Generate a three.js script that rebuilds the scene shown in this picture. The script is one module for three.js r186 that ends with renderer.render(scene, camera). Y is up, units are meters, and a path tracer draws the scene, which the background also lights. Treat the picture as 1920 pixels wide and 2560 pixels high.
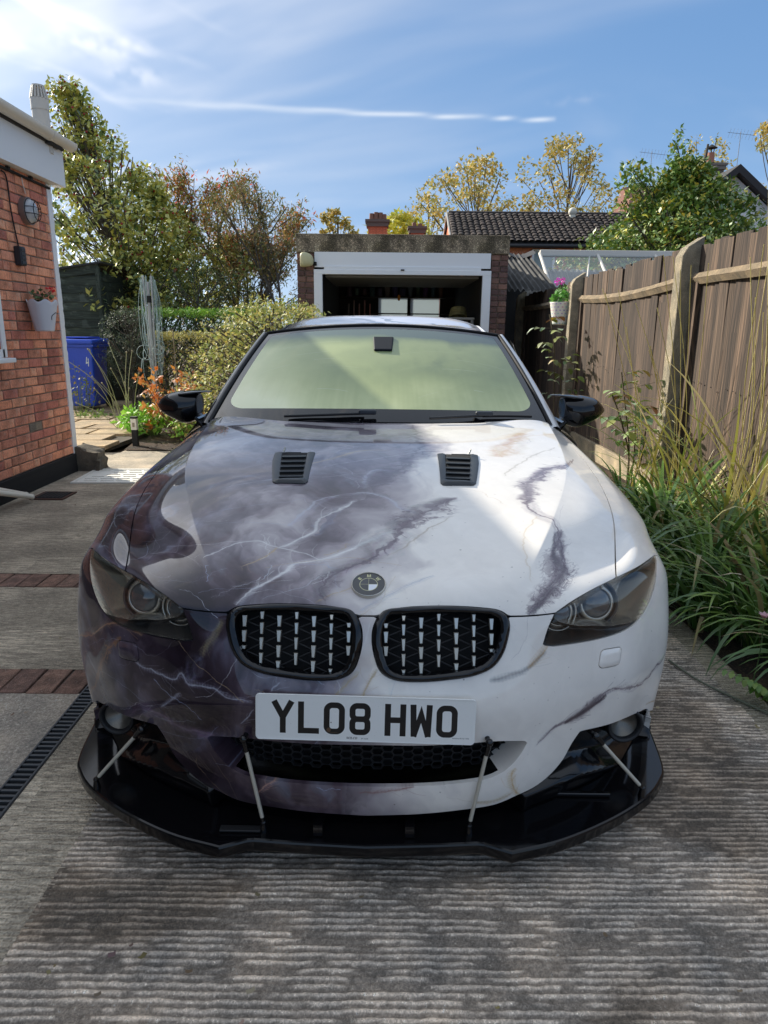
import * as THREE from 'three';
import { mergeGeometries, mergeVertices, toCreasedNormals } from 'three/addons/utils/BufferGeometryUtils.js';
import { RoundedBoxGeometry } from 'three/addons/geometries/RoundedBoxGeometry.js';

// ---------------------------------------------------------------- camera, sky, sun, exposure
const scene = new THREE.Scene();
const camera = new THREE.PerspectiveCamera(2 * Math.atan(1280 / 1730) * 180 / Math.PI, 0.75, 0.05, 600);
camera.rotation.order = 'YXZ';
camera.position.set(0, 1.3, 0);
camera.rotation.set(-Math.atan(448 / 1730), 0, 0.010);
camera.updateMatrixWorld(true);
const renderer = new THREE.WebGLRenderer({ antialias: true });
renderer.toneMapping = THREE.LinearToneMapping;
renderer.toneMappingExposure = 1.65;
renderer.shadowMap.enabled = true;

const clamp = (x, a = 0, b = 1) => Math.min(b, Math.max(a, x));
const smooth = (a, b, x) => { const t = clamp((x - a) / (b - a)); return t * t * (3 - 2 * t); };
const mix = (a, b, t) => a + (b - a) * t;
let seed = 7;
const rnd = () => { seed = (seed + 0x6D2B79F5) | 0; let t = Math.imul(seed ^ (seed >>> 15), 1 | seed); t = (t + Math.imul(t ^ (t >>> 7), 61 | t)) ^ t; return ((t ^ (t >>> 14)) >>> 0) / 4294967296; };
const rr = (a, b) => a + (b - a) * rnd();
function hash2(x, y) { let h = Math.imul(x, 374761393) + Math.imul(y, 668265263); h = Math.imul(h ^ (h >>> 13), 1274126177); return ((h ^ (h >>> 16)) >>> 0) / 4294967296; }
function vnoise(x, y) {
  const xi = Math.floor(x), yi = Math.floor(y), fx = x - xi, fy = y - yi, u = fx * fx * (3 - 2 * fx), v = fy * fy * (3 - 2 * fy);
  const a = hash2(xi, yi), b = hash2(xi + 1, yi), c = hash2(xi, yi + 1), d = hash2(xi + 1, yi + 1);
  return a + (b - a) * u + (c - a) * v + (a - b - c + d) * u * v;
}
function fbm(x, y, o = 4) { let s = 0, a = 0.5, n = 0; for (let i = 0; i < o; i++) { s += a * vnoise(x, y); n += a; a *= 0.5; x = x * 2.03 + 17.3; y = y * 2.03 + 9.1; } return s / n; }

const SUN = new THREE.Vector3(-0.70, 0.475, -0.55).normalize();
{
  const W = 2048, H = 1024, data = new Float32Array(W * H * 4);
  const dir = new THREE.Vector3();
  // the contrail: a straight trail seen from az -14 deg to az +13 deg
  for (let j = 0; j < H; j++) {
    const el = (j + 0.5) / H * Math.PI - Math.PI / 2, y = Math.sin(el), ce = Math.cos(el);
    for (let i = 0; i < W; i++) {
      const az = ((i + 0.5) / W - 0.5) * 2 * Math.PI;
      dir.set(ce * Math.cos(az), y, ce * Math.sin(az));
      const h = Math.max(y, 0), cs = clamp(dir.dot(SUN), -1, 1);
      const t = Math.pow(1 - h, 3.2), t2 = Math.pow(1 - h, 14);
      let r = mix(0.066, 0.215, t), g = mix(0.160, 0.36, t), b = mix(0.345, 0.56, t);
      r = mix(r, 0.40, t2 * 0.9); g = mix(g, 0.485, t2 * 0.9); b = mix(b, 0.57, t2 * 0.9);
      const c0 = Math.max(0, cs * 0.75 + 0.25), gl = 0.17 * Math.pow(c0, 5) + 0.34 * Math.pow(c0, 18) + 2.4 * Math.pow(c0, 60);
      r += gl * 1.0; g += gl * 0.96; b += gl * 0.88;
      const up = smooth(0.38, 0.75, y) * 0.8; r = mix(r, 0.47 + gl * 0.6, up); g = mix(g, 0.52 + gl * 0.6, up); b = mix(b, 0.59 + gl * 0.6, up);
      // clouds: thin cirrus, drawn out, on a plane high above
      if (y > 0.005) {
        const px = dir.x / (y + 0.12), pz = dir.z / (y + 0.12);
        const a = 0.35, qx = px * Math.cos(a) + pz * Math.sin(a), qz = -px * Math.sin(a) + pz * Math.cos(a);
        const w = fbm(qx * 0.9 + 4, qz * 0.9, 3);
        const wide = smooth(0.42, 0.78, fbm(qx * 0.55 + w + 3.1, qz * 1.7 + w * 1.4 + 8, 5));
        const fine = fbm(qx * 2.2 + w * 2, qz * 9 + w * 3, 5);
        let c = wide * mix(0.25, 1, smooth(0.35, 0.75, fine)) * 0.42 + 0.20 * smooth(0.32, 0.72, fbm(qx * 0.8 + 40, qz * 3.4 + 2 + w, 5)) * mix(0.4, 1, fine);
        // more cloud towards the sun, as thicker streaks and small puffs
        const near = smooth(0.58, 0.92, cs);
        const streak = smooth(0.46, 0.72, fbm(qx * 1.3 + 20 + w, qz * 4.2 + 5 + w * 2, 5));
        c += near * streak * mix(0.4, 1, smooth(0.3, 0.7, fine)) * 0.45;
        { const az2 = Math.atan2(dir.x, -dir.z), e2 = el + 0.27 * az2 + 0.02 * (fbm(az2 * 9, el * 20, 3) - 0.5), bands = smooth(0.52, 0.74, fbm(az2 * 2.5 + 3, e2 * 34, 4)) * mix(0.35, 1, smooth(0.35, 0.65, fbm(az2 * 22, e2 * 90, 4))); c += 0.62 * bands * smooth(-0.16, -0.34, az2) * smooth(0.16, 0.22, el) * smooth(-1.4, -0.9, az2); const pf = Math.exp(-Math.pow((az2 + 0.315) / 0.03, 2) - Math.pow((el - 0.292) / 0.008, 2)) + 0.8 * Math.exp(-Math.pow((az2 + 0.355) / 0.045, 2) - Math.pow((el - 0.318) / 0.012, 2)) + 0.4 * Math.exp(-Math.pow((az2 - 0.235) / 0.03, 2) - Math.pow((el - 0.279) / 0.005, 2)); c += 0.55 * pf * smooth(0.3, 0.65, fbm(az2 * 60, el * 110, 4)); c += 0.34 * smooth(0.4, 0.75, fbm(az2 * 5 + 2, e2 * 14 + 4, 5)) * smooth(0.12, 0.38, az2) * smooth(0.08, 0.2, el) * smooth(0.32, 0.2, el); }
        c = clamp(c) * smooth(0.0, 0.08, y) * 0.9;
        const cb = 0.60 + 0.45 * Math.pow(Math.max(0, cs), 6);
        r = mix(r, cb, c); g = mix(g, cb * 1.0, c); b = mix(b, cb * 1.02, c);
        // one contrail
        const azv = Math.atan2(dir.x, -dir.z), e0 = 0.2686 - 0.028 * azv - 0.10 * azv * azv + 0.0004 * Math.sin(azv * 61) + 0.0005 * (fbm(azv * 40, 3, 3) - 0.5);
        const wd = mix(0.0026, 0.0010, smooth(-0.34, 0.2, azv));
        if (azv > -0.42 && azv < 0.214) {
          const d = Math.abs(el - e0) / wd, k = Math.exp(-d * d) * smooth(-0.42, -0.28, azv) * mix(0.35, 0.85, smooth(-0.3, 0.0, azv)) * mix(0.85, 1, fbm(azv * 60, 5, 2));
          r = mix(r, 0.62, k); g = mix(g, 0.65, k); b = mix(b, 0.68, k);
        }
      } else { r = 0.30; g = 0.36; b = 0.42; }
      const o = (j * W + i) * 4;
      data[o] = r; data[o + 1] = g; data[o + 2] = b; data[o + 3] = 1;
    }
  }
  const sky = new THREE.DataTexture(data, W, H, THREE.RGBAFormat, THREE.FloatType);
  sky.mapping = THREE.EquirectangularReflectionMapping; sky.magFilter = THREE.LinearFilter; sky.minFilter = THREE.LinearFilter; sky.needsUpdate = true;
  scene.background = sky; scene.environment = sky;
  scene.backgroundIntensity = 1; scene.environmentIntensity = 1;
}
const sun = new THREE.DirectionalLight(new THREE.Color(1, 0.93, 0.80), 4.6);
sun.position.copy(SUN).multiplyScalar(60).add(new THREE.Vector3(0, 0, -6)); sun.target.position.set(0, 0, -6);
sun.castShadow = true; sun.shadow.mapSize.set(4096, 4096);
Object.assign(sun.shadow.camera, { left: -26, right: 26, top: 26, bottom: -26, near: 1, far: 150 });
scene.add(sun, sun.target);

// ---------------------------------------------------------------- helpers
const used = {};
const numbered = (n) => { const k = used[n] = (used[n] ?? -1) + 1; return k ? n + '_' + String(k).padStart(3, '0') : n; };
function tag(o, label, category, group, kind) { if (label) o.userData.label = label; if (category) o.userData.category = category; if (group) o.userData.group = group; if (kind) o.userData.kind = kind; return o; }
function thing(name, label, category, pos = [0, 0, 0], group) { const o = new THREE.Group(); o.name = numbered(name); o.position.set(...pos); scene.add(o); return tag(o, label, category, group); }
function mesh(name, geo, mat, parent, kind) { const m = new THREE.Mesh(geo, mat); m.name = parent && parent !== scene ? name : numbered(name); m.castShadow = m.receiveShadow = true; (parent ?? scene).add(m); if (kind) m.userData.kind = kind; return m; }
function struct(name, geo, mat) { return mesh(name, geo, mat, scene, 'structure'); }
const M = (color, roughness = 0.8, more = {}) => new THREE.MeshPhysicalMaterial({ color: Array.isArray(color) ? new THREE.Color().setRGB(...color) : color, roughness, ...more });
const V = (x, y, z) => new THREE.Vector3(x, y, z);
function canvas(w, h, draw) { const c = document.createElement('canvas'); c.width = w; c.height = h; draw(c.getContext('2d'), w, h); return c; }
function ctex(w, h, draw, srgb = true) { const t = new THREE.CanvasTexture(canvas(w, h, draw)); if (srgb) t.colorSpace = THREE.SRGBColorSpace; t.wrapS = t.wrapT = THREE.RepeatWrapping; t.anisotropy = 8; return t; }
// pixel texture: f(x, y) -> [r,g,b] 0..255 (sRGB when srgb)
function ptex(w, h, f, srgb = true) {
  const d = new Uint8Array(w * h * 4);
  for (let y = 0; y < h; y++) for (let x = 0; x < w; x++) { const c = f(x, y), o = (y * w + x) * 4; d[o] = clamp(c[0], 0, 255); d[o + 1] = clamp(c[1], 0, 255); d[o + 2] = clamp(c[2], 0, 255); d[o + 3] = 255; }
  const t = new THREE.DataTexture(d, w, h); t.magFilter = THREE.LinearFilter; t.minFilter = THREE.LinearMipmapLinearFilter; t.generateMipmaps = true; t.wrapS = t.wrapT = THREE.RepeatWrapping; if (srgb) t.colorSpace = THREE.SRGBColorSpace; t.needsUpdate = true; return t;
}
// tileable fbm on a w-pixel torus
function tnoise(x, y, p, sd = 0) { const xi = Math.floor(x), yi = Math.floor(y), fx = x - xi, fy = y - yi, u = fx * fx * (3 - 2 * fx), v = fy * fy * (3 - 2 * fy), w = (a) => ((a % p) + p) % p; const a = hash2(w(xi) + sd, w(yi)), b = hash2(w(xi + 1) + sd, w(yi)), c = hash2(w(xi) + sd, w(yi + 1)), d = hash2(w(xi + 1) + sd, w(yi + 1)); return a + (b - a) * u + (c - a) * v + (a - b - c + d) * u * v; }
function tfbm(x, y, p, o = 4, sd = 0) { let s = 0, a = 0.5, n = 0; for (let i = 0; i < o; i++) { s += a * tnoise(x * p, y * p, p, sd + i * 131); n += a; a *= 0.5; p *= 2; } return s / n; }
function box(w, h, d, x = 0, y = 0, z = 0, bevel = 0) { const g = bevel ? new RoundedBoxGeometry(w, h, d, 1, bevel) : new THREE.BoxGeometry(w, h, d); g.translate(x, y, z); return g; }
function uvScale(g, s) { const a = g.attributes.uv; for (let i = 0; i < a.count; i++) a.setXY(i, a.getX(i) * s, a.getY(i) * s); return g; }
// box-projected uv in metres
function boxUV(g, off = 0) { const p = g.attributes.position, n = g.attributes.normal, uv = new Float32Array(p.count * 2); for (let i = 0; i < p.count; i++) { const ax = Math.abs(n.getX(i)), ay = Math.abs(n.getY(i)), az = Math.abs(n.getZ(i)); if (ax >= ay && ax >= az) { uv[2 * i] = p.getZ(i); uv[2 * i + 1] = p.getY(i); } else if (ay >= az) { uv[2 * i] = p.getX(i); uv[2 * i + 1] = p.getZ(i); } else { uv[2 * i] = p.getX(i); uv[2 * i + 1] = p.getY(i); } uv[2 * i] += off; uv[2 * i + 1] += off * 0.7; } g.setAttribute('uv', new THREE.BufferAttribute(uv, 2)); return g; }
function merge(list) { const l = list.map((g) => { let q = g.index ? g.toNonIndexed() : g; for (const k of Object.keys(q.attributes)) if (!['position', 'normal', 'uv'].includes(k)) { q = q === g ? g.clone() : q; q.deleteAttribute(k); } if (!q.attributes.uv) q.setAttribute('uv', new THREE.BufferAttribute(new Float32Array(q.attributes.position.count * 2), 2)); if (!q.attributes.normal) q.computeVertexNormals(); return q; }); if (!l.length) return new THREE.BufferGeometry(); return mergeGeometries(l, false); }
function tube(pts, r, seg = 6, n = 0) { const c = new THREE.CatmullRomCurve3(pts.map((p) => Array.isArray(p) ? V(...p) : p)); return new THREE.TubeGeometry(c, n || Math.max(1, (pts.length - 1) * 4), r, seg, false); }
function rod(a, b, r, r2 = r, seg = 10) { const A = Array.isArray(a) ? V(...a) : a, B = Array.isArray(b) ? V(...b) : b, L = A.distanceTo(B), g = new THREE.CylinderGeometry(r2, r, L, seg); g.translate(0, L / 2, 0); g.applyQuaternion(new THREE.Quaternion().setFromUnitVectors(V(0, 1, 0), B.clone().sub(A).normalize())); g.translate(A.x, A.y, A.z); return g; }
// a point of the place on the line of sight of photo pixel (1920 x 2560), at a given x, y or z
function sight(px, py) { return V((px - 960) / 1730, -(py - 1280) / 1730, -1).applyQuaternion(camera.quaternion); }
function at(px, py, axis, value) { const d = sight(px, py), t = (value - camera.position[axis]) / d[axis]; return d.multiplyScalar(t).add(camera.position); }
const toView = new THREE.Matrix4().copy(camera.matrixWorld).invert();
function project(p) { const q = p.clone().applyMatrix4(toView); return [960 - 1730 * q.x / q.z, 1280 + 1730 * q.y / q.z]; }
// ================================================================ the car
const CAR = { x: -0.036, z: -1.40, yaw: -0.009 };
const car = thing('sports_coupe', 'parked two-door coupe wrapped in dark-to-white marble print, black front splitter, plate YL08 HWO', 'car', [CAR.x, 0, CAR.z]);
car.rotation.y = CAR.yaw; car.updateMatrixWorld(true);
const carInv = new THREE.Matrix4().copy(car.matrixWorld).invert();
function naturalSpline(t, y) {           // second derivatives of a natural cubic spline
  const n = t.length, m = new Float64Array(n), a = new Float64Array(n), c = new Float64Array(n);
  for (let i = 1; i < n - 1; i++) { const h0 = t[i] - t[i - 1], h1 = t[i + 1] - t[i], w = 2 * (h0 + h1) - h0 * a[i - 1]; a[i] = h1 / w; c[i] = (6 * ((y[i + 1] - y[i]) / h1 - (y[i] - y[i - 1]) / h0) - h0 * c[i - 1]) / w; }
  for (let i = n - 2; i > 0; i--) m[i] = c[i] - a[i] * m[i + 1];
  return (x) => { let k = 0; while (k < n - 2 && x > t[k + 1]) k++; const h = t[k + 1] - t[k], A = (t[k + 1] - x) / h, B = 1 - A; return A * y[k] + B * y[k + 1] + ((A * A * A - A) * m[k] + (B * B * B - B) * m[k + 1]) * h * h / 6; };
}
// longitudinal lines of the front: rows from the cowl over the bonnet lip down to the chin; [half width, height, distance behind the nose]
const VK = [0, 0.42, 0.87, 1.23, 1.38, 1.54, 1.61, 1.71, 1.88, 1.95];
const LINES = [
  [[0, 0.955, 1.355], [0, 0.915, 0.95], [0, 0.845, 0.52], [0, 0.738, 0.20], [0, 0.668, 0.075], [0, 0.53, 0.028], [0, 0.47, 0.008], [0, 0.37, 0.012], [0, 0.20, 0.018], [0, 0.13, 0.045]],
  [[0.36, 0.951, 1.39], [0.31, 0.912, 0.95], [0.25, 0.842, 0.52], [0.185, 0.738, 0.195], [0.17, 0.682, 0.085], [0.175, 0.53, 0.036], [0.175, 0.47, 0.015], [0.175, 0.37, 0.020], [0.17, 0.20, 0.026], [0.17, 0.13, 0.055]],
  [[0.715, 0.936, 1.555], [0.645, 0.889, 0.95], [0.525, 0.828, 0.515], [0.385, 0.742, 0.19], [0.34, 0.676, 0.105], [0.355, 0.545, 0.062], [0.36, 0.47, 0.046], [0.36, 0.37, 0.055], [0.35, 0.20, 0.072], [0.35, 0.13, 0.10]],
  [[0.738, 0.918, 1.575], [0.692, 0.870, 0.95], [0.61, 0.806, 0.51], [0.50, 0.732, 0.245], [0.465, 0.688, 0.125], [0.49, 0.575, 0.110], [0.50, 0.49, 0.102], [0.50, 0.38, 0.112], [0.495, 0.21, 0.145], [0.495, 0.13, 0.17]],
  [[0.762, 0.905, 1.60], [0.737, 0.853, 0.96], [0.692, 0.785, 0.54], [0.640, 0.724, 0.345], [0.612, 0.695, 0.235], [0.635, 0.578, 0.205], [0.65, 0.49, 0.198], [0.65, 0.38, 0.205], [0.64, 0.22, 0.24], [0.64, 0.13, 0.265]],
  [[0.80, 0.88, 1.62], [0.80, 0.825, 0.98], [0.778, 0.772, 0.62], [0.752, 0.735, 0.48], [0.732, 0.70, 0.36], [0.742, 0.58, 0.318], [0.752, 0.49, 0.312], [0.752, 0.38, 0.318], [0.742, 0.22, 0.345], [0.742, 0.13, 0.37]],
  [[0.845, 0.83, 1.64], [0.866, 0.755, 1.0], [0.85, 0.724, 0.70], [0.828, 0.70, 0.57], [0.818, 0.675, 0.465], [0.832, 0.58, 0.435], [0.842, 0.49, 0.43], [0.842, 0.38, 0.43], [0.832, 0.22, 0.445], [0.832, 0.13, 0.46]],
  [[0.885, 0.72, 1.66], [0.892, 0.63, 1.06], [0.882, 0.64, 0.80], [0.882, 0.635, 0.67], [0.880, 0.615, 0.59], [0.884, 0.56, 0.56], [0.887, 0.48, 0.55], [0.884, 0.37, 0.545], [0.872, 0.22, 0.55], [0.87, 0.13, 0.56]],
];
const NL = LINES.length - 1;
const lineF = LINES.map((l) => [0, 1, 2].map((k) => naturalSpline(VK, l.map((p) => p[k]))));
const lineAt = (j, v) => j < 0 ? lineF[-j].map((f, k) => (k ? 1 : -1) * f(v)) : lineF[j].map((f) => f(v));
function skinAt(u, v) {                  // u: -7 .. 7 across, v: metres from the cowl to the chin -> [x, y, z] of the car
  const s = u < 0 ? -1 : 1; let a = Math.min(Math.abs(u), NL); const j = Math.min(NL - 1, Math.floor(a)), f = a - j;
  const P = [lineAt(j - 1, v), lineAt(j, v), lineAt(j + 1, v), j + 2 <= NL ? lineAt(j + 2, v) : null];
  if (!P[3]) P[3] = P[2].map((x, k) => 2 * x - P[1][k]);
  const d = (p, q) => Math.hypot(p[0] - q[0], p[1] - q[1], p[2] - q[2]) + 1e-6;
  const d0 = d(P[0], P[1]), d1 = d(P[1], P[2]), d2 = d(P[2], P[3]);
  const sharp = 0.9 * (1 - smooth(1.12, 1.40, v)) * smooth(-0.1, 0.1, v);
  const c1 = j === 2 ? sharp : 0, c2 = j === 1 ? sharp : 0;
  const out = [0, 0, 0], f2 = f * f, f3 = f2 * f;
  for (let k = 0; k < 3; k++) {
    const s0 = (P[1][k] - P[0][k]) / d0, s1 = (P[2][k] - P[1][k]) / d1, s2 = (P[3][k] - P[2][k]) / d2;
    const t1 = mix((s0 * d1 + s1 * d0) / (d0 + d1), s1, c1), t2 = mix((s1 * d2 + s2 * d1) / (d1 + d2), s1, c2);
    out[k] = (2 * f3 - 3 * f2 + 1) * P[1][k] + (f3 - 2 * f2 + f) * t1 * d1 + (-2 * f3 + 3 * f2) * P[2][k] + (f3 - f2) * t2 * d1;
  }
  return [s * out[0], out[1], -out[2]];
}
function skinN(u, v) { const e = 0.02, h = 0.004, a = skinAt(u - e, v), b = skinAt(u + e, v), c = skinAt(u, v - h), d = skinAt(u, v + h); const n = V(d[0] - c[0], d[1] - c[1], d[2] - c[2]).cross(V(b[0] - a[0], b[1] - a[1], b[2] - a[2])); return n.normalize(); }
const NU = 344, NV = 330, V1 = 1.95, UW = 0.128;                       // UW: metres per unit of u, about
const skinP = [], skinPix = [];
for (let j = 0; j <= NV; j++) for (let i = 0; i <= NU; i++) { const p = skinAt((i / NU * 2 - 1) * NL, j / NV * V1); skinP.push(p); }
{ const v = V(0, 0, 0); for (const p of skinP) { v.set(...p).applyMatrix4(car.matrixWorld); skinPix.push(project(v)); } }
// where the line of sight of a photo pixel meets the skin -> [u, v]
function pick(px, py) {
  let best = 1e9, bi = 0;
  for (let k = 0; k < skinPix.length; k++) { const dx = skinPix[k][0] - px, dy = skinPix[k][1] - py, q = dx * dx + dy * dy; if (q < best) { best = q; bi = k; } }
  let u = ((bi % (NU + 1)) / NU * 2 - 1) * NL, v = Math.floor(bi / (NU + 1)) / NV * V1;
  const pr = (a, b) => project(V(...skinAt(a, b)).applyMatrix4(car.matrixWorld));
  for (let it = 0; it < 6; it++) {
    const p = pr(u, v), e = 0.01, a = pr(u + e, v), b = pr(u, v + e * 0.2), A = (a[0] - p[0]) / e, B = (b[0] - p[0]) / (e * 0.2), C = (a[1] - p[1]) / e, D = (b[1] - p[1]) / (e * 0.2), det = A * D - B * C;
    if (Math.abs(det) < 1e-3) break;
    const ex = px - p[0], ey = py - p[1];
    u += clamp((D * ex - B * ey) / det, -0.3, 0.3); v += clamp((A * ey - C * ex) / det, -0.04, 0.04);
    u = clamp(u, -NL, NL); v = clamp(v, 0, V1);
  }
  return [u, v];
}
const poly = (pts) => pts.map(([x, y]) => { const [u, v] = pick(x, y); return [u * UW, v]; });
function sdPoly(P, x, y) {               // signed distance, positive inside
  let d = 1e9, inside = false;
  for (let i = 0, j = P.length - 1; i < P.length; j = i++) {
    const [ax, ay] = P[j], [bx, by] = P[i], ex = bx - ax, ey = by - ay, wx = x - ax, wy = y - ay, t = clamp((wx * ex + wy * ey) / (ex * ex + ey * ey + 1e-12));
    const qx = wx - ex * t, qy = wy - ey * t; d = Math.min(d, qx * qx + qy * qy);
    if ((ay > y) !== (by > y) && x < (bx - ax) * (y - ay) / (by - ay) + ax) inside = !inside;
  }
  return (inside ? 1 : -1) * Math.sqrt(d);
}
function curve(pts, n = 8, closed = false) {   // a smooth outline through points
  const c = new THREE.CatmullRomCurve3(pts.map(([x, y]) => V(x, y, 0)), closed, 'centripetal'); return c.getPoints(pts.length * n).map((p) => [p.x, p.y]);
}
// outlines, traced on the right half
const LAMP_TOP = curve([[1541, 1444], [1479, 1475], [1430, 1504], [1389, 1533]]);
const KIDNEY_TOP = curve([[1271, 1541], [1247, 1527], [1199, 1520], [1117, 1516], [1020, 1519], [975, 1526], [947, 1540]]);
const KIDNEY = curve([[958, 1528], [1020, 1519], [1117, 1516], [1199, 1520], [1247, 1527], [1268, 1542], [1274, 1565], [1269, 1598], [1257, 1635], [1233, 1667], [1189, 1688], [1117, 1700], [1045, 1705], [987, 1700], [953, 1681], [936, 1640], [930, 1596], [936, 1560]], 5, true);
const LAMP = [...curve([[1360, 1611], [1372, 1572], [1389, 1533]], 3), ...curve([[1389, 1533], [1430, 1504], [1479, 1475], [1541, 1444], [1599, 1415], [1637, 1388]], 5), ...curve([[1641, 1398], [1641, 1430], [1637, 1463], [1623, 1506], [1599, 1545], [1565, 1572], [1503, 1594], [1430, 1608], [1384, 1614]], 5)];
const INTAKE = [...curve([[920, 1862], [1040, 1864], [1150, 1860], [1240, 1853], [1312, 1852]], 4), ...curve([[1318, 1857], [1300, 1888], [1268, 1922], [1225, 1945], [1160, 1957], [1050, 1965], [920, 1967]], 4)];
const UNDER = curve([[1646, 1816], [1626, 1789], [1618, 1772], [1599, 1779], [1527, 1809], [1450, 1828]], 4).concat(curve([[1450, 1828], [1430, 1857], [1406, 1900], [1372, 1939], [1334, 1968], [1292, 1988], [1237, 2011], [1141, 2026], [1045, 2035], [920, 2039]], 5));
const lampTopUV = poly(LAMP_TOP), EDGE = Array.from({ length: 30 }, (_, i) => { const t = i / 29; return [mix(4.03 * UW, lampTopUV[0][0], smooth(0.7, 1, t)), lampTopUV[0][1] * t]; });
const Phood = [[-0.3, -0.05], ...EDGE.map(([a, b], i) => [a, i ? b : -0.05]), ...lampTopUV.slice(1), ...poly([[1271, 1541]]), ...poly(KIDNEY_TOP), ...poly([[922, 1540]])]; Phood.push([-0.3, Phood[Phood.length - 1][1]]);
const lampEnd = poly([[1637, 1388]])[0];
const Pfender = [[EDGE[0][0], -0.2], ...EDGE.slice(1), ...poly(curve([[1541, 1444], [1599, 1415], [1637, 1388]], 5)), [NL * UW + 0.1, lampEnd[1] + 0.005], [NL * UW + 0.1, -0.2]];
const Plamp = poly(LAMP), Pkidney = poly(KIDNEY), Pintake = poly(INTAKE); for (const p of Pintake) if (p[0] < 0.02) p[0] = -0.3;
const Punder = [...poly(UNDER)]; { const e = Punder[Punder.length - 1]; Punder.push([-0.3, e[1]], [-0.3, 3], [Punder[0][0] - 0.01, 3]); }
const sdCache = (P) => { const a = new Float32Array((NU + 1) * (NV + 1)); for (let j = 0; j <= NV; j++) for (let i = 0; i <= NU; i++) { const u = Math.abs((i / NU * 2 - 1) * NL) * UW; a[j * (NU + 1) + i] = sdPoly(P, u, j / NV * V1); } return a; };
const S = { hood: sdCache(Phood), fender: sdCache(Pfender), lamp: sdCache(Plamp), kidney: sdCache(Pkidney), intake: sdCache(Pintake), under: sdCache(Punder) };
// a panel of the skin: the cells where field > 0, cut along field = 0; lift(field, u, v) moves it along the normal; rim = depth of the turned-in edge
function panel(field, { lift, rim = 0.008, side = 0, step = 1 } = {}) {
  const pos = [], nor = [], uv = [], idx = [], map = new Map(), rims = [];
  const W = NU + 1, F = (k) => side && ((side > 0) !== ((k % W) / NU * 2 - 1 >= -1e-9)) ? -1 : field(k);
  const put = (u, v, f) => { const p = skinAt(u, v), n = skinN(u, v), l = lift ? lift(f, u, v) : 0; pos.push(p[0] + n.x * l, p[1] + n.y * l, p[2] + n.z * l); nor.push(n.x, n.y, n.z); uv.push((u / NL + 1) / 2, v / V1); return pos.length / 3 - 1; };
  const U = (i) => (i / NU * 2 - 1) * NL, Vv = (j) => j / NV * V1;
  const corner = (i, j) => { const k = j * W + i; if (!map.has(k)) map.set(k, put(U(i), Vv(j), F(k))); return map.get(k); };
  const edge = (i, j, i2, j2) => { const a = j * W + i, b = j2 * W + i2, key = a < b ? a * 2000003 + b + 0.5 : b * 2000003 + a + 0.5; if (!map.has(key)) { const fa = F(a), fb = F(b), t = clamp(fa / (fa - fb), 0.001, 0.999); map.set(key, put(mix(U(i), U(i2), t), mix(Vv(j), Vv(j2), t), 0)); } return map.get(key); };
  for (let j = 0; j < NV; j++) for (let i = 0; i < NU; i++) {
    const c = [[i, j], [i + 1, j], [i + 1, j + 1], [i, j + 1]], f = c.map(([a, b]) => F(b * W + a));
    if (f.every((x) => x <= 0)) continue;
    const loop = [], cut = [];
    for (let k = 0; k < 4; k++) { const m = (k + 1) % 4; if (f[k] > 0) loop.push(corner(...c[k])); if ((f[k] > 0) !== (f[m] > 0)) { const e = edge(...c[k], ...c[m]); loop.push(e); cut.push([e, f[k] > 0]); } }
    for (let k = 1; k + 1 < loop.length; k++) idx.push(loop[0], loop[k + 1], loop[k]);
    if (cut.length === 2) { const o = cut[0][1] ? [cut[0][0], cut[1][0]] : [cut[1][0], cut[0][0]]; rims.push([...o, U(i + 0.5), Vv(j + 0.5)]); }
  }
  const n0 = pos.length / 3;
  if (rim) for (const [a, b, u, v] of rims) {
    const d = typeof rim === 'function' ? rim(u, v) : rim; if (!d) continue;
    const q = pos.length / 3;
    for (const k of [a, b]) for (const s of [0, 1]) { const nx = nor[3 * k], ny = nor[3 * k + 1], nz = nor[3 * k + 2]; pos.push(pos[3 * k] - nx * d * s, pos[3 * k + 1] - ny * d * s, pos[3 * k + 2] - nz * d * s); nor.push(0, 0, 0); uv.push(uv[2 * k], uv[2 * k + 1]); }
    idx.push(q, q + 1, q + 2, q + 2, q + 1, q + 3);
    const A = V(pos[3 * q], pos[3 * q + 1], pos[3 * q + 2]), B = V(pos[3 * q + 3], pos[3 * q + 4], pos[3 * q + 5]), C = V(pos[3 * q + 6], pos[3 * q + 7], pos[3 * q + 8]); const n = B.sub(A).cross(C.sub(A)).normalize();
    for (let k = 0; k < 4; k++) { nor[3 * (q + k)] = n.x; nor[3 * (q + k) + 1] = n.y; nor[3 * (q + k) + 2] = n.z; }
  }
  const g = new THREE.BufferGeometry();
  g.setAttribute('position', new THREE.Float32BufferAttribute(pos, 3)); g.setAttribute('normal', new THREE.Float32BufferAttribute(nor, 3)); g.setAttribute('uv', new THREE.Float32BufferAttribute(uv, 2)); g.setIndex(idx);
  if (lift) { const keep = g.attributes.normal.array.slice(); const h = g.clone(); h.computeVertexNormals(); const hn = h.attributes.normal.array; for (let k = 0; k < n0 * 3; k++) keep[k] = hn[k] ; g.attributes.normal.array.set(keep); for (let k = 0; k < n0; k++) { const d = nor[3 * k] * keep[3 * k] + nor[3 * k + 1] * keep[3 * k + 1] + nor[3 * k + 2] * keep[3 * k + 2]; if (d < 0) for (let c = 0; c < 3; c++) g.attributes.normal.array[3 * k + c] *= -1; } }
  return g;
}
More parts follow.
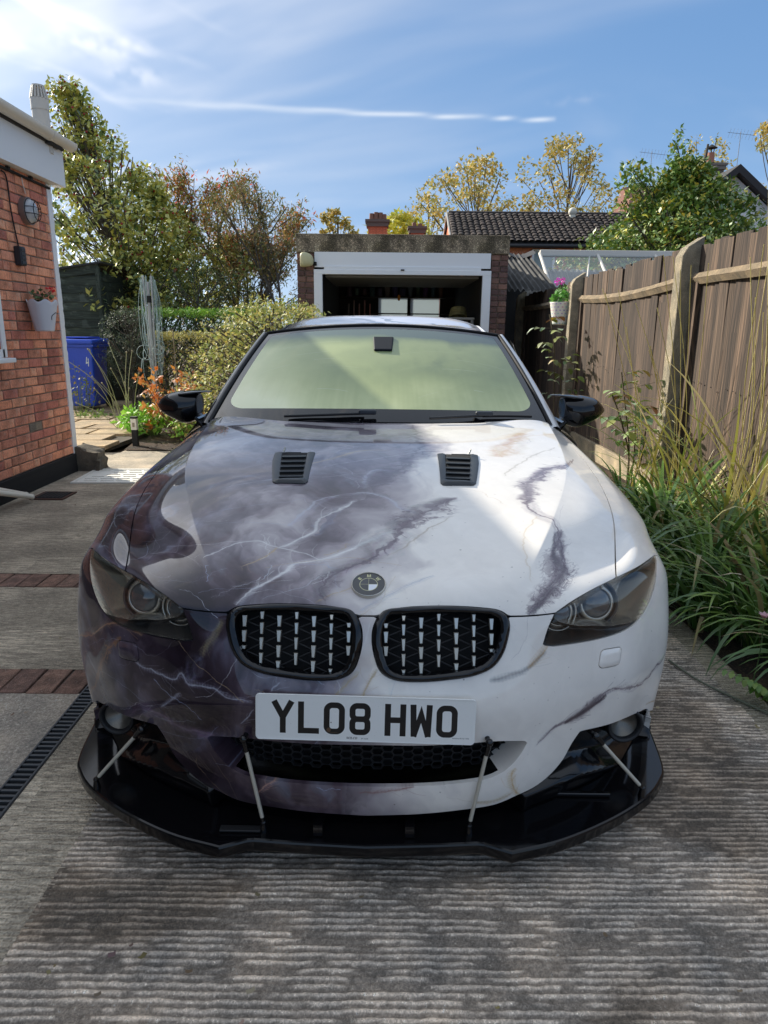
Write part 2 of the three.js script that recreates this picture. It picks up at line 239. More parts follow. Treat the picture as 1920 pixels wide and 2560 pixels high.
// ---------------------------------------------------------------- the printed wrap: marble from dark plum to white, with veins, laid out in (u, v) of the skin
const WRAP = 2048;
const wrapCanvas = (() => {
  const c = document.createElement('canvas'); c.width = c.height = WRAP; const g = c.getContext('2d'), im = g.createImageData(WRAP, WRAP), d = im.data;
  const col = (k, t) => k[Math.min(k.length - 2, Math.floor(t))].map((x, i) => mix(x, k[Math.min(k.length - 2, Math.floor(t)) + 1][i], t - Math.min(k.length - 2, Math.floor(t))));
  const RAMP = [[20, 15, 22], [29, 24, 32], [56, 49, 58], [122, 112, 118], [178, 170, 170], [233, 226, 216], [238, 232, 223]];
  for (let y = 0; y < WRAP; y++) {
    const v = y / WRAP * V1, gj = Math.min(NV - 1, Math.floor(v / V1 * NV)) * (NU + 1);
    for (let x = 0; x < WRAP; x++) {
      const gi = x / WRAP * NU, i0 = Math.min(NU - 1, Math.floor(gi)), X = mix(skinP[gj + i0][0], skinP[gj + i0 + 1][0], gi - i0);
      const n1 = fbm(X * 3.1 + 7 - v * 1.2, v * 2.6 + 3 + X * 1.7, 5), n2 = fbm(X * 9 + 31 + n1 * 3, v * 8 + n1 * 4, 5), n3 = fbm(X * 34 + 5 + n2 * 4, v * 34 + 9 + n2 * 5, 4);
      const x0 = v < 1.38 ? mix(0.02, -0.06, v / 1.35) : mix(-0.03, 0.0, (v - 1.38) / 0.5);
      const wdt = v < 1.38 ? mix(0.22, 0.17, v / 1.38) : 0.16;
      let t = (X - x0) / wdt + (n1 - 0.5) * 1.7 + (n2 - 0.5) * 0.5;
      t = 3.3 + t * 1.9; const floor = 2.25 + (n1 - 0.5) * 3.4 + (n2 - 0.5) * 0.8;
      t = clamp(Math.max(t, floor), 0.4, 5.5) + (t < 2.6 ? (n2 - 0.42) * 2.3 : t > 4.6 ? Math.min(0.35, (n2 - 0.52) * 1.5) : (n2 - 0.5) * 0.7);
      const k = col(RAMP, clamp(t, 0, 5.99)), q = 1 + (n3 - 0.5) * (t < 3.5 ? 0.35 : 0.05);
      const blue = t < 3 ? smooth(0.55, 0.75, n2) * 13 : 0, o = (y * WRAP + x) * 4;
      const plum = t < 2.5 ? 5 : 0;
      d[o] = clamp(k[0] * q + plum, 0, 255); d[o + 1] = clamp(k[1] * q + blue * 0.5, 0, 255); d[o + 2] = clamp(k[2] * q + blue, 0, 255); d[o + 3] = 255;
    }
  }
  g.putImageData(im, 0, 0);
  const tx = (p) => { const [u, v] = pick(p[0], p[1]); return [(u / NL + 1) / 2 * WRAP, v / V1 * WRAP]; };
  g.lineCap = g.lineJoin = 'round';
  // a ragged line through the points; the jitter is midpoint displacement
  const rag = (pts, amt) => { let p = pts; for (let k = 0; k < 4; k++) { const q = []; for (let i = 0; i + 1 < p.length; i++) { const [a, b] = [p[i], p[i + 1]], L = Math.hypot(b[0] - a[0], b[1] - a[1]), j = rr(-1, 1) * L * amt; q.push(a, [(a[0] + b[0]) / 2 - (b[1] - a[1]) / (L + 1e-6) * j, (a[1] + b[1]) / 2 + (b[0] - a[0]) / (L + 1e-6) * j]); } q.push(p[p.length - 1]); p = q; } return p; };
  const line = (p, w, style) => { g.strokeStyle = style; for (let i = 0; i + 1 < p.length; i++) { g.lineWidth = Math.max(0.6, w * (0.5 + vnoise(i * 0.37, w * 7.1 + p[0][0]) * 1.1)); g.beginPath(); g.moveTo(...p[i]); g.lineTo(...p[i + 1]); g.stroke(); } };
  // ink-like veins: many fine strands that part and meet again, wider where the noise says so
  const smoothLine = (pts, n) => { const c = new THREE.CatmullRomCurve3(pts.map(([x, y]) => V(x, y, 0)), false, 'centripetal'); return c.getSpacedPoints(n).map((p) => [p.x, p.y]); };
  let veinNo = 0;
  // one vein, pixel by pixel: distance to the line in a space bent by noise, so that its edges tear and its body breaks into wisps
  const inky = (base, w, rgb, o, sd) => {
    const fw = o.fw ?? 0, R = Math.max(w * 5, fw * 1.7) + 14, xs = base.map((p) => p[0]), ys = base.map((p) => p[1]), x0 = Math.max(0, Math.floor(Math.min(...xs) - R)), y0 = Math.max(0, Math.floor(Math.min(...ys) - R)), x1 = Math.min(WRAP, Math.ceil(Math.max(...xs) + R)), y1 = Math.min(WRAP, Math.ceil(Math.max(...ys) + R));
    if (x1 <= x0 || y1 <= y0) return;
    const im2 = g.getImageData(x0, y0, x1 - x0, y1 - y0), D = im2.data, n = base.length, A = o.a ?? 0.85, big = fw ? 0.5 * fw + 5 : 5 + w;
    for (let y = y0; y < y1; y++) for (let x = x0; x < x1; x++) {
      const wx = (fbm(x * 0.011 + sd, y * 0.011, 3) - 0.5) * big * 2 + (fbm(x * 0.05 + sd, y * 0.05 + 7, 3) - 0.5) * (6 + w + fw * 0.35), wy = (fbm(x * 0.011 + 50, y * 0.011 + sd, 3) - 0.5) * big * 2 + (fbm(x * 0.05 + 90, y * 0.05 + sd, 3) - 0.5) * (6 + w + fw * 0.35), X = x + wx, Y = y + wy;
      let best = 1e9, bi = 0; for (let i = 0; i + 1 < n; i++) { const ax = base[i][0], ay = base[i][1], ex = base[i + 1][0] - ax, ey = base[i + 1][1] - ay, t = clamp(((X - ax) * ex + (Y - ay) * ey) / (ex * ex + ey * ey + 1e-6)), dx = X - ax - ex * t, dy = Y - ay - ey * t, q = dx * dx + dy * dy; if (q < best) { best = q; bi = i + t; } }
      const d = Math.sqrt(best); if (d > R) continue;
      const u = bi / (n - 1), end = Math.min(1, 6 * u + 0.25, 6 * (1 - u) + 0.15), lw = w * (0.45 + 1.1 * fbm(bi * 0.11 + sd, 9, 3)) * end;
      let k = A * smooth(1.25, 0.45, d / lw) * mix(0.55, 1, fbm(x * 0.12, y * 0.12 + sd, 2));
      k = Math.max(k, A * 0.30 * Math.exp(-d / (lw * 1.9 + 1)) * mix(0.3, 1, fbm(x * 0.03 + sd, y * 0.03, 3)));
      if (fw) { const f = fw * (0.25 + 1.25 * smooth(0.3, 0.7, fbm(bi * 0.055 + sd, 4, 2))) * end, body = smooth(1.15, 0.2, d / f), n1 = fbm(x * 0.024 + wx * 0.08 + sd, y * 0.024 + wy * 0.08, 4), rid = 1 - Math.abs(2 * fbm(x * 0.03 + wx * 0.12, y * 0.03 + wy * 0.12 + sd, 4) - 1), line2 = smooth(0.80, 0.97, rid); k = Math.max(k, A * body * (0.20 + 0.75 * smooth(0.38, 0.66, n1)) * 0.75, A * smooth(1.5, 0.5, d / f) * line2 * 0.85); }
      if (k < 0.004) continue; const q = ((y - y0) * (x1 - x0) + x - x0) * 4; for (let c2 = 0; c2 < 3; c2++) D[q + c2] = mix(D[q + c2], rgb[c2], clamp(k)); 
    }
    g.putImageData(im2, x0, y0);
  };
  const strand = (base, off, wig, sd) => base.map(([x, y], i) => { const q = base[Math.min(base.length - 1, i + 1)], r = base[Math.max(0, i - 1)], L = Math.hypot(q[0] - r[0], q[1] - r[1]) + 1e-6, nx = -(q[1] - r[1]) / L, ny = (q[0] - r[0]) / L, d = off(i) + wig * ((fbm(i * 0.16 + sd, sd * 3.1, 3) - 0.5) * 2 + (fbm(i * 0.6 + sd, sd, 2) - 0.5) * 0.7); return [x + nx * d, y + ny * d]; });
  const vein = (pts, w, rgb, o = {}) => {
    const pt = pts.map(tx); let len = 0; for (let i = 1; i < pt.length; i++) len += Math.hypot(pt[i][0] - pt[i - 1][0], pt[i][1] - pt[i - 1][1]);
    const base = smoothLine(pt, Math.max(12, Math.round(len / 7))), n = base.length, c = (a) => `rgba(${rgb},${a})`, sd = ++veinNo * 17.3;
    const fat = (i) => Math.pow(smooth(0.25, 0.75, fbm(i * 0.07 + sd, 3, 3)), 1.3) * Math.sin(Math.PI * clamp(0.04 + 0.92 * i / (n - 1)));
    const cl = o.cloud ?? 0;
    for (let k = 0; k < (cl ? 40 : 0); k++) { const side = rr(-1, 1); line(strand(base, (i) => side * cl * (0.25 + 1.1 * fat(i)), cl * 0.8, sd + k * 5.1), rr(1.5, cl * 0.5), c(rr(0.008, 0.03))); }
    inky(base, Math.max(1.6, w * 0.8), rgb.split(',').map(Number), o, sd);
    for (let k = 0; k < (o.twigs ?? 4); k++) { const i = Math.floor(rr(0, n - 2)), q = base[i], e = base[i + 1], a = Math.atan2(e[1] - q[1], e[0] - q[0]) + rr(0.3, 0.9) * (rnd() < 0.5 ? -1 : 1), L = rr(14, 60); line(strand(smoothLine([q, [q[0] + Math.cos(a) * L * 0.5, q[1] + Math.sin(a) * L * 0.5], [q[0] + Math.cos(a * 0.9) * L, q[1] + Math.sin(a * 0.9) * L]], 10), () => 0, 3, sd + k), w * 0.2 + 0.4, c((o.a ?? 0.85) * 0.45)); }
  };
  const Wt = '222,220,216', Wb = '176,178,188', Gd = '176,150,112', Dk = '86,74,84', Dd = '58,47,60', Or = '190,142,92';
  const H = (l) => l.map(([x, y]) => [300 + x / 1.276, 750 + y / 1.276]);              // traced on an enlargement of the bonnet
  vein(H([[370, 970], [430, 920], [520, 870], [560, 840], [640, 828], [720, 800], [860, 740], [890, 725]]), 4.2, Wt, { twigs: 16, cloud: 14 });
  vein(H([[640, 828], [580, 805], [510, 790], [440, 770], [380, 775], [300, 810], [268, 826]]), 2.6, Wt, { twigs: 8 });
  vein(H([[510, 790], [450, 825], [378, 852]]), 1.8, Gd, {});
  vein(H([[515, 788], [565, 768], [625, 735], [635, 705], [660, 680], [720, 655], [745, 640]]), 4.4, Wt, { cloud: 10 });
  vein(H([[540, 720], [600, 670], [640, 640], [700, 625], [790, 615], [850, 630], [905, 665], [945, 680]]), 3.0, Wb, { cloud: 12 });
  vein(H([[780, 600], [790, 560], [830, 540], [870, 550]]), 3, Wb, { cloud: 16 });
  vein(H([[600, 525], [700, 500], [770, 480], [840, 478]]), 2.2, Gd, { cloud: 8 });
  vein(H([[225, 525], [330, 490], [440, 440], [560, 400]]), 1.8, Wb, { a: 0.4 });
  vein(H([[430, 440], [500, 425], [620, 440], [760, 470]]), 1.8, Wb, { a: 0.4 });
  vein(H([[380, 540], [520, 505], [700, 470], [830, 440]]), 1.6, Wb, { a: 0.35 });
  vein(H([[620, 970], [680, 940], [760, 900]]), 2.4, Gd, { a: 0.5 });
  vein(H([[770, 990], [860, 940], [1000, 880]]), 2.2, Wb, { a: 0.55, cloud: 8 });
  vein(H([[650, 830], [680, 870], [690, 905], [700, 940]]), 1.8, Wb, { a: 0.6 });
  vein(H([[1060, 635], [980, 665], [920, 700], [885, 735], [850, 785], [790, 835], [710, 862], [650, 905], [640, 950]]), 5, Dk, { cloud: 34, twigs: 10, a: 0.8, fill: 34, fw: 26 });
  vein(H([[1060, 690], [960, 745], [900, 790], [850, 815]]), 1.6, '150,132,110', { a: 0.5 });
  vein(H([[925, 400], [935, 440], [962, 470], [930, 497], [900, 530], [800, 580], [720, 620], [690, 650]]), 5, Dk, { cloud: 34, twigs: 12, a: 0.6, fill: 30, fw: 24 });
  vein(H([[1445, 508], [1380, 535], [1300, 575]]), 4, Dk, { cloud: 12, a: 0.8, fill: 14, fw: 14 });
  vein(H([[1365, 545], [1340, 570], [1300, 580], [1300, 610], [1330, 680], [1392, 722], [1405, 780], [1432, 880]]), 4, Dk, { cloud: 13, a: 0.75, fill: 16, fw: 11 });
  for (let k = 0; k < 3; k++) vein(H([[1398 + rr(-8, 14), 740], [1395 + rr(-25, 22), 810], [1420 + rr(-30, 14), 875], [1385 + rr(-30, 30), 930], [1335 + rr(-22, 26), 970], [1310 + rr(-8, 14), 1002]]), rr(3, 6), k % 2 ? Dd : Dk, { cloud: 16, a: 0.6, twigs: 10, fill: 22, fw: 26 });
  vein(H([[1290, 425], [1262, 448], [1235, 480], [1205, 500]]), 6, Or, { cloud: 22, a: 0.34, twigs: 6, fill: 26, fw: 26 });
  vein(H([[1400, 400], [1330, 430], [1285, 440]]), 2, Or, { a: 0.4 });
  vein(H([[1390, 470], [1310, 500], [1220, 560]]), 1.3, '150,140,120', { a: 0.5 });
  vein(H([[1320, 690], [1290, 790], [1310, 900]]), 1.6, Gd, { a: 0.35 });
  const B = (l) => l.map(([x, y]) => [150 + x / 1.952, 1300 + y / 1.952]);             // and of the bumper, left half
  vein(B([[290, 575], [225, 640], [195, 720], [170, 800], [150, 880], [115, 945]]), 3.5, '150,104,72', { cloud: 12, twigs: 14, fill: 14, fw: 14 });
  vein(B([[80, 560], [160, 545], [230, 500], [300, 510], [400, 560]]), 3, '186,140,106', { cloud: 9, twigs: 10 });
  vein(B([[370, 690], [410, 722], [480, 745], [560, 772], [600, 745], [625, 792], [665, 800], [745, 815], [800, 850], [935, 890]]), 2.3, Wb, { twigs: 14, cloud: 8 });
  vein(B([[790, 490], [755, 560], [715, 620], [690, 660]]), 7, '176,160,110', { cloud: 15, a: 0.22 });
  vein(B([[690, 670], [650, 720], [625, 790]]), 5, '132,144,170', { cloud: 18, a: 0.15 });
  vein(B([[320, 960], [400, 925], [480, 945], [560, 1000], [650, 1030], [750, 1055]]), 4, '132,114,130', { cloud: 20, a: 0.45, twigs: 10 });
  vein(B([[490, 912], [545, 872], [590, 850]]), 4, Wb, { cloud: 10, a: 0.6 });
  vein(B([[100, 690], [130, 640], [90, 760], [70, 820]]), 1.8, '160,130,120', {});
  vein(B([[1030, 840], [1080, 800]]), 1.8, Wb, {});
  vein(B([[950, 1340], [1040, 1280], [1060, 1270]]), 3, '196,150,130', { cloud: 6 });
  vein(B([[880, 1000], [950, 930]]), 1.6, Wb, {});
  const R = (l) => l.map(([x, y]) => [900 + x / 1.952, 1300 + y / 1.952]);             // right half
  vein(R([[870, 1085], [950, 1010], [1040, 970], [1130, 900], [1185, 858], [1260, 822], [1340, 815], [1400, 770], [1450, 710], [1490, 650]]), 3, Dk, { cloud: 9, twigs: 6, a: 0.75, fill: 20, fw: 13 });
  for (let k = 0; k < 3; k++) vein(R([[1000, 990], [1080, 945 + rr(-8, 8)], [1135, 905 + rr(-8, 8)], [1200, 855]]), 5, Dd, { cloud: 8, a: 0.55 });
  vein(R([[640, 780], [720, 765], [800, 735], [860, 690], [900, 640]]), 3, '120,112,112', { cloud: 14, a: 0.35 });
  vein(R([[820, 720], [880, 650], [930, 590]]), 3, Or, { cloud: 8, a: 0.3 });
  vein(R([[1490, 740], [1440, 840], [1395, 900]]), 2.6, Or, { cloud: 5, a: 0.45 });
  vein(R([[0, 640], [30, 580], [50, 500]]), 1.8, Wt, { a: 0.6 }); vein(R([[10, 870], [50, 780], [80, 730]]), 3.2, Gd, { cloud: 8, a: 0.6 }); vein(R([[-120, 860], [-60, 800], [-10, 740]]), 3, Gd, { cloud: 8, a: 0.55 });
  vein(R([[0, 1335], [120, 1322], [260, 1300]]), 3, '120,74,70', { cloud: 6, a: 0.5 });
  vein(R([[770, 1340], [740, 1290], [735, 1240], [760, 1215]]), 4, '186,142,84', { cloud: 9, a: 0.45 });
  vein(R([[560, 1380], [660, 1370], [740, 1330]]), 3, '190,156,110', { cloud: 9, a: 0.3 });
  // a net of finer veins: pale ones on the dark side, grey ones on the white
  for (let k = 0; k < 300; k++) {
    const x = rr(0.06, 0.94) * WRAP, y = rr(0.02, 0.98) * WRAP, dark = x < WRAP * 0.46 + (y < WRAP * 0.7 ? 40 : 0), a = rr(-0.9, 0.1) + (y > WRAP * 0.72 ? rr(-0.6, 1.2) : 0), L = rr(60, 320), n = 7, q = [];
    let cx = x, cy = y, h = a; for (let i = 0; i < n; i++) { q.push([cx, cy]); h += rr(-0.5, 0.5); cx += Math.cos(h) * L / n; cy += Math.sin(h) * L / n * 1.1; }
    if (!dark && rnd() < 0.7) continue;
    const s = strand(smoothLine(q, 40), () => 0, 7, k * 3.3), c = dark ? ['190,196,206', '150,160,186', '176,150,112', '206,204,202'][k % 4] : ['120,112,116', '168,150,124'][k % 2];
    line(s, rr(0.6, 1.5), `rgba(${c},${dark ? rr(0.22, 0.75) : rr(0.08, 0.25)})`);
    if (dark && k % 3 === 0) for (let m = 0; m < 8; m++) line(strand(smoothLine(q, 24), () => rr(-9, 9), 9, k + m * 7), rr(1, 5), `rgba(${c},${rr(0.008, 0.03)})`);
  }
  // road grime: small specks of grit and insects
  for (let k = 0; k < 900; k++) { const x = rr(0, WRAP), y = rr(0, WRAP), l = x < WRAP * 0.47; g.fillStyle = l ? `rgba(196,190,188,${rr(0.05, 0.4)})` : `rgba(60,52,48,${rr(0.08, 0.5)})`; g.beginPath(); g.ellipse(x, y, rr(0.5, 1.7), rr(0.5, 2), rr(0, 3), 0, 6.3); g.fill(); }
  return c;
})();
const wrapMap = new THREE.CanvasTexture(wrapCanvas); wrapMap.colorSpace = THREE.SRGBColorSpace; wrapMap.flipY = false; wrapMap.anisotropy = 8;
const dustRough = ptex(512, 512, (x, y) => { const n = tfbm(x / 512, y / 512, 6, 6, 3), m = tfbm(x / 512, y / 512, 90, 2, 9), k = 30 + 190 * smooth(0.35, 0.8, n * 0.6 + m * 0.4); return [k, k, k]; }, false);
const wrapMat = M(0xffffff, 0.42, { map: wrapMap, clearcoat: 1, clearcoatRoughness: 0.03, specularIntensity: 0.15, sheen: 0.5, sheenColor: new THREE.Color(0.85, 0.86, 0.88), sheenRoughness: 0.45 });
const gloss = M([0.004, 0.004, 0.005], 0.3, { clearcoat: 1, clearcoatRoughness: 0.03, specularIntensity: 0.05 });
const coatGloss = M([0.004, 0.004, 0.005], 0.35, { clearcoat: 0.8, clearcoatRoughness: 0.09, specularIntensity: 0.05 });
const satin = M([0.012, 0.012, 0.013], 0.55), matt = M([0.008, 0.008, 0.008], 0.9), chrome = M([0.60, 0.57, 0.50], 0.32, { metalness: 0.9 }), rubber = M([0.011, 0.011, 0.011], 0.75);
const alloy = M([0.60, 0.57, 0.48], 0.35, { metalness: 0.35 }), pane = M([1, 1, 1], 0.02, { transmission: 1, thickness: 0, ior: 1.5 });
// ---------------------------------------------------------------- panels of the front
const gapW = 0.0028;
const hood = mesh('hood', panel((k) => S.hood[k] - gapW, { rim: 0.014 }), wrapMat, car);
for (const s of [-1, 1]) mesh('front_fender', panel((k) => S.fender[k] - gapW, { rim: 0.012, side: s }), wrapMat, car);
const intakeLow = Pintake[Pintake.length - 1][1];
const washer = sdCache(poly([[1508, 1625], [1549, 1618], [1553, 1625], [1549, 1657], [1540, 1663], [1503, 1670], [1497, 1664], [1502, 1632]]));
const bumperField = (k) => Math.min(-S.hood[k] - gapW, -S.fender[k] - gapW, -S.lamp[k] - 0.003, -S.kidney[k] - 0.001, -S.intake[k], -S.under[k], -washer[k] - 0.0016);
const bumper = mesh('front_bumper', panel(bumperField, { rim: (u, v) => { const a = Math.abs(u) * UW; return Math.abs(sdPoly(Pintake, a, v)) < 0.012 ? (v > intakeLow - 0.012 && a < 0.24 ? 0.012 : 0.075) : Math.abs(sdPoly(Punder, a, v)) < 0.012 ? 0.045 : 0.012; } }), wrapMat, car);
mesh('inner_liner', panel((k) => Math.min(-S.lamp[k] - 0.004, -S.kidney[k] - 0.002, -S.intake[k] - 0.004, -S.under[k] + 0.01), { lift: () => -0.016, rim: 0 }), matt, car);
// black gloss corner inserts under the painted bumper, set back near its edge and coming forward to the splitter
const Pfin = poly([[1300, 1986], [1380, 1952], [1454, 1922], [1551, 1892], [1612, 1850], [1646, 1816]]); Pfin.push([1.2, Pfin[Pfin.length - 1][1]], [1.2, 3], [Pfin[0][0], 3]);
const insert = mesh('bumper_insert', panel((k) => S.under[k] + 0.02, { lift: (f, u, v) => -0.055 + 0.051 * smooth(-0.010, 0.014, sdPoly(Pfin, Math.abs(u) * UW, v)) + 0.010 * Math.exp(-Math.pow((sdPoly(Pfin, Math.abs(u) * UW, v) - 0.014) / 0.012, 2)), rim: 0 }), coatGloss, car);
// kidney grilles
function kidneyLift(f) { const w = 0.014; return f < w ? 0.004 + 0.007 * Math.sin(Math.PI * clamp(f / w) ** 0.8) : 0; }
const honeyU = (u) => u;
for (const s of [-1, 1]) {
  const kg = mesh('kidney_grille', panel((k) => Math.min(S.kidney[k] - 0.001, 0.0165 - S.kidney[k]), { lift: kidneyLift, rim: 0.03, side: s }), gloss, car);
  mesh('grille_recess', panel((k) => S.kidney[k] - 0.009, { lift: () => -0.055, rim: 0, side: s }), matt, kg);
  // lattice and bright inserts, laid out on the recess at (x across from the centre, y up)
  const lattice = [], cols = 7;
  const px0 = 965, px1 = 1231;
  const node = (c, r) => { const x = px0 + (px1 - px0) * c / (cols - 1), y0 = 1556 + (c % 2 ? -20 : 0) + 0.02 * (x - 965); return [x, y0 + r * 39]; };
  const onto = (x, y, l) => { const [u, v] = pick(x, y), p = skinAt(u, v), n = skinN(u, v); return { p: V(s * p[0] + s * n.x * l, p[1] + n.y * l, p[2] + n.z * l), sd: sdPoly(Pkidney, u * UW, v) }; };
  for (let c = 0; c < cols; c++) for (let r = 0; r < 5; r++) {
    const [x, y] = node(c, r), a = onto(x, y - 15, -0.014), b = onto(x, y + 13, -0.014), m = onto(x, y, -0.024);
    if (m.sd > 0.0) for (const dr of [-1, 1]) { const q = node(c + 1, r + (c % 2 ? (dr < 0 ? -1 : 0) : (dr < 0 ? 0 : 1))); if (c + 1 < cols + 1) { const e = onto(q[0], q[1], -0.024); if (e.sd > 0 && m.sd > 0) lattice.push(rod(m.p, e.p, 0.0022, 0.0022, 5)); } }
    const top = 0.019, inA = a.sd > top, inB = b.sd > top;
    if (!inA && !inB) continue;
    let A = a.p, B = b.p;
    if (!inA || !inB) { for (let t = 0; t <= 1.001; t += 0.05) { const q = onto(x, y - 15 + 28 * t, -0.014); if (!inA && q.sd > top) { A = q.p; break; } if (!inB && q.sd < top) { B = q.p; break; } } }
    if (A.distanceTo(B) < 0.006) continue;
    const L = A.distanceTo(B), w = c % 2 ? 0.0036 : 0.0046, sh = new THREE.Shape(); sh.moveTo(-w, 0); sh.lineTo(w, 0); sh.lineTo(w * 0.55, -L); sh.lineTo(-w * 0.55, -L); sh.closePath();
    const g = new THREE.ExtrudeGeometry(sh, { depth: 0.006, bevelEnabled: true, bevelSize: 0.0012, bevelThickness: 0.0015, bevelSegments: 1 });
    const d = B.clone().sub(A).normalize(), [u, v] = pick(x, y), nn = skinN(u, v); nn.x *= s; const ax = new THREE.Matrix4(), Yv = d.clone().negate(), Zv = nn.clone().sub(Yv.clone().multiplyScalar(nn.dot(Yv))).normalize(), Xv = Yv.clone().cross(Zv); ax.makeBasis(Xv, Yv, Zv).setPosition(A); g.applyMatrix4(ax);
    mesh('bright_insert', g, chrome, kg);
  }
  mesh('lattice', merge(lattice), satin, kg);
}
// lower intake: dark backing and a honeycomb
{
  const back = mesh('lower_grille', panel((k) => S.intake[k] + 0.004, { lift: () => -0.095, rim: 0 }), matt, car);
  const cells = [], W = 0.032, Hh = 0.0155, hex = new THREE.Shape(), hole = new THREE.Path();
  const P = (k, r) => { const pts = [[-0.5, 0], [-0.3, 0.5], [0.3, 0.5], [0.5, 0], [0.3, -0.5], [-0.3, -0.5]]; return pts.map(([a, b]) => [a * W * r, b * Hh * 1.25 * r])[k]; };
  for (let k = 0; k < 6; k++) { k ? hex.lineTo(...P(k, 1.0)) : hex.moveTo(...P(k, 1.0)); k ? hole.lineTo(...P(k, 0.84)) : hole.moveTo(...P(k, 0.84)); } hex.holes.push(hole);
  const one = new THREE.ExtrudeGeometry(hex, { depth: 0.012, bevelEnabled: false });
  for (let r = -6; r < 7; r++) for (let c = -16; c <= 16; c++) {
    const x = c * W * 0.8, y = 0.31 + r * Hh * 1.25 + (c & 1 ? Hh * 0.625 : 0);
    // find the skin at that x, y
    let u = x / UW, v = 1.71; for (let it = 0; it < 12; it++) { const p = skinAt(u, v); u += (x - p[0]) / UW * 0.8; v -= (y - p[1]) * 0.9 * -1 * -1; if (Math.abs(x - p[0]) + Math.abs(y - p[1]) < 5e-4) break; }
    if (sdPoly(Pintake, Math.abs(u) * UW, v) < 0.004) continue;
    const p = skinAt(u, v), n = skinN(u, v), g = one.clone(); g.rotateY(Math.atan2(n.x, n.z)); g.translate(p[0] - n.x * 0.075, y, p[2] - n.z * 0.075); cells.push(g);
  }
  if (cells.length) mesh('honeycomb', merge(cells), satin, back);
}
// headlights: clear lens, a housing behind it, two projectors
const lensMat = M([0.98, 0.97, 0.95], 0.04, { transmission: 1, thickness: 0, ior: 1.5, clearcoat: 0.6, clearcoatRoughness: 0.02 });
const housingBright = M([0.50, 0.47, 0.41], 0.25, { metalness: 0.85 }), housingDark = M([0.03, 0.028, 0.026], 0.35, {}), lensBall = M([0.09, 0.095, 0.10], 0.04, { clearcoat: 1, metalness: 0.3 });
const PL = (x, y) => { const [u, v] = pick(x, y); return { u, v, p: skinAt(u, v), n: skinN(u, v) }; };
const lampLow = sdCache(poly([[1380, 1538], [1400, 1556], [1450, 1566], [1530, 1566], [1600, 1550], [1625, 1560], [1600, 1640], [1340, 1660], [1330, 1600]]));
for (const s of [-1, 1]) {
  const hl = mesh('headlight', panel((k) => S.lamp[k] - 0.002, { rim: 0.02, side: s, lift: () => 0.001 }), lensMat, car);
  const mx = (p) => V(s * p.x, p.y, p.z);
  const bowl = (f) => -0.004 - 0.090 * smooth(0, 0.016, f);
  // bright upper and outer part, dark lower trim
  mesh('reflector', panel((k) => Math.min(S.lamp[k] + 0.001, -lampLow[k]), { lift: bowl, rim: 0, side: s }), housingBright, hl);
  mesh('lamp_trim', panel((k) => Math.min(S.lamp[k] + 0.001, lampLow[k]), { lift: (f) => -0.004 - 0.045 * smooth(0, 0.02, f), rim: 0.05, side: s }), housingDark, hl);
  for (const [px, py, r, dark] of [[1532, 1507, 0.046, 1], [1424, 1534, 0.037, 0]]) {
    const q = PL(px, py), c = V(q.p[0], q.p[1], q.p[2]).addScaledVector(V(q.n.x, q.n.y, q.n.z), -0.048), f = V(0.12, 0.22, 1).normalize();
    c.x *= s; f.x *= s; const turn = new THREE.Quaternion().setFromUnitVectors(V(0, 1, 0), f);
    const lathe = (pts, m, n, par) => { const g = new THREE.LatheGeometry(pts.map(([a, b]) => new THREE.Vector2(a * r, b * r)), 36); g.applyQuaternion(turn); g.translate(c.x, c.y, c.z); return mesh(n, g, m, par); };
    lathe([[0.001, 0.30], [0.25, 0.285], [0.5, 0.22], [0.7, 0.1], [0.8, 0]], lensBall, 'projector_lens', hl);
    lathe([[0.8, -0.2], [0.8, 0.06], [0.84, 0.1], [0.92, 0.08], [1.02, -0.02], [1.08, -0.15], [1.1, -1.0]], housingBright, 'projector_ring', hl);
    lathe([[1.12, -0.35], [1.14, 0.0], [1.18, 0.04], [1.24, 0.03], [1.28, -0.02], [1.3, -0.8]], dark ? housingDark : housingBright, 'lamp_bezel', hl);
  }
}
// headlight washer covers: small raised squares
{ const sd = washer;
  for (const s of [-1, 1]) mesh('washer_cover', panel((k) => sd[k], { lift: (f) => 0.001 + 0.004 * smooth(0, 0.006, f), rim: 0.01, side: s }), wrapMat, car); }
// fog lamps in the inserts
for (const s of [-1, 1]) {
  const q = PL(1570, 1822), n = V(0.12 * s, 0.02, 1).normalize(), c = V(q.p[0] * s, q.p[1], q.p[2]).addScaledVector(n, -0.022), turn = new THREE.Quaternion().setFromUnitVectors(V(0, 1, 0), n);
  const L = (pts) => { const g = new THREE.LatheGeometry(pts.map(([a, b]) => new THREE.Vector2(a, b)), 32); g.applyQuaternion(turn); g.translate(c.x, c.y, c.z); return g; };
  const fl = mesh('fog_light', L([[0.052, -0.03], [0.052, 0.006], [0.047, 0.01], [0.04, 0.004], [0.039, -0.02]]), satin, car);
  mesh('fog_reflector', L([[0.001, -0.028], [0.02, -0.024], [0.039, -0.004]]), M([0.20, 0.19, 0.17], 0.35, { metalness: 0.8 }), fl);
  mesh('fog_lens', L([[0.001, 0.006], [0.02, 0.004], [0.039, -0.002]]), lensMat, fl);
}
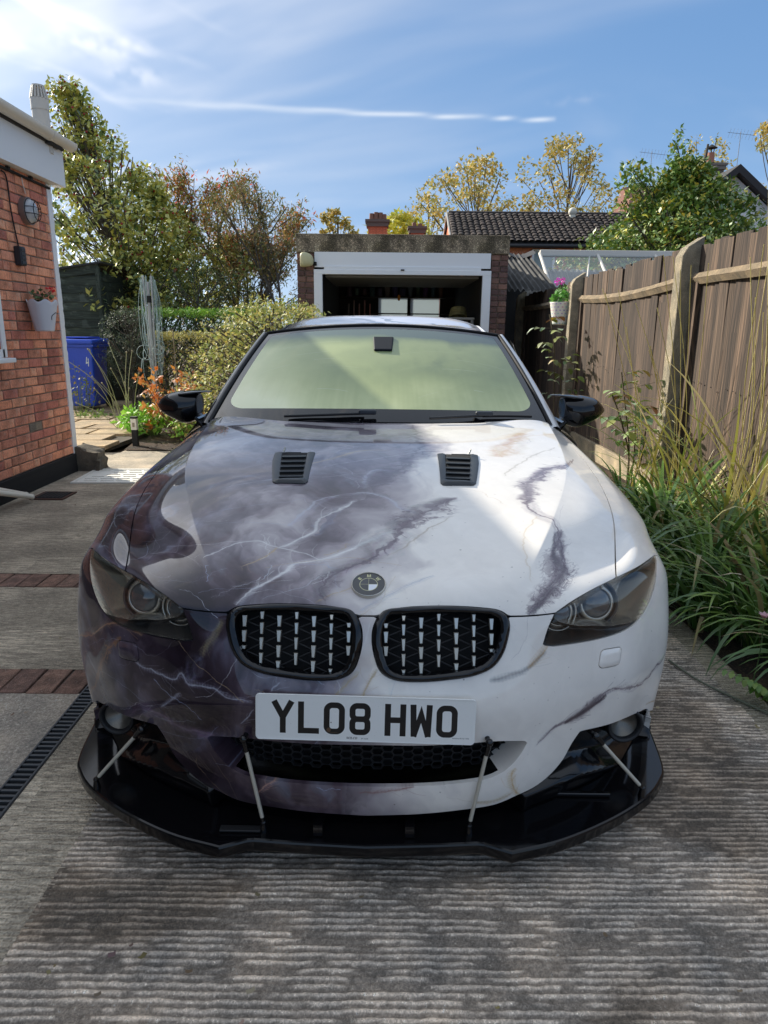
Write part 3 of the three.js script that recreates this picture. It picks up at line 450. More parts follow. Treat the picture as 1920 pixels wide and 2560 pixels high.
// splitter: a black plate with a raised lip, traced along its front edge
const SPLIT = (() => {
  const e = [[912, 2110], [1100, 2106], [1194, 2102], [1212, 2104], [1280, 2124], [1404, 2095], [1548, 2032], [1625, 1978], [1648, 1945], [1655, 1922]].map(([x, y]) => { const p = at(x, y, 'y', 0.128).applyMatrix4(carInv); return [p.x, p.z]; });
  e[0][0] = 0; e.push([0.862, -0.56]); return e;
})();
{
  const out = [...SPLIT.slice(0, 5), ...curve(SPLIT.slice(4), 5).slice(1)];
  const full = [...out.slice(1).reverse().map(([x, z]) => [-x, z]), ...out];
  const sh = new THREE.Shape(full.map(([x, z]) => new THREE.Vector2(x, -z)));
  const g = new THREE.ExtrudeGeometry(sh, { depth: 0.022, bevelEnabled: true, bevelSize: 0.006, bevelThickness: 0.006, bevelSegments: 2 });
  g.rotateX(-Math.PI / 2); g.translate(0, 0.098, 0);
  const sp = mesh('front_splitter', g, coatGloss, car);
  for (const x of [-0.115, 0.105]) mesh('splitter_fin', box(0.022, 0.03, 0.05, x, 0.145, -0.035), gloss, sp);
  const f = box(0.15, 0.012, 0.014, 0.56, 0.133, -0.18, 0.004); mesh('splitter_fin', f, gloss, sp);
  mesh('splitter_joint', box(0.10, 0.006, 0.02, -0.305, 0.131, -0.03, 0.002), satin, sp);
}
// splitter support rods
for (const [x1, y1, x2, y2] of [[1218, 1845, 1172, 2080], [1478, 1830, 1604, 1985]]) {
  const q = PL(x1, y1), b = at(x2, y2, 'y', 0.132).applyMatrix4(carInv), n = V(q.n.x, q.n.y, q.n.z);
  for (const s of [-1, 1]) {
    const mxv = (p) => V(p.x * s, p.y, p.z);
    const A = mxv(V(...q.p).addScaledVector(n, 0.016)), A0 = mxv(V(...q.p).addScaledVector(n, -0.03)), Bq = mxv(V(b.x, 0.150, b.z)), d = Bq.clone().sub(A).normalize();
    const r = mesh('splitter_rod', rod(A.clone().addScaledVector(d, 0.03), Bq.clone().addScaledVector(d, -0.012), 0.0048, 0.0048, 14), alloy, car);
    mesh('rod_joint', merge([rod(A.clone().addScaledVector(d, -0.006), A.clone().addScaledVector(d, 0.034), 0.0066, 0.0058), new THREE.SphereGeometry(0.0095, 14, 10).translate(A.x, A.y, A.z), rod(A0, A, 0.007, 0.006)]), gloss, r);
    mesh('rod_joint', merge([rod(Bq.clone().addScaledVector(d, -0.016), Bq, 0.0058, 0.0058), new THREE.SphereGeometry(0.0075, 14, 10).translate(Bq.x, Bq.y, Bq.z), rod(V(Bq.x, 0.126, Bq.z), Bq, 0.010, 0.006)]), gloss, r);
  }
}
// number plate
{
  const W = 0.52, H = 0.111, font = 'sans-serif';
  const t = ctex(1560, 333, (g, w, h) => {
    g.fillStyle = '#e9e8e2'; g.fillRect(0, 0, w, h);
    for (let k = 0; k < 260; k++) { g.fillStyle = `rgba(90,80,70,${rr(0.04, 0.25)})`; g.beginPath(); g.arc(rr(0, w), rr(0, h), rr(0.6, 2.4), 0, 7); g.fill(); }
    g.strokeStyle = '#101012'; g.lineWidth = 42; g.lineJoin = 'miter'; g.lineCap = 'butt';
    const S3 = (x, f) => { g.save(); g.translate(x, 47); f(); g.restore(); };
    const Ww = 150, Hh = 237, q = 21, R = 40;
    const path = (...p) => { g.beginPath(); p.forEach(([x, y], i) => i ? g.lineTo(x, y) : g.moveTo(x, y)); g.stroke(); };
    const rrect = (x, y, w2, h2, r) => { g.beginPath(); g.roundRect(x, y, w2, h2, r); g.stroke(); };
    const O = () => rrect(q, q, Ww - 2 * q, Hh - 2 * q, R);
    const x0 = 118, st = 183; 
    S3(x0, () => { path([12, 0], [75, 118], [75, Hh]); path([138, 0], [75, 118]); });
    S3(x0 + st, () => path([q, 0], [q, Hh - q], [Ww, Hh - q]));
    S3(x0 + 2 * st, O);
    S3(x0 + 3 * st, () => { rrect(q, q, Ww - 2 * q, Hh / 2 - q, 34); rrect(q, Hh / 2, Ww - 2 * q, Hh / 2 - q, 34); });
    const x1 = x0 + 4 * st + 68;
    S3(x1, () => { path([q, 0], [q, Hh]); path([Ww - q, 0], [Ww - q, Hh]); path([q, Hh / 2], [Ww - q, Hh / 2]); });
    S3(x1 + st, () => { path([q - 4, 0], [q + 4, Hh]); path([Ww - q + 4, 0], [Ww - q - 4, Hh]); g.lineWidth = 36; path([q + 4, Hh], [Ww / 2, 70], [Ww - q - 4, Hh]); });
    g.lineWidth = 42; S3(x1 + 2 * st, O);
    g.fillStyle = '#141416'; g.font = 'italic bold 22px serif'; g.fillText('WILCO', 645, 316); g.font = '13px sans-serif'; g.fillText('JPC 6208', 752, 315); g.fillText('Samanta BS AU 145e', 1400, 292);
    g.fillStyle = 'rgba(112,84,60,0.8)'; g.beginPath(); g.ellipse(520, 252, 15, 17, 0, 0, 7); g.fill(); g.fillStyle = 'rgba(90,70,50,0.6)'; g.fillRect(522, 268, 60, 6); g.beginPath(); g.arc(536, 196, 5, 0, 7); g.fill();
  });
  const sh = new THREE.Shape(), r = 0.009; sh.moveTo(-W / 2 + r, -H / 2); sh.lineTo(W / 2 - r, -H / 2); sh.absarc(W / 2 - r, -H / 2 + r, r, -Math.PI / 2, 0); sh.lineTo(W / 2, H / 2 - r); sh.absarc(W / 2 - r, H / 2 - r, r, 0, Math.PI / 2); sh.lineTo(-W / 2 + r, H / 2); sh.absarc(-W / 2 + r, H / 2 - r, r, Math.PI / 2, Math.PI); sh.lineTo(-W / 2, -H / 2 + r); sh.absarc(-W / 2 + r, -H / 2 + r, r, Math.PI, 1.5 * Math.PI);
  const g = new THREE.ExtrudeGeometry(sh, { depth: 0.003, bevelEnabled: true, bevelSize: 0.0008, bevelThickness: 0.0008, bevelSegments: 1, curveSegments: 8 });
  const p = g.attributes.position, uv = g.attributes.uv; for (let i = 0; i < p.count; i++) { uv.setXY(i, p.getX(i) / W + 0.5, p.getY(i) / H + 0.5); const x = p.getX(i); p.setZ(i, p.getZ(i) - 0.22 * x * x); }
  g.computeVertexNormals();
  const pl = mesh('number_plate', g, M(0xffffff, 0.32, { map: t, clearcoat: 0.35, clearcoatRoughness: 0.2 }), car);
  const tl = at(635, 1735, 'z', -1.375), br = at(1189, 1862, 'z', -1.375), c = at(913, 1800, 'z', -1.386).applyMatrix4(carInv);
  pl.position.copy(c); pl.position.y -= 0.004; pl.scale.set(0.955, 0.97, 1); pl.rotation.set(-0.10, 0.0, -0.016);
}
// roundel on the bonnet lip
{
  const t = ctex(512, 512, (g, w, h) => {
    g.fillStyle = '#15161a'; g.fillRect(0, 0, w, h);
    const q = [['#e6e6e8', 0], ['#16171b', 1], ['#e6e6e8', 2], ['#15161a', 3]];
    const cl = ['#dfe0e4', '#17181c', '#232329', '#17181c'];
    for (let k = 0; k < 4; k++) { g.fillStyle = cl[k]; g.beginPath(); g.moveTo(256, 256); g.arc(256, 256, 140, k * Math.PI / 2, (k + 1) * Math.PI / 2); g.fill(); }
    g.strokeStyle = '#cfc995'; g.lineWidth = 9; g.beginPath(); g.arc(256, 256, 140, 0, 7); g.stroke(); g.lineWidth = 5; g.beginPath(); g.moveTo(256, 116); g.lineTo(256, 396); g.moveTo(116, 256); g.lineTo(396, 256); g.stroke();
    g.fillStyle = '#d6cf93'; g.font = 'bold 84px sans-serif'; g.textAlign = 'center'; g.textBaseline = 'middle';
    [['B', -0.86], ['M', 0], ['W', 0.86]].forEach(([ch, a]) => { g.save(); g.translate(256, 256); g.rotate(a); g.fillText(ch, 0, -192); g.restore(); });
  });
  const q = PL(920, 1464), R = 0.041, n = V(0, q.n.y, q.n.z).normalize(), turn = new THREE.Quaternion().setFromUnitVectors(V(0, 0, 1), n), grp = new THREE.Group(); grp.name = 'badge'; car.add(grp);
  grp.position.set(0, q.p[1], q.p[2]); grp.quaternion.copy(turn);
  const disc = new THREE.CircleGeometry(R * 0.94, 48); disc.translate(0, 0, 0.0045); mesh('badge_face', disc, M(0xffffff, 0.3, { map: t, clearcoat: 1, clearcoatRoughness: 0.05 }), grp);
  const rim = new THREE.LatheGeometry([[0.93, 0.002], [0.945, 0.0062], [0.975, 0.0072], [1.0, 0.005], [1.01, -0.006]].map(([a, b]) => new THREE.Vector2(a * R, b)), 48); rim.rotateX(Math.PI / 2); mesh('badge_rim', rim, chrome, grp);
}
// bonnet vents: a frame round five louvres
{
  const outline = poly([[1093, 1136], [1194, 1139], [1197, 1160], [1190, 1210], [1183, 1215], [1108, 1215], [1101, 1209]]), inner = poly([[1112, 1137], [1176, 1139], [1172, 1207], [1116, 1203]]);
  const so = sdCache(outline), si = sdCache(inner);
  const dark = M([0.022, 0.026, 0.03], 0.42);
  for (const s of [-1, 1]) {
    const vent = mesh('hood_vent', panel((k) => Math.min(so[k], -si[k]), { lift: (f) => 0.003 + 0.007 * smooth(0, 0.007, f), rim: 0.014, side: s }), dark, car);
    mesh('vent_floor', panel((k) => si[k] + 0.003, { lift: () => 0.0015, rim: 0, side: s }), matt, vent);
    for (let i = 0; i < 5; i++) {
      const y0 = 1144 + i * 12.4, a = [[1114, y0], [1175, y0 + 2], [1174, y0 + 10], [1115, y0 + 8]].map(([x, y], k) => { const q = PL(x, y), l = k < 2 ? 0.0022 : 0.009; return V(s * (q.p[0] + q.n.x * l), q.p[1] + q.n.y * l, q.p[2] + q.n.z * l); });
      const g = new THREE.BufferGeometry().setFromPoints([...a, ...a.map((p) => p.clone().add(V(0, -0.003, 0)))]); g.setIndex(s > 0 ? [0, 2, 1, 0, 3, 2, 3, 7, 6, 3, 6, 2, 4, 5, 6, 4, 6, 7, 0, 4, 7, 0, 7, 3, 1, 2, 6, 1, 6, 5] : [0, 1, 2, 0, 2, 3, 3, 6, 7, 3, 2, 6, 4, 6, 5, 4, 7, 6, 0, 7, 4, 0, 3, 7, 1, 6, 2, 1, 5, 6]); const f = g.toNonIndexed(); f.computeVertexNormals(); f.setAttribute('uv', new THREE.BufferAttribute(new Float32Array(f.attributes.position.count * 2), 2)); mesh('louvre', f, dark, vent);
    }
    const q = PL(1172, 1142), b = V(s * q.p[0], q.p[1] + 0.01, q.p[2]); mesh('vent_stud', rod(b, V(b.x + 0.006, b.y + 0.014, b.z - 0.004), 0.0035, 0.003, 10), alloy, vent);
  }
}
// ---------------------------------------------------------------- cabin: windscreen, pillars, roof, mirrors, wipers, rear body
const toCar = (v) => v.clone().applyMatrix4(carInv);
function grid(nx, ny, f) {               // f(s, t) -> Vector3, s and t in 0..1
  const pos = [], uv = [], idx = [];
  for (let j = 0; j <= ny; j++) for (let i = 0; i <= nx; i++) { const p = f(i / nx, j / ny); pos.push(p.x, p.y, p.z); uv.push(i / nx, j / ny); }
  for (let j = 0; j < ny; j++) for (let i = 0; i < nx; i++) { const a = j * (nx + 1) + i; idx.push(a, a + 1, a + nx + 2, a, a + nx + 2, a + nx + 1); }
  const g = new THREE.BufferGeometry(); g.setAttribute('position', new THREE.Float32BufferAttribute(pos, 3)); g.setAttribute('uv', new THREE.Float32BufferAttribute(uv, 2)); g.setIndex(idx); g.computeVertexNormals(); return g;
}
// the screen: s across -1..1, t from the cowl to the header
const screen = (s, t, lift = 0) => {
  const q = s * s, x = s * mix(0.728, 0.585, t), yb = 0.958 - 0.028 * q, yt = 1.335 - 0.043 * q, zb = 1.335 + 0.245 * q, zt = 2.13 + 0.09 * q, b = 4 * t * (1 - t);
  return V(x, mix(yb, yt, t) + 0.016 * b + lift * 0.85, -mix(zb, zt, t) + 0.010 * b + lift * 0.5);
};
const mistGlowTex = ptex(1024, 512, (x, y) => {  // misted film with the glow of light painted in, paler at left and foot
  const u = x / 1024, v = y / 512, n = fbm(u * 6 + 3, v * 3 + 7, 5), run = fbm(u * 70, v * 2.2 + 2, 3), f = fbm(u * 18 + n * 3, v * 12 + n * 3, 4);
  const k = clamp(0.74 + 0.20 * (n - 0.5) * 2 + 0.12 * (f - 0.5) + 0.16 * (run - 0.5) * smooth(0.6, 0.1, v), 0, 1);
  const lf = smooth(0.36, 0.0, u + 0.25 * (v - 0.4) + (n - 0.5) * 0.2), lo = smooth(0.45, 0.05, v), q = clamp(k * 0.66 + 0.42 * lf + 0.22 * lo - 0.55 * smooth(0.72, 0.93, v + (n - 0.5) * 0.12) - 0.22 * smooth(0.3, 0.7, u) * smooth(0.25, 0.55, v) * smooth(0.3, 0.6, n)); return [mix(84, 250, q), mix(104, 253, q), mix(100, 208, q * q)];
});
const mistT = ptex(512, 256, (x, y) => { const u = x / 512, v = y / 256, n = fbm(u * 6 + 3, v * 3 + 7, 5), k = 255 * clamp(0.66 + (n - 0.5) * 0.5); return [k, k, k]; }, false);
const fi = [[-0.935, 0.075], [0.935, 0.93]];     // the clear field inside the black border
const inField = (s, t) => { const r = 0.16, cx = Math.abs(s), x1 = 0.938 - 0.006 * t, y0 = 0.10, y1 = 0.945; const ax = (x1 - cx) * 0.70, ay = Math.min(t - y0, y1 - t) * 0.85; const R = t < 0.5 ? 0.085 : 0.02; if (ax < R && ay < R) return R - Math.hypot(R - ax, R - ay); return Math.min(ax, ay); };
function screenPart(field, lift, nx = 150, ny = 90) {   // cells of the screen where field > 0, cut along field = 0
  const pos = [], uv = [], idx = [], map = new Map(), put = (s, t) => { const p = screen(s, t, lift); pos.push(p.x, p.y, p.z); uv.push(s * 0.5 + 0.5, t); return pos.length / 3 - 1; };
  const C = (i, j) => [(i / nx) * 2 - 1, j / ny], key = (a, b) => a[0] < b[0] || (a[0] === b[0] && a[1] < b[1]) ? a.join() + '|' + b.join() : b.join() + '|' + a.join();
  for (let j = 0; j < ny; j++) for (let i = 0; i < nx; i++) {
    const c = [[i, j], [i + 1, j], [i + 1, j + 1], [i, j + 1]], f = c.map((q) => field(...C(...q))); if (f.every((x) => x <= 0)) continue; const loop = [];
    for (let k = 0; k < 4; k++) { const m = (k + 1) % 4; if (f[k] > 0) { const kk = c[k].join(); if (!map.has(kk)) map.set(kk, put(...C(...c[k]))); loop.push(map.get(kk)); } if ((f[k] > 0) !== (f[m] > 0)) { const kk = key(c[k], c[m]); if (!map.has(kk)) { const t = f[k] / (f[k] - f[m]), a = C(...c[k]), b = C(...c[m]); map.set(kk, put(mix(a[0], b[0], t), mix(a[1], b[1], t))); } loop.push(map.get(kk)); } }
    for (let k = 1; k + 1 < loop.length; k++) idx.push(loop[0], loop[k], loop[k + 1]);
  }
  const g = new THREE.BufferGeometry(); g.setAttribute('position', new THREE.Float32BufferAttribute(pos, 3)); g.setAttribute('uv', new THREE.Float32BufferAttribute(uv, 2)); g.setIndex(idx); g.computeVertexNormals(); return g;
}
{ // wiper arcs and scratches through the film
  const d = mistGlowTex.image.data, put = (x, y, a) => { x = Math.round(x); y = Math.round(y); if (x < 0 || y < 0 || x > 1023 || y > 511) return; for (let c = 0; c < 3; c++) { const o = (y * 1024 + x) * 4 + c; d[o] = mix(d[o], 252, a); } };
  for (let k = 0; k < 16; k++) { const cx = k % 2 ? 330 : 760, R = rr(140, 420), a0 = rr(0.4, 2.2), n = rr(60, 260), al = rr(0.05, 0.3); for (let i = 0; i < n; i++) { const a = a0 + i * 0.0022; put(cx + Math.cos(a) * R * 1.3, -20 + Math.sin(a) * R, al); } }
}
const mistGlowMat = M(0xffffff, 0.95, { map: mistGlowTex, transmission: 0.14, thickness: 0, clearcoat: 1, clearcoatRoughness: 0.03, specularIntensity: 0.3 });
const windscreen = mesh('windscreen', screenPart((s, t) => inField(s, t), 0), mistGlowMat, car);
mesh('screen_border', screenPart((s, t) => Math.min(-inField(s, t), 1), 0.0004), gloss, windscreen);
mesh('sensor_housing', (() => { const g = new RoundedBoxGeometry(0.09, 0.012, 0.15, 4, 0.006); const p = g.attributes.position; for (let i = 0; i < p.count; i++) p.setX(i, p.getX(i) * (1 - 1.1 * (p.getZ(i)) )); g.computeVertexNormals(); const a = screen(0, 0.80), b = screen(0, 0.90), n = b.clone().sub(a).normalize(); g.rotateX(Math.atan2(n.y, -n.z)); const c = screen(0.012, 0.735, 0.003); g.translate(c.x, c.y, c.z); return g; })(), M([0.010, 0.012, 0.016], 0.6, { specularIntensity: 0.4 }), windscreen);
// A pillars and roof frame: a strip outside the screen edge
const strip = (s, from, to, n, w0, w1, drop) => grid(6, n, (a, t0) => { const t = mix(from, to, t0), e = screen(s, t), w = mix(w0, w1, t), k = a; return V(e.x + s * w * k, e.y + 0.012 * Math.sin(Math.PI * Math.min(1, k * 1.3)) - drop * k * k, e.z - 0.06 * k * k - 0.01 * k); });
const wrapDark = M([0.012, 0.010, 0.014], 0.4, { clearcoat: 1, clearcoatRoughness: 0.03 }), wrapLight = M([0.60, 0.59, 0.58], 0.42, { clearcoat: 1, clearcoatRoughness: 0.04 });
for (const s of [-1, 1]) {
  const p = mesh('roof_pillar', strip(s, -0.04, 1.0, 40, 0.078, 0.062, 0.05), s < 0 ? wrapDark : wrapLight, car);
  mesh('screen_seal', tube(Array.from({ length: 20 }, (_, i) => screen(s * 1.0, mix(-0.02, 0.985, i / 19), 0.003)), 0.008, 8, 60), rubber, p);
}
// roof: from the header to the rear screen
const roofAt = (s, t) => { const q = s * s, D = mix(2.13, 3.55, t), hw = mix(0.635, 0.60, t) , e = Math.pow(Math.abs(s), 3.2); const crown = 1.335 + 0.072 * Math.sin(Math.PI * clamp(t * 0.78 + 0.02)) - 0.02 * t * t; const a6 = Math.pow(Math.abs(s), 6), fl = smooth(0, 0.5, t); return V(s * hw, mix(1.337 - 0.043 * q * 0.93 - 0.03 * a6, crown - 0.018 * q - 0.085 * a6, fl), -(D + 0.09 * q * (1 - t) + 0.02 * e)); };
const roofTex = ptex(512, 512, (x, y) => { const u = x / 512, v = y / 512, n = fbm(u * 5 + 3, v * 7, 5), t = smooth(0.16, 0.46, u + (n - 0.5) * 0.35), d = fbm(u * 14 + v * 9 + n * 4, v * 4 - u * 6, 4); const k = mix(110, 226, t) - 90 * smooth(0.62, 0.72, d) * t; return [k, k * 0.985, k * 1.01]; });
const roof = mesh('roof', grid(48, 40, (a, b) => roofAt(a * 2 - 1, b)), M(0xffffff, 0.42, { map: roofTex, clearcoat: 1, clearcoatRoughness: 0.04 }), car);
mesh('header_seal', tube(Array.from({ length: 25 }, (_, i) => screen(i / 12 - 1, 1.0, 0.002)), 0.0065, 8, 60), rubber, roof);
for (const s of [-1, 1]) mesh('roof_trim', tube(Array.from({ length: 10 }, (_, i) => roofAt(s * 0.90, 0.06 + 0.9 * i / 9).add(V(0, 0.002, 0))), 0.006, 8, 40), s < 0 ? rubber : wrapLight, roof);
// header panel joint line
mesh('roof_joint', tube(Array.from({ length: 25 }, (_, i) => roofAt(mix(-0.96, 0.96, i / 24), 0.05).add(V(0, -0.0005, 0))), 0.0022, 6, 60), matt, roof);
// rear screen and side glass
const rearGlass = (s, t) => V(s * mix(0.56, 0.62, t), mix(1.30, 0.98, t) - 0.03 * s * s, -mix(3.55, 4.05, t) + 0.12 * s * s * (1 - t));
mesh('rear_screen', grid(16, 10, (a, b) => rearGlass(a * 2 - 1, b)), pane, car);
for (const s of [-1, 1]) {
  const g = grid(24, 8, (a, b) => { const D = mix(1.72, 3.75, a), top = 1.27 - 0.25 * smooth(2.25, 1.66, D) - 0.22 * smooth(3.25, 3.78, D), x = mix(0.80, mix(0.66, 0.62, a), b); return V(s * x, mix(0.93, Math.max(0.94, top), b), -D); });
  mesh('side_window', g, pane, car);
  const quarter = grid(10, 10, (a, b) => { const t = a, A = V(s * 0.615, 1.285, -3.5), B = V(s * 0.80, 0.93, -3.80), C = rearGlass(s, 0), D = rearGlass(s, 1); return A.lerp(B, b).lerp(C.lerp(D, b), t); });
  mesh('rear_pillar', quarter, s < 0 ? wrapDark : wrapLight, car);
}
// side of the body from the front wheel arch back, with the arch cut out
for (const s of [-1, 1]) {
  const sect = (D, b) => { const y = mix(0.24, 0.935, b); let x = 0.868 + 0.024 * Math.sin(Math.PI * clamp(b * 0.9 + 0.08)) - 0.07 * smooth(0.84, 1, b); x -= 0.10 * smooth(3.9, 4.55, D) + 0.012 * (1 - smooth(1.0, 1.8, D)); return V(s * x, y, -D); };
  const arch = (D, Dc) => { const d = Math.abs(D - Dc); return d < 0.355 ? 0.30 + Math.sqrt(0.355 * 0.355 - d * d) : 0.24; };
  const side = (d0, d1, nx, cowl) => grid(nx, 14, (a, b) => { const D = mix(d0, d1, a), lo = Math.max(arch(D, 0.87), arch(D, 3.56)); let yb = lo, yt = cowl ? mix(0.632, 0.74, smooth(0.52, 1.66, D)) : 0.93; const y = mix(yb, Math.max(yt, yb + 0.004), b), p = sect(D, clamp((y - 0.24) / 0.695)); if (cowl) { p.x = s * mix(Math.abs(p.x), 0.852 + 0.04 * smooth(0.5, 0.95, D), 1); } p.y = y; return p; });
  mesh('fender_side', side(0.56, 1.66, 60, true), s < 0 ? wrapDark : wrapLight, car);
  const door = mesh('door', side(1.67, 3.05, 24, false), s < 0 ? wrapDark : wrapLight, car);
  mesh('door_handle', box(0.03, 0.03, 0.19, s * 0.885, 0.79, -2.78, 0.01), s < 0 ? wrapDark : wrapLight, door);
  mesh('rear_quarter', side(3.06, 4.56, 60, false), s < 0 ? wrapDark : wrapLight, car);
  // shoulder between the side and the glass
  mesh('window_ledge', grid(24, 3, (a, b) => { const D = mix(1.62, 4.0, a); return V(s * mix(0.80, 0.79, b), mix(0.935, 0.93, b) - 0.001, -D); }), gloss, car);
}
{ // boot lid, rear bumper, underbody and cabin floor keep light from coming in from below
  mesh('boot_lid', grid(16, 12, (a, b) => { const s = a * 2 - 1; return V(s * 0.79, mix(0.985, 0.93, b) - 0.05 * Math.pow(Math.abs(s), 3) - 0.02 * b * b, -mix(4.0, 4.56, b)); }), wrapLight, car);
  mesh('rear_bumper', grid(20, 10, (a, b) => { const s = a * 2 - 1; return V(s * 0.79, mix(0.92, 0.26, b), -(4.57 + 0.06 * Math.sin(Math.PI * b) - 0.12 * s * s)); }), wrapLight, car);
  mesh('underbody', box(1.62, 0.03, 3.75, 0, 0.23, -2.6), matt, car);
  const seatM = M([0.02, 0.02, 0.022], 0.8);
  mesh('dashboard', grid(20, 8, (a, b) => { const s = a * 2 - 1; return V(s * 0.74, mix(0.945, 0.90, b) - 0.03 * s * s, -(1.36 + 0.24 * s * s + 0.55 * b)); }), seatM, car);
  for (const x of [-0.37, 0.37]) { const st = new THREE.Group(); st.name = 'seat'; car.add(st); mesh('cushion', box(0.50, 0.18, 0.52, x, 0.47, -2.75, 0.06), seatM, st); mesh('backrest', box(0.50, 0.62, 0.16, x, 0.78, -3.08, 0.06), seatM, st); mesh('headrest', box(0.26, 0.18, 0.10, x, 1.14, -3.12, 0.04), seatM, st); }
  mesh('steering_wheel', new THREE.TorusGeometry(0.18, 0.016, 8, 28).rotateX(-0.45).translate(0.37, 0.88, -2.18), seatM, car);
  mesh('cowl_cover', grid(30, 4, (a, b) => { const s = a * 2 - 1, e = screen(s, 0.06, -0.004); const f = V(s * 0.745, 0.925 - 0.03 * s * s, -(1.31 + 0.245 * s * s)); return f.lerp(e, b); }), satin, car);
}
// wheels
for (const [x, D] of [[-0.70, 0.87], [0.70, 0.87], [-0.75, 3.56], [0.75, 3.56]]) {
  const w = new THREE.Group(); w.name = 'wheel'; w.position.set(x, 0.318, -D); car.add(w);
  const tg = new THREE.LatheGeometry([[0.235, -0.11], [0.30, -0.115], [0.318, -0.09], [0.318, 0.09], [0.30, 0.115], [0.235, 0.11]].map(([a, b]) => new THREE.Vector2(a, b)), 48); tg.rotateZ(Math.PI / 2); mesh('tyre', tg, rubber, w);
  const sp = []; for (let k = 0; k < 10; k++) { const b = box(0.03, 0.20, 0.028, 0, 0.12, 0, 0.005); b.rotateX(k * Math.PI / 5); b.translate(Math.sign(x) * 0.085, 0, 0); sp.push(b); }
  const rg = new THREE.LatheGeometry([[0.20, -0.10], [0.235, -0.11], [0.235, 0.11], [0.222, 0.10], [0.21, -0.10]].map(([a, b]) => new THREE.Vector2(a, b)), 40); rg.rotateZ(Math.PI / 2); sp.push(rg); const hub = new THREE.CylinderGeometry(0.06, 0.06, 0.04, 24); hub.rotateZ(Math.PI / 2); hub.translate(Math.sign(x) * 0.085, 0, 0); sp.push(hub); mesh('rim', merge(sp), satin, w);
}
// wheel arch liners
for (const s of [-1, 1]) mesh('arch_liner', new THREE.CylinderGeometry(0.335, 0.335, 0.30, 32, 1, true, 0, Math.PI * 2).rotateZ(Math.PI / 2).translate(s * 0.66, 0.31, -0.88), matt, car);
// door mirrors: a pod drawn out to a point, a horn on its inner upper edge, a short foot
const loftY = (sections, n = 24) => {      // sections [x, y centre, half height up, half height down, z centre, half depth]
  const pos = [], idx = [], ns = sections.length - 1, rows = ns * 5, f = [0, 1, 2, 3, 4, 5].map((k) => naturalSpline(sections.map((_, i) => i), sections.map((q) => q[k])));
  for (let j = 0; j <= rows; j++) { const q = f.map((h) => h(j / 5)); for (let i = 0; i < n; i++) { const a = i / n * 2 * Math.PI, cy = Math.sin(a), cz = Math.cos(a), e = (v) => Math.sign(v) * Math.pow(Math.abs(v), 0.82); pos.push(q[0], q[1] + e(cy) * Math.max(0.0005, cy > 0 ? q[2] : q[3]), q[4] + e(cz) * Math.max(0.0005, q[5])); } }
  for (let j = 0; j < rows; j++) for (let i = 0; i < n; i++) { const a = j * n + i, b = j * n + (i + 1) % n; idx.push(a, b, a + n, b, b + n, a + n); }
  const c0 = pos.length / 3; for (const j of [0, rows]) { let c = [0, 0, 0]; for (let i = 0; i < n; i++) for (let k = 0; k < 3; k++) c[k] += pos[(j * n + i) * 3 + k] / n; pos.push(...c); }
  for (let i = 0; i < n; i++) { idx.push(c0, (i + 1) % n, i); idx.push(c0 + 1, rows * n + i, rows * n + (i + 1) % n); }
  const g = new THREE.BufferGeometry(); g.setAttribute('position', new THREE.Float32BufferAttribute(pos, 3)); g.setAttribute('uv', new THREE.Float32BufferAttribute(new Float32Array(pos.length / 3 * 2), 2)); g.setIndex(idx); return g;
};
const mirrorX = (g) => { const p = g.attributes.position; for (let i = 0; i < p.count; i++) p.setX(i, -p.getX(i)); const ix = g.index.array; for (let k = 0; k < ix.length; k += 3) { const t = ix[k]; ix[k] = ix[k + 1]; ix[k + 1] = t; } return g; };
for (const s of [-1, 1]) {
  const out = (sec) => { const g = loftY(sec); if (s < 0) mirrorX(g); g.computeVertexNormals(); g.translate(s * 0.815, 0.972, -1.74); return g; };
  const mr = mesh('door_mirror', out([[0.0, 0.014, 0.034, 0.040, 0, 0.060], [0.012, 0.004, 0.055, 0.062, 0, 0.078], [0.06, -0.004, 0.071, 0.072, 0.004, 0.092], [0.10, -0.001, 0.065, 0.061, 0.006, 0.086], [0.14, 0.004, 0.050, 0.048, 0.004, 0.070], [0.17, 0.004, 0.028, 0.028, 0, 0.045], [0.188, 0.002, 0.006, 0.006, 0, 0.016]]), gloss, car);
  mesh('mirror_horn', out([[0.075, 0.056, 0.008, 0.012, 0.01, 0.066], [0.035, 0.060, 0.010, 0.012, 0.01, 0.066], [0.0, 0.064, 0.007, 0.009, 0.012, 0.050], [-0.03, 0.067, 0.004, 0.005, 0.014, 0.034], [-0.058, 0.067, 0.0025, 0.0025, 0.016, 0.018]].reverse()), gloss, mr);
  mesh('mirror_stalk', out([[-0.04, -0.10, 0.022, 0.03, 0, 0.055], [-0.012, -0.075, 0.024, 0.03, 0, 0.05], [0.012, -0.045, 0.03, 0.026, 0, 0.055], [0.04, -0.02, 0.03, 0.026, 0, 0.06]]), gloss, mr);
}
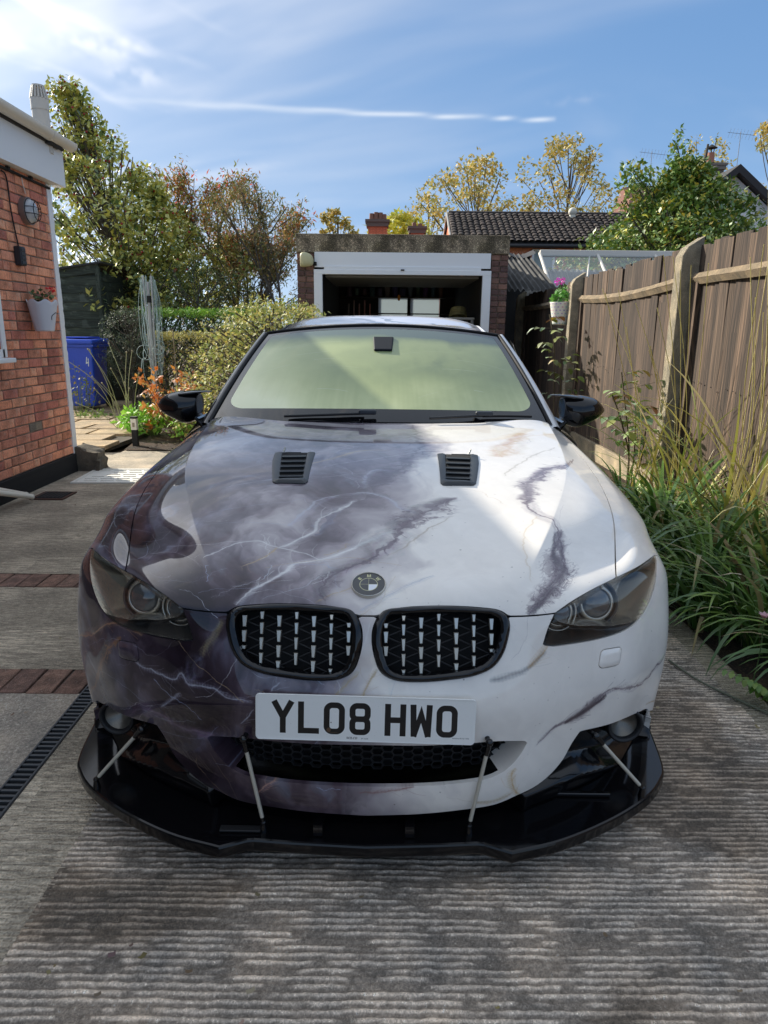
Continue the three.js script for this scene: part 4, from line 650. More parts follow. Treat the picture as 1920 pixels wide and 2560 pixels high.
// wipers lying along the foot of the screen
for (const [pts, arm] of [[[-0.40, -0.045, 0.36], -0.02], [[0.13, 0.64, 0.36], 0.42]]) {
  const w = new THREE.Group(); w.name = 'wiper'; car.add(w);
  const S2 = (x, t, l) => screen(x / 0.72, t, l);
  const left = pts[0] < 0;
  const P = left ? [[-0.38, 0.010], [-0.08, 0.036], [-0.035, 0.04]] : [[0.20, 0.006], [0.43, 0.034], [0.62, 0.04]];
  mesh('wiper_arm', tube([[P[0][0], P[0][1]], [mix(P[0][0], P[1][0], 0.5), mix(P[0][1], P[1][1], 0.5)], P[1]].map(([x, t]) => S2(x, t, 0.018)), 0.0055, 8, 16), satin, w);
  mesh('wiper_head', (() => { const c = S2(P[1][0] + (left ? 0.035 : -0.005), P[1][1], 0.026), b = new RoundedBoxGeometry(0.07, 0.02, 0.025, 2, 0.007); b.translate(c.x, c.y, c.z); return b; })(), M([0.022, 0.026, 0.034], 0.45), w);
  mesh('wiper_blade', tube((left ? [[-0.37, 0.020], [-0.2, 0.036], [-0.06, 0.046]] : [[0.42, 0.036], [0.52, 0.040], [0.64, 0.038]]).map(([x, t]) => S2(x, t, 0.012)), 0.005, 6, 16), rubber, w);
}
// ================================================================ ground, driveway, paving
const speck = (base, amp, sd, fine = 1) => ptex(1024, 1024, (x, y) => {
  const u = x / 1024, v = y / 1024, a = tfbm(u, v, 5, 5, sd), b = tnoise(u * 256, v * 256, 256, sd + 3), c = tnoise(u * 120, v * 120, 120, sd + 5), st = hash2(x * 7 + sd, y * 13);
  let k = 1 + (a - 0.5) * amp * 1.3 + (b - 0.5) * amp * 0.9 * fine + (c - 0.5) * amp * 0.6;
  if (c > 0.83) k *= 1 + 0.35 * (st > 0.5 ? 1 : -1) * fine;
  const warm = (a - 0.5) * 10;
  return [base[0] * k + warm, base[1] * k, base[2] * k - warm];
});
const concTex = speck([174, 166, 156], 0.34, 3), concBump = ptex(1024, 1024, (x, y) => { const u = x / 1024, v = y / 1024, k = 255 * (0.5 * tfbm(u, v, 24, 5, 8) + 0.5 * tnoise(u * 300, v * 300, 300, 4)); return [k, k, k]; }, false);
const rep = (t, s, s2 = s) => { const q = t.clone(); q.repeat.set(s, s2); q.needsUpdate = true; return q; };
const soilTex = speck([84, 66, 50], 0.7, 21);
struct('ground', uvScale(new THREE.PlaneGeometry(500, 500).rotateX(-Math.PI / 2).translate(0, -0.05, 0), 250), M(0xffffff, 1, { map: soilTex }));
// flat sheets of the driveway, uv in metres
function sheet(pts, y) { const g = new THREE.ShapeGeometry(new THREE.Shape(pts.map(([x, z]) => new THREE.Vector2(x, -z)))); g.rotateX(-Math.PI / 2); g.translate(0, y, 0); const p = g.attributes.position, uv = g.attributes.uv; for (let i = 0; i < p.count; i++) uv.setXY(i, p.getX(i), p.getZ(i)); return g; }
const slabTint = (r, g, b) => M([r, g, b], 0.92, { map: rep(concTex, 1.1), bumpMap: rep(concBump, 1.4), bumpScale: 0.004 });
// broomed concrete left of the car: fine lines across
const broomTex = ptex(1024, 1024, (x, y) => { const u = x / 1024, v = y / 1024, l = tnoise(u * 14, v * 150, 150, 5), m = tnoise(u * 50, v * 260, 260, 9), a = tfbm(u, v, 4, 5, 2), b = tnoise(u * 256, v * 256, 256, 12); const k = 1 + (l - 0.5) * 0.42 * smooth(0.3, 0.6, a) + (m - 0.5) * 0.3 + (a - 0.5) * 0.4 + (b - 0.5) * 0.25; return [184 * k, 172 * k, 154 * k]; });
const broomBump = ptex(1024, 1024, (x, y) => { const u = x / 1024, v = y / 1024, k = 255 * (0.65 * tnoise(u * 12, v * 130, 130, 5) + 0.35 * tnoise(u * 256, v * 256, 256, 12)); return [k, k, k]; }, false);
const broom = (c) => M(c, 0.93, { map: broomTex, bumpMap: broomBump, bumpScale: 0.012 });
const drive = (name, pts, y, m) => struct(name, sheet(pts, y), m);
drive('driveway', [[-3.2, 1.5], [-1.113, 1.5], [-1.113, -2.30], [-3.2, -2.30]], 0, slabTint(0.90, 0.85, 0.78));
drive('driveway', [[-3.2, -2.488], [-1.113, -2.488], [-1.113, -3.385], [-3.2, -3.385]], 0, broom([0.88, 0.85, 0.80]));
drive('driveway', [[-3.2, -3.592], [-1.045, -3.592], [-1.045, -6.05], [-3.2, -6.05]], 0, broom([0.78, 0.75, 0.70]));
drive('path', [[-3.6, -6.05], [-1.045, -6.05], [-1.045, -9.6], [-2.9, -9.6], [-2.9, -7.5], [-7, -7.5], [-7, -6.55], [-3.6, -6.55]], 0.0, slabTint(0.92, 0.85, 0.72));
drive('driveway', [[-1.046, 1.5], [-0.79, 1.5], [-0.79, -9.9], [-1.046, -9.9]], -0.004, broom([0.92, 0.89, 0.84]));
drive('driveway', [[1.29, 1.5], [1.415, 1.5], [1.415, -9.9], [1.29, -9.9]], -0.003, broom([0.88, 0.86, 0.82]));
drive('driveway', [[-0.79, -3.4], [1.29, -3.4], [1.28, -9.9], [-0.79, -9.9]], 0, broom([0.8, 0.78, 0.74]));
{ // the tamped, ridged slab before and under the car
  const X0 = -0.802, X1 = 1.303, Z0 = 0.4, Z1 = -3.4, nx = 260, nz = 1500, pos = new Float32Array((nx + 1) * (nz + 1) * 3), col = new Float32Array(pos.length), uv = new Float32Array((nx + 1) * (nz + 1) * 2), idx = new Uint32Array(nx * nz * 6);
  for (let j = 0; j <= nz; j++) for (let i = 0; i <= nx; i++) {
    const x = mix(X0, X1, i / nx), z = mix(Z0, Z1, j / nz), k = j * (nx + 1) + i;
    const w = fbm(x * 0.8 + 3, z * 0.7, 2) * 0.030 + fbm(x * 6 + 9, z * 4, 3) * 0.007 + fbm(x * 40, z * 22, 2) * 0.005, ph = (z + w) / 0.0185, f = ph - Math.floor(ph), id = Math.floor(ph);
    const ridge = Math.pow(Math.max(0, Math.sin(Math.PI * f)), 1.5), wear = 0.35 + 0.65 * fbm(x * 1.6 + 3, z * 1.5 + 7, 4) * 1.4, gap = smooth(0.24, 0.5, fbm(x * 11 + hash2(id, 5) * 40, id * 3.7, 3));
    const grit = fbm(x * 120, z * 120, 2) - 0.5, big = fbm(x * 38, z * 38, 2) - 0.5, h = 0.0062 * ridge * wear * mix(0.35, 1, gap) + grit * 0.0026 + big * 0.003;
    pos.set([x, h - 0.004, z], k * 3); uv.set([x, z], k * 2);
    const stain = fbm(x * 1.3 + 20, z * 1.1, 4), dirt = smooth(0.25, 0.62, fbm(x * 55 + 9, z * 55, 3) * 0.55 + (1 - ridge * gap) * 0.5), crest = smooth(0.55, 0.85, ridge * gap + (fbm(x * 45, z * 70, 2) - 0.5) * 0.7);
    let c = mix(1.25, 0.56, dirt) * (0.72 + 0.55 * stain) * (1 + grit * 0.7); c = mix(c, 1.7 * (0.8 + 0.35 * stain), crest * 0.65);
    const damp = smooth(0.52, 0.66, fbm(x * 2.1 + 4, z * 3 + 2, 5)); c *= mix(1, 0.62, damp);
    const oil = damp > 0.01 ? damp : smooth(0.55, 0.75, fbm(x * 1.8 + 5, z * 2.2 + 11, 3)); 
    col.set([c * (1 - 0.03 * oil), c * (0.965 - 0.08 * oil), c * (0.91 - 0.13 * oil)], k * 3);
  }
  let o = 0; for (let j = 0; j < nz; j++) for (let i = 0; i < nx; i++) { const a = j * (nx + 1) + i; idx.set([a, a + 1, a + nx + 2, a, a + nx + 2, a + nx + 1], o); o += 6; }
  const g = new THREE.BufferGeometry(); g.setAttribute('position', new THREE.BufferAttribute(pos, 3)); g.setAttribute('uv', new THREE.BufferAttribute(uv, 2)); g.setAttribute('color', new THREE.BufferAttribute(col, 3)); g.setIndex(new THREE.BufferAttribute(idx, 1)); g.computeVertexNormals();
  const d = struct('driveway', g, M([0.98, 0.92, 0.87], 0.93, { vertexColors: true, map: rep(concTex, 1.7) }));
}
// block paver bands: each block a piece
{
  const tex = ptex(512, 512, (x, y) => { const u = x / 512, v = y / 512, a = tfbm(u, v, 8, 5, 31), c = tnoise(u * 128, v * 128, 128, 7), k = 1 + (a - 0.5) * 0.7 + (c - 0.5) * 0.5; return c > 0.86 ? [186, 166, 150] : [156 * k, 118 * k, 100 * k]; });
  const mats = [[0.8, 0.84, 0.84], [0.62, 0.64, 0.65], [0.9, 0.9, 0.88], [0.7, 0.74, 0.78]].map((c) => M(c, 0.9, { map: rep(tex, 4), bumpMap: rep(concBump, 4), bumpScale: 0.003 }));
  const geos = [0, 1, 2].map((k) => boxUV(new RoundedBoxGeometry(0.094, 0.04, 0.19, 1, 0.004), k * 0.37));
  for (const [z, x1] of [[-2.394, -1.115], [-3.488, -1.0]]) {
    const band = thing('paver_band', z > -3 ? 'nearer band of red block pavers across the drive by the drain' : 'farther band of red block pavers across the drive towards the house wall', 'paving', [0, 0, z]); band.userData.kind = 'structure';
    mesh('paver_bed', box(x1 + 3.2, 0.01, 0.2, (x1 - 3.2) / 2, -0.012, 0), M([0.10, 0.09, 0.08], 1), band);
    for (let x = x1 - 0.052; x > -2.75; x -= 0.102) { const b = mesh('paver', geos[Math.floor(rnd() * 3)], mats[Math.floor(rnd() * 4)], band); b.position.set(x, -0.0175 + rr(-0.0015, 0.0015), rr(-0.003, 0.003)); b.rotation.set(rr(-0.01, 0.01), rr(-0.015, 0.015) + (rnd() < 0.5 ? Math.PI : 0), rr(-0.012, 0.012)); }
  }
}
// channel drain beside the car
{
  const dr = thing('channel_drain', 'long channel drain with dark slatted metal grating left of the car', 'drain', [-1.080, 0, -1.2]);
  const steel = M([0.10, 0.105, 0.11], 0.5, { metalness: 0.6 }), dk = M([0.03, 0.03, 0.032], 0.6);
  mesh('channel', merge([box(0.066, 0.005, 2.6, 0, -0.075, 0), box(0.006, 0.08, 2.6, -0.032, -0.04, 0), box(0.006, 0.08, 2.6, 0.032, -0.04, 0)]), dk, dr);
  for (const x of [-0.030, 0.030]) mesh('grating_rail', box(0.007, 0.022, 2.6, x, -0.008, 0, 0.002), steel, dr);
  const sg = box(0.054, 0.016, 0.010, 0, 0, 0, 0.002);
  for (let z = -1.28; z < 1.29; z += 0.0245) { const s = mesh('slat', sg, steel, dr); s.position.set(0, -0.006, z + rr(-0.0008, 0.0008)); }
}
// raised flagstones by the bin
{
  const st = thing('flagstone_patio', 'raised patio of uneven flagstones in front of the blue bin', 'paving', [0, 0, 0]); st.userData.kind = 'structure';
  const base = new THREE.ExtrudeGeometry(new THREE.Shape([[-3.28, -7.42], [-3.06, -7.55], [-3.0, -8.5], [-3.1, -9.6], [-3.6, -13.5], [-8, -13.5], [-8, -7.42]].map(([x, z]) => new THREE.Vector2(x, -z))), { depth: 0.05, bevelEnabled: false }); base.rotateX(-Math.PI / 2); mesh('patio_bed', base, M([0.16, 0.14, 0.11], 1, { map: concTex }), st);
  const ft = speck([168, 150, 124], 0.35, 41), fm = [[0.92, 0.86, 0.76], [0.8, 0.76, 0.7], [1, 0.92, 0.8], [0.72, 0.66, 0.58]].map((c) => M(c, 0.9, { map: ft, bumpMap: concBump, bumpScale: 0.005 }));
  for (let r = 0; r < 11; r++) { const z = -7.66 - r * 0.46; for (let c = 0; c < 5; c++) { const xr = mix(-3.1, -3.35, r / 11) - c * 0.58 - (r % 2) * 0.2, w = 0.55, g = boxUV(box(w + rr(-0.03, 0.01), 0.045, 0.43 + rr(-0.02, 0.015), 0, 0, 0, 0.008), rr(0, 5)); const m = mesh('flagstone', g, fm[Math.floor(rnd() * 4)], st); m.position.set(xr - w / 2 + 0.08, 0.058 + rr(-0.006, 0.006), z + rr(-0.02, 0.02)); m.rotation.set(rr(-0.012, 0.012), rr(-0.05, 0.05), rr(-0.012, 0.012)); } }
}
{ // inspection cover, gully and a stone by the corner of the house
  const mc = thing('manhole_cover', 'pale rectangular inspection cover with raised bars on the sunlit path', 'manhole cover', [-2.36, 0.0, -6.24]); mc.rotation.y = 0.05;
  const cm = M([0.74, 0.72, 0.64], 0.6);
  mesh('cover_frame', merge([box(0.80, 0.012, 0.03, 0, 0.004, 0.30), box(0.80, 0.012, 0.03, 0, 0.004, -0.30), box(0.03, 0.012, 0.57, -0.385, 0.004, 0), box(0.03, 0.012, 0.57, 0.385, 0.004, 0)]), cm, mc);
  mesh('cover_plate', box(0.735, 0.008, 0.565, 0, 0.002, 0), cm, mc);
  for (let r = 0; r < 6; r++) for (let c = 0; c < 5; c++) { if (rnd() < 0.1) continue; const b = mesh('cover_bar', box(0.11, 0.006, 0.026, 0, 0, 0, 0.002), cm, mc); b.position.set(-0.28 + c * 0.14 + (r % 2) * 0.03, 0.009, -0.23 + r * 0.092); }
  const gl = thing('gully_grate', 'rusty edged drain gully grate at the foot of the house wall', 'drain', [-2.66, 0, -5.42]);
  mesh('gully_frame', merge([box(0.26, 0.02, 0.025, 0, 0.0, 0.12), box(0.26, 0.02, 0.025, 0, 0, -0.12), box(0.025, 0.02, 0.215, -0.12, 0, 0), box(0.025, 0.02, 0.215, 0.12, 0, 0)]), M([0.16, 0.075, 0.05], 0.9, { map: rep(concTex, 3) }), gl);
  mesh('gully_pit', box(0.22, 0.004, 0.22, 0, 0.003, 0), matt, gl);
  for (let k = 0; k < 7; k++) mesh('grate_bar', box(0.012, 0.01, 0.21, -0.09 + k * 0.03, 0.010, 0), M([0.03, 0.028, 0.026], 0.7), gl);
  const sg = new THREE.BoxGeometry(0.25, 0.21, 0.22, 5, 4, 5), p = sg.attributes.position; for (let i = 0; i < p.count; i++) { const x = p.getX(i), y = p.getY(i), z = p.getZ(i), n = (fx2) => (fbm(x * 14 + fx2, y * 14 + z * 11, 3) - 0.5) * 0.05; p.setXYZ(i, x * (y > 0 ? 0.86 : 1) + n(3), y - (y > 0 ? 0.22 * x + 0.05 * z : 0) + n(9), z * (y > 0 ? 0.9 : 1) + n(17)); } const sm = boxUV(toCreasedNormals(sg, 0.5)); sm.translate(-2.82, 0.10, -6.56);
  tag(mesh('stone_block', sm, M([0.42, 0.39, 0.33], 0.95, { map: rep(concTex, 3), bumpMap: rep(concBump, 4), bumpScale: 0.01 })), 'rough grey stone block on the ground at the house corner', 'stone');
  tag(mesh('cable', tube([[-1.62, 0.008, -4.35], [-1.75, 0.008, -4.42], [-1.78, 0.008, -4.55], [-1.66, 0.008, -4.62], [-1.4, 0.008, -4.60]], 0.008, 6), rubber), 'short black cable looped on the concrete beside the front wing', 'cable');
  tag(mesh('hose_line', tube([at(1672, 1650, 'y', 0.008), at(1745, 1700, 'y', 0.01), at(1830, 1742, 'y', 0.008), at(1925, 1785, 'y', 0.008)], 0.0045, 6), M([0.16, 0.17, 0.12], 0.7)), 'thin grey wire trailing across the concrete edge below the strap leaves', 'wire');
}
{ // planting beds
  const bed = (name, pts, y) => { const g = new THREE.ShapeGeometry(new THREE.Shape(pts.map(([x, z]) => new THREE.Vector2(x, -z)))); g.rotateX(-Math.PI / 2); const p = g.attributes.position, uv = g.attributes.uv; for (let i = 0; i < p.count; i++) uv.setXY(i, p.getX(i), p.getZ(i)); g.translate(0, y, 0); return struct(name, g, M(0xffffff, 1, { map: soilTex, bumpMap: rep(concBump, 2), bumpScale: 0.03 })); };
  bed('soil', [[1.41, 1.5], [2.6, 1.5], [2.6, -13], [1.41, -13]], 0.004); bed('soil', [[-2.9, -7.62], [-0.9, -7.62], [-0.9, -13], [-3.9, -13], [-3.2, -9.6]], 0.012);
}
{ // dry leaves and grit strewn on the drive
  const g = new THREE.PlaneGeometry(0.022, 0.013, 2, 1).rotateX(-Math.PI / 2), n = 150, im = new THREE.InstancedMesh(g, M([1, 1, 1], 0.9), n), m = new THREE.Matrix4(); im.name = 'leaf_litter'; im.userData.kind = 'stuff';
  const p = g.attributes.position; for (let i = 0; i < p.count; i++) p.setY(i, Math.abs(p.getX(i)) * 0.35);
  for (let i = 0; i < n; i++) { let x, z; if (i < 50) { x = rr(-0.75, 1.25); z = rr(-0.8, -1.4); if (rnd() < 0.5) { x = rr(0.95, 1.3); z = rr(-1.4, -2.6); } } else if (i < 105) { x = rr(-2.6, -1.05); z = rr(-2, -7.3); } else { x = rr(-2.9, -1.5); z = rr(-7.7, -8.6); } const s = i > 104 ? rr(1, 2.4) : rr(0.35, 0.9); m.makeRotationFromEuler(new THREE.Euler(rr(-0.3, 0.3), rr(0, 6.3), rr(-0.3, 0.3))).scale(V(s, s, s)).setPosition(x, 0.011, z); im.setMatrixAt(i, m); const k = rr(0.12, 0.42); im.setColorAt(i, new THREE.Color().setRGB(k, k * rr(0.6, 0.85), k * rr(0.3, 0.6))); }
  scene.add(im);
}
// ================================================================ the brick house at the left
const brickTex = ptex(1024, 1024, (x, y) => { const u = x / 1024, v = y / 1024, a = tfbm(u, v, 6, 5, 51), s = tnoise(u * 160, v * 40, 160, 6), c = tnoise(u * 256, v * 256, 256, 8); const k = 1 + (a - 0.5) * 0.55 + (s - 0.5) * 0.22 + (c - 0.5) * 0.3, w = smooth(0.64, 0.74, tfbm(u, v, 12, 4, 77)) * 0.35; return [mix(214 * k, 222, w), mix(146 * k, 192, w), mix(116 * k, 174, w)]; });
const brickBump = ptex(512, 512, (x, y) => { const u = x / 512, v = y / 512, k = 255 * (0.6 * tfbm(u, v, 10, 5, 5) + 0.4 * tnoise(u * 128, v * 128, 128, 2)); return [k, k, k]; }, false);
const brickMats = (list) => list.map((c) => M(c, 0.92, { map: rep(brickTex, 1.6), bumpMap: rep(brickBump, 2), bumpScale: 0.006 }));
const redBricks = brickMats([[0.88, 0.84, 0.82], [1.0, 0.95, 0.88], [0.78, 0.70, 0.70], [1.0, 1.0, 0.92], [0.66, 0.52, 0.58], [0.95, 0.86, 0.76]]);
const mortar = M([0.62, 0.55, 0.46], 1, { map: rep(concTex, 2), bumpMap: rep(concBump, 3), bumpScale: 0.006 });
// a brick with worn arrises; the face is at +z
function brickGeo(L, H, D = 0.05, k = 0) {
  const c = 0.0045, j = () => rr(-0.0016, 0.0016), a = [[-L / 2, -H / 2], [L / 2, -H / 2], [L / 2, H / 2], [-L / 2, H / 2]].map(([x, y]) => [x + j(), y + j()]);
  const pts = [...a.map(([x, y]) => V(x, y, -D)), ...a.map(([x, y]) => V(x, y, -c)), ...a.map(([x, y]) => V(x - Math.sign(x) * c, y - Math.sign(y) * c, rr(-0.0008, 0.0008)))], idx = [];
  for (let r = 0; r < 2; r++) for (let i = 0; i < 4; i++) { const p = r * 4 + i, q = r * 4 + (i + 1) % 4; idx.push(p, q, q + 4, p, q + 4, p + 4); } idx.push(8, 9, 10, 8, 10, 11);
  let g = new THREE.BufferGeometry().setFromPoints(pts); g.setIndex(idx); g = g.toNonIndexed(); g.computeVertexNormals(); g.setAttribute('uv', new THREE.BufferAttribute(new Float32Array(g.attributes.position.count * 2), 2)); return boxUV(g, k * 0.731);
}
const stretchers = [0, 1, 2, 3].map((k) => brickGeo(0.213, 0.065, 0.05, k)), headers = [0, 1, 2].map((k) => brickGeo(0.101, 0.065, 0.05, k + 7));
const WX = -2.93;
const house = thing('brick_house', 'single-storey red brick house wall at left with white fascia and black plinth', 'house');
{
  const wall = mesh('wall', boxUV(box(4.0, 2.40, 10, WX - 0.008 - 2.0, 1.34, -6.5 + 5)), mortar, house);
  const rest = [];
  for (let r = 0; r < 32; r++) {
    const y = 0.172 + 0.0375 + r * 0.0745; let z = -6.472, k = 0;
    if (r % 2) z += 0;
    const pat = (r * 7) % 5;
    while (z < -1.5) {
      const hd = r % 2 ? (k === 0 || (k > 1 && rnd() < 0.18)) : rnd() < 0.16, L = hd ? 0.101 : 0.213, zc = z + L / 2;
      const inSill = zc > -5.40 && y > 1.02 && y < 2.2;
      if (!inSill) {
        const g = hd ? headers[Math.floor(rnd() * 3)] : stretchers[Math.floor(rnd() * 4)], mi = Math.min(5, Math.floor(Math.pow(rnd(), 1.15) * 6));
        if (zc < -4.92) { const b = mesh('brick', g, r === 4 && k === 3 ? mortar : redBricks[mi], wall); b.position.set(WX + rr(-0.002, 0.003), y, zc); b.rotation.set(rr(-0.006, 0.006) , Math.PI / 2 + rr(-0.008, 0.008), 0); }
        else { const q = g.clone(); q.rotateY(Math.PI / 2); q.translate(WX, y, zc); rest.push(q); }
      }
      z += L + 0.0105; k++;
    }
  }
  const m = mesh('brickwork', merge(rest), redBricks[1], wall); m.userData.kind = 'stuff';
  mesh('plinth', box(0.04, 0.19, 10, WX + 0.002, 0.075, -1.48, 0.006), M([0.018, 0.018, 0.02], 0.85, { map: rep(concTex, 2) }), house);
  const white = M([0.78, 0.78, 0.77], 0.45), cream = M([0.74, 0.68, 0.57], 0.4);
  // ragged white render edge up the corner
  { const pts = [], n = 90; for (let i = 0; i <= n; i++) pts.push([0.030 + rr(-0.006, 0.007), i / n * 2.36]); const sh = new THREE.Shape(); sh.moveTo(-0.05, 0); pts.forEach(([x, y]) => sh.lineTo(x, y)); sh.lineTo(-0.05, 2.36); const g = new THREE.ExtrudeGeometry(sh, { depth: 0.03, bevelEnabled: false }); g.rotateY(Math.PI / 2); g.translate(WX - 0.022, 0.15, -6.485); mesh('corner_render', g, white, house); }
  mesh('end_wall', boxUV(box(4.0, 2.36, 0.03, WX - 2.03, 1.33, -6.525)), M([0.7, 0.69, 0.66], 0.9), house);
  mesh('fascia', box(0.025, 0.30, 10.2, WX + 0.075, 2.665, -1.52, 0.003), white, house); mesh('fascia_cap', box(0.11, 0.30, 0.022, WX + 0.03, 2.665, -6.635, 0.003), white, house);
  mesh('soffit', box(0.10, 0.015, 10.1, WX + 0.018, 2.523, -1.5), white, house);
  mesh('flat_roof', box(4.2, 0.05, 10.25, WX - 2.0, 2.83, -1.52), M([0.05, 0.05, 0.055], 0.9), house);
  { // gutter: a half round with a bracket and a stop end
    const prof = []; for (let i = 0; i <= 12; i++) { const a = Math.PI + i / 12 * Math.PI; prof.push([Math.cos(a) * 0.056, Math.sin(a) * 0.052]); } const out = [[-0.056, 0.012], ...prof, [0.056, 0.012], [0.050, 0.012], ...prof.slice().reverse().map(([x, y]) => [x * 0.93, y * 0.93]), [-0.050, 0.012]];
    const g = new THREE.ExtrudeGeometry(new THREE.Shape(out.map(([x, y]) => new THREE.Vector2(x, y))), { depth: 10.4, bevelEnabled: false }); g.translate(WX + 0.145, 2.865, -6.68); const gu = mesh('gutter', toCreasedNormals(g, 0.7), cream, house);
    const end = new THREE.Shape(); end.moveTo(-0.06, 0.014); prof.forEach(([x, y]) => end.lineTo(x * 1.08, y * 1.08)); end.lineTo(0.06, 0.014); const eg = new THREE.ExtrudeGeometry(end, { depth: 0.012, bevelEnabled: false }); eg.translate(WX + 0.145, 2.865, -6.685); mesh('stop_end', eg, cream, gu);
    for (const z of [-6.3, -5.3]) { const b = new THREE.ExtrudeGeometry(end, { depth: 0.035, bevelEnabled: false }); b.translate(WX + 0.145, 2.8655, z); mesh('gutter_bracket', b, cream, gu); }
    mesh('roof_edge', box(0.16, 0.05, 0.10, WX + 0.04, 2.905, -6.56, 0.01), M([0.035, 0.034, 0.036], 0.9), gu);
  }
  // window at the frame's left edge, with a sill
  const win = new THREE.Group(); win.name = 'window'; house.add(win);
  mesh('frame', merge([box(0.07, 1.14, 0.06, WX - 0.02, 1.66, -5.435), box(0.07, 0.06, 1.3, WX - 0.02, 1.12, -4.78), box(0.07, 0.06, 1.3, WX - 0.02, 2.21, -4.78), box(0.06, 1.04, 0.05, WX - 0.02, 1.66, -4.9), box(0.07, 1.14, 0.06, WX - 0.02, 1.66, -4.14)]), white, win);
  mesh('pane', box(0.006, 1.03, 1.25, WX - 0.03, 1.66, -4.79), M([0.02, 0.022, 0.024], 0.03, { clearcoat: 1 }), win);
  mesh('sill', box(0.17, 0.035, 1.42, WX + 0.045, 1.072, -4.66, 0.008), white, house);
  // cable run under the soffit and two waste pipes
  const run = mesh('cable_run', tube([[WX + 0.012, 2.50, -2], [WX + 0.014, 2.502, -4.6], [WX + 0.012, 2.488, -5.6], [WX + 0.014, 2.478, -6.47]], 0.011, 7, 60), rubber, house);
  for (const z of [-5.45, -5.8, -6.15]) mesh('cable_clip', box(0.03, 0.035, 0.035, WX + 0.012, 2.492, z, 0.004), rubber, run);
  mesh('drop_cable', tube([[WX + 0.012, 2.46, -5.70], [WX + 0.014, 2.45, -5.745], [WX + 0.012, 2.40, -5.77], [WX + 0.013, 2.2, -5.775], [WX + 0.012, 1.93, -5.83]], 0.006, 6, 50), rubber, house);
  mesh('lamp_wire', tube([[WX + 0.008, 2.49, -6.01], [WX + 0.012, 2.42, -6.015], [WX + 0.012, 2.36, -6.04]], 0.004, 6, 20), cream, house);
  for (const [dz, dy, x0] of [[0, 0, WX + 0.10], [0.10, -0.02, WX + 0.17]]) mesh('waste_pipe', merge([tube([[x0 - 0.02, 0.28, -4.55 + dz], [x0 + 0.01, 0.17, -4.9 + dz], [x0 + 0.03, 0.045, -5.27 + dz * 0.6]], 0.020, 12, 24), new THREE.TorusGeometry(0.02, 0.004, 8, 20).rotateY(0).translate(x0 + 0.03, 0.045, -5.27 + dz * 0.6)]), cream, house);
}
{ // things fixed to the wall
  const fl = thing('flue_pipe', 'cream boiler flue pipe with slotted cowl above the white gutter', 'flue', [-2.90, 2.83, -6.42]), cream = M([0.60, 0.55, 0.47], 0.45);
  mesh('pipe', merge([new THREE.CylinderGeometry(0.066, 0.07, 0.38, 28).translate(0, 0.10, 0), new THREE.CylinderGeometry(0.071, 0.071, 0.085, 28).translate(0, 0.28, 0)]), cream, fl);
  const slots = []; for (let k = 0; k < 16; k++) { const a = k / 16 * 6.283; slots.push(rod([Math.cos(a) * 0.068, 0.32, Math.sin(a) * 0.068], [Math.cos(a) * 0.046, 0.415, Math.sin(a) * 0.046], 0.008, 0.006, 6)); } slots.push(new THREE.CylinderGeometry(0.050, 0.050, 0.012, 24).translate(0, 0.418, 0), new THREE.CylinderGeometry(0.04, 0.055, 0.08, 20).translate(0, 0.35, 0)); mesh('cowl', merge(slots), cream, fl);
  mesh('flashing', box(0.22, 0.05, 0.22, 0.0, -0.01, 0, 0.01), M([0.03, 0.03, 0.033], 0.9), fl);
  // bulkhead lamp in a wire cage
  const lp = thing('wall_lamp', 'round bulkhead wall lamp with black wire cage on the brick wall', 'lamp', [WX, 2.225, -6.02]); lp.rotation.y = Math.PI / 2; lp.scale.setScalar(0.84);
  const dr = (a, b, d, e = 0.02) => { const g = new THREE.CylinderGeometry(1, 1, 1, 36).rotateX(Math.PI / 2); g.scale(a, b, d); g.translate(0, 0, d / 2); return g; };
  mesh('lamp_base', dr(0.125, 0.125, 0.055), M([0.23, 0.19, 0.17], 0.5, { metalness: 0.4 }), lp);
  mesh('lamp_glass', (() => { const g = new THREE.SphereGeometry(1, 32, 16, 0, 6.2832, 0, Math.PI / 2).rotateX(Math.PI / 2); g.scale(0.105, 0.112, 0.06); g.translate(0, 0, 0.052); return g; })(), M([0.75, 0.77, 0.78], 0.25, { transmission: 0.4, thickness: 0, clearcoat: 1 }), lp);
  const cage = [new THREE.TorusGeometry(0.113, 0.004, 8, 40).translate(0, 0, 0.056)]; const oval = []; for (let k = 0; k <= 40; k++) { const a = k / 40 * 6.2832; oval.push(V(Math.cos(a) * 0.075, Math.sin(a) * 0.085, 0.122)); } cage.push(tube(oval, 0.004, 6, 80));
  for (const y of [-0.03, 0.03]) cage.push(tube([[-0.108, y, 0.056], [-0.08, y, 0.118], [0.08, y, 0.118], [0.108, y, 0.056]], 0.0035, 6, 20)); cage.push(tube([[0, -0.11, 0.056], [0, -0.085, 0.12], [0, 0.085, 0.12], [0, 0.11, 0.056]], 0.0035, 6, 20)); mesh('wire_cage', merge(cage), rubber, lp);
  const bx = thing('cable_box', 'small black ribbed cable box at the end of a cable on the brick wall', 'cable box', [WX, 1.86, -5.81]);
  mesh('box_body', box(0.055, 0.145, 0.085, 0.027, 0, 0, 0.008), M([0.022, 0.025, 0.03], 0.5), bx); for (let k = 0; k < 4; k++) mesh('box_rib', box(0.006, 0.026, 0.066, 0.056, -0.048 + k * 0.032, 0, 0.002), M([0.032, 0.037, 0.044], 0.45), bx);
}
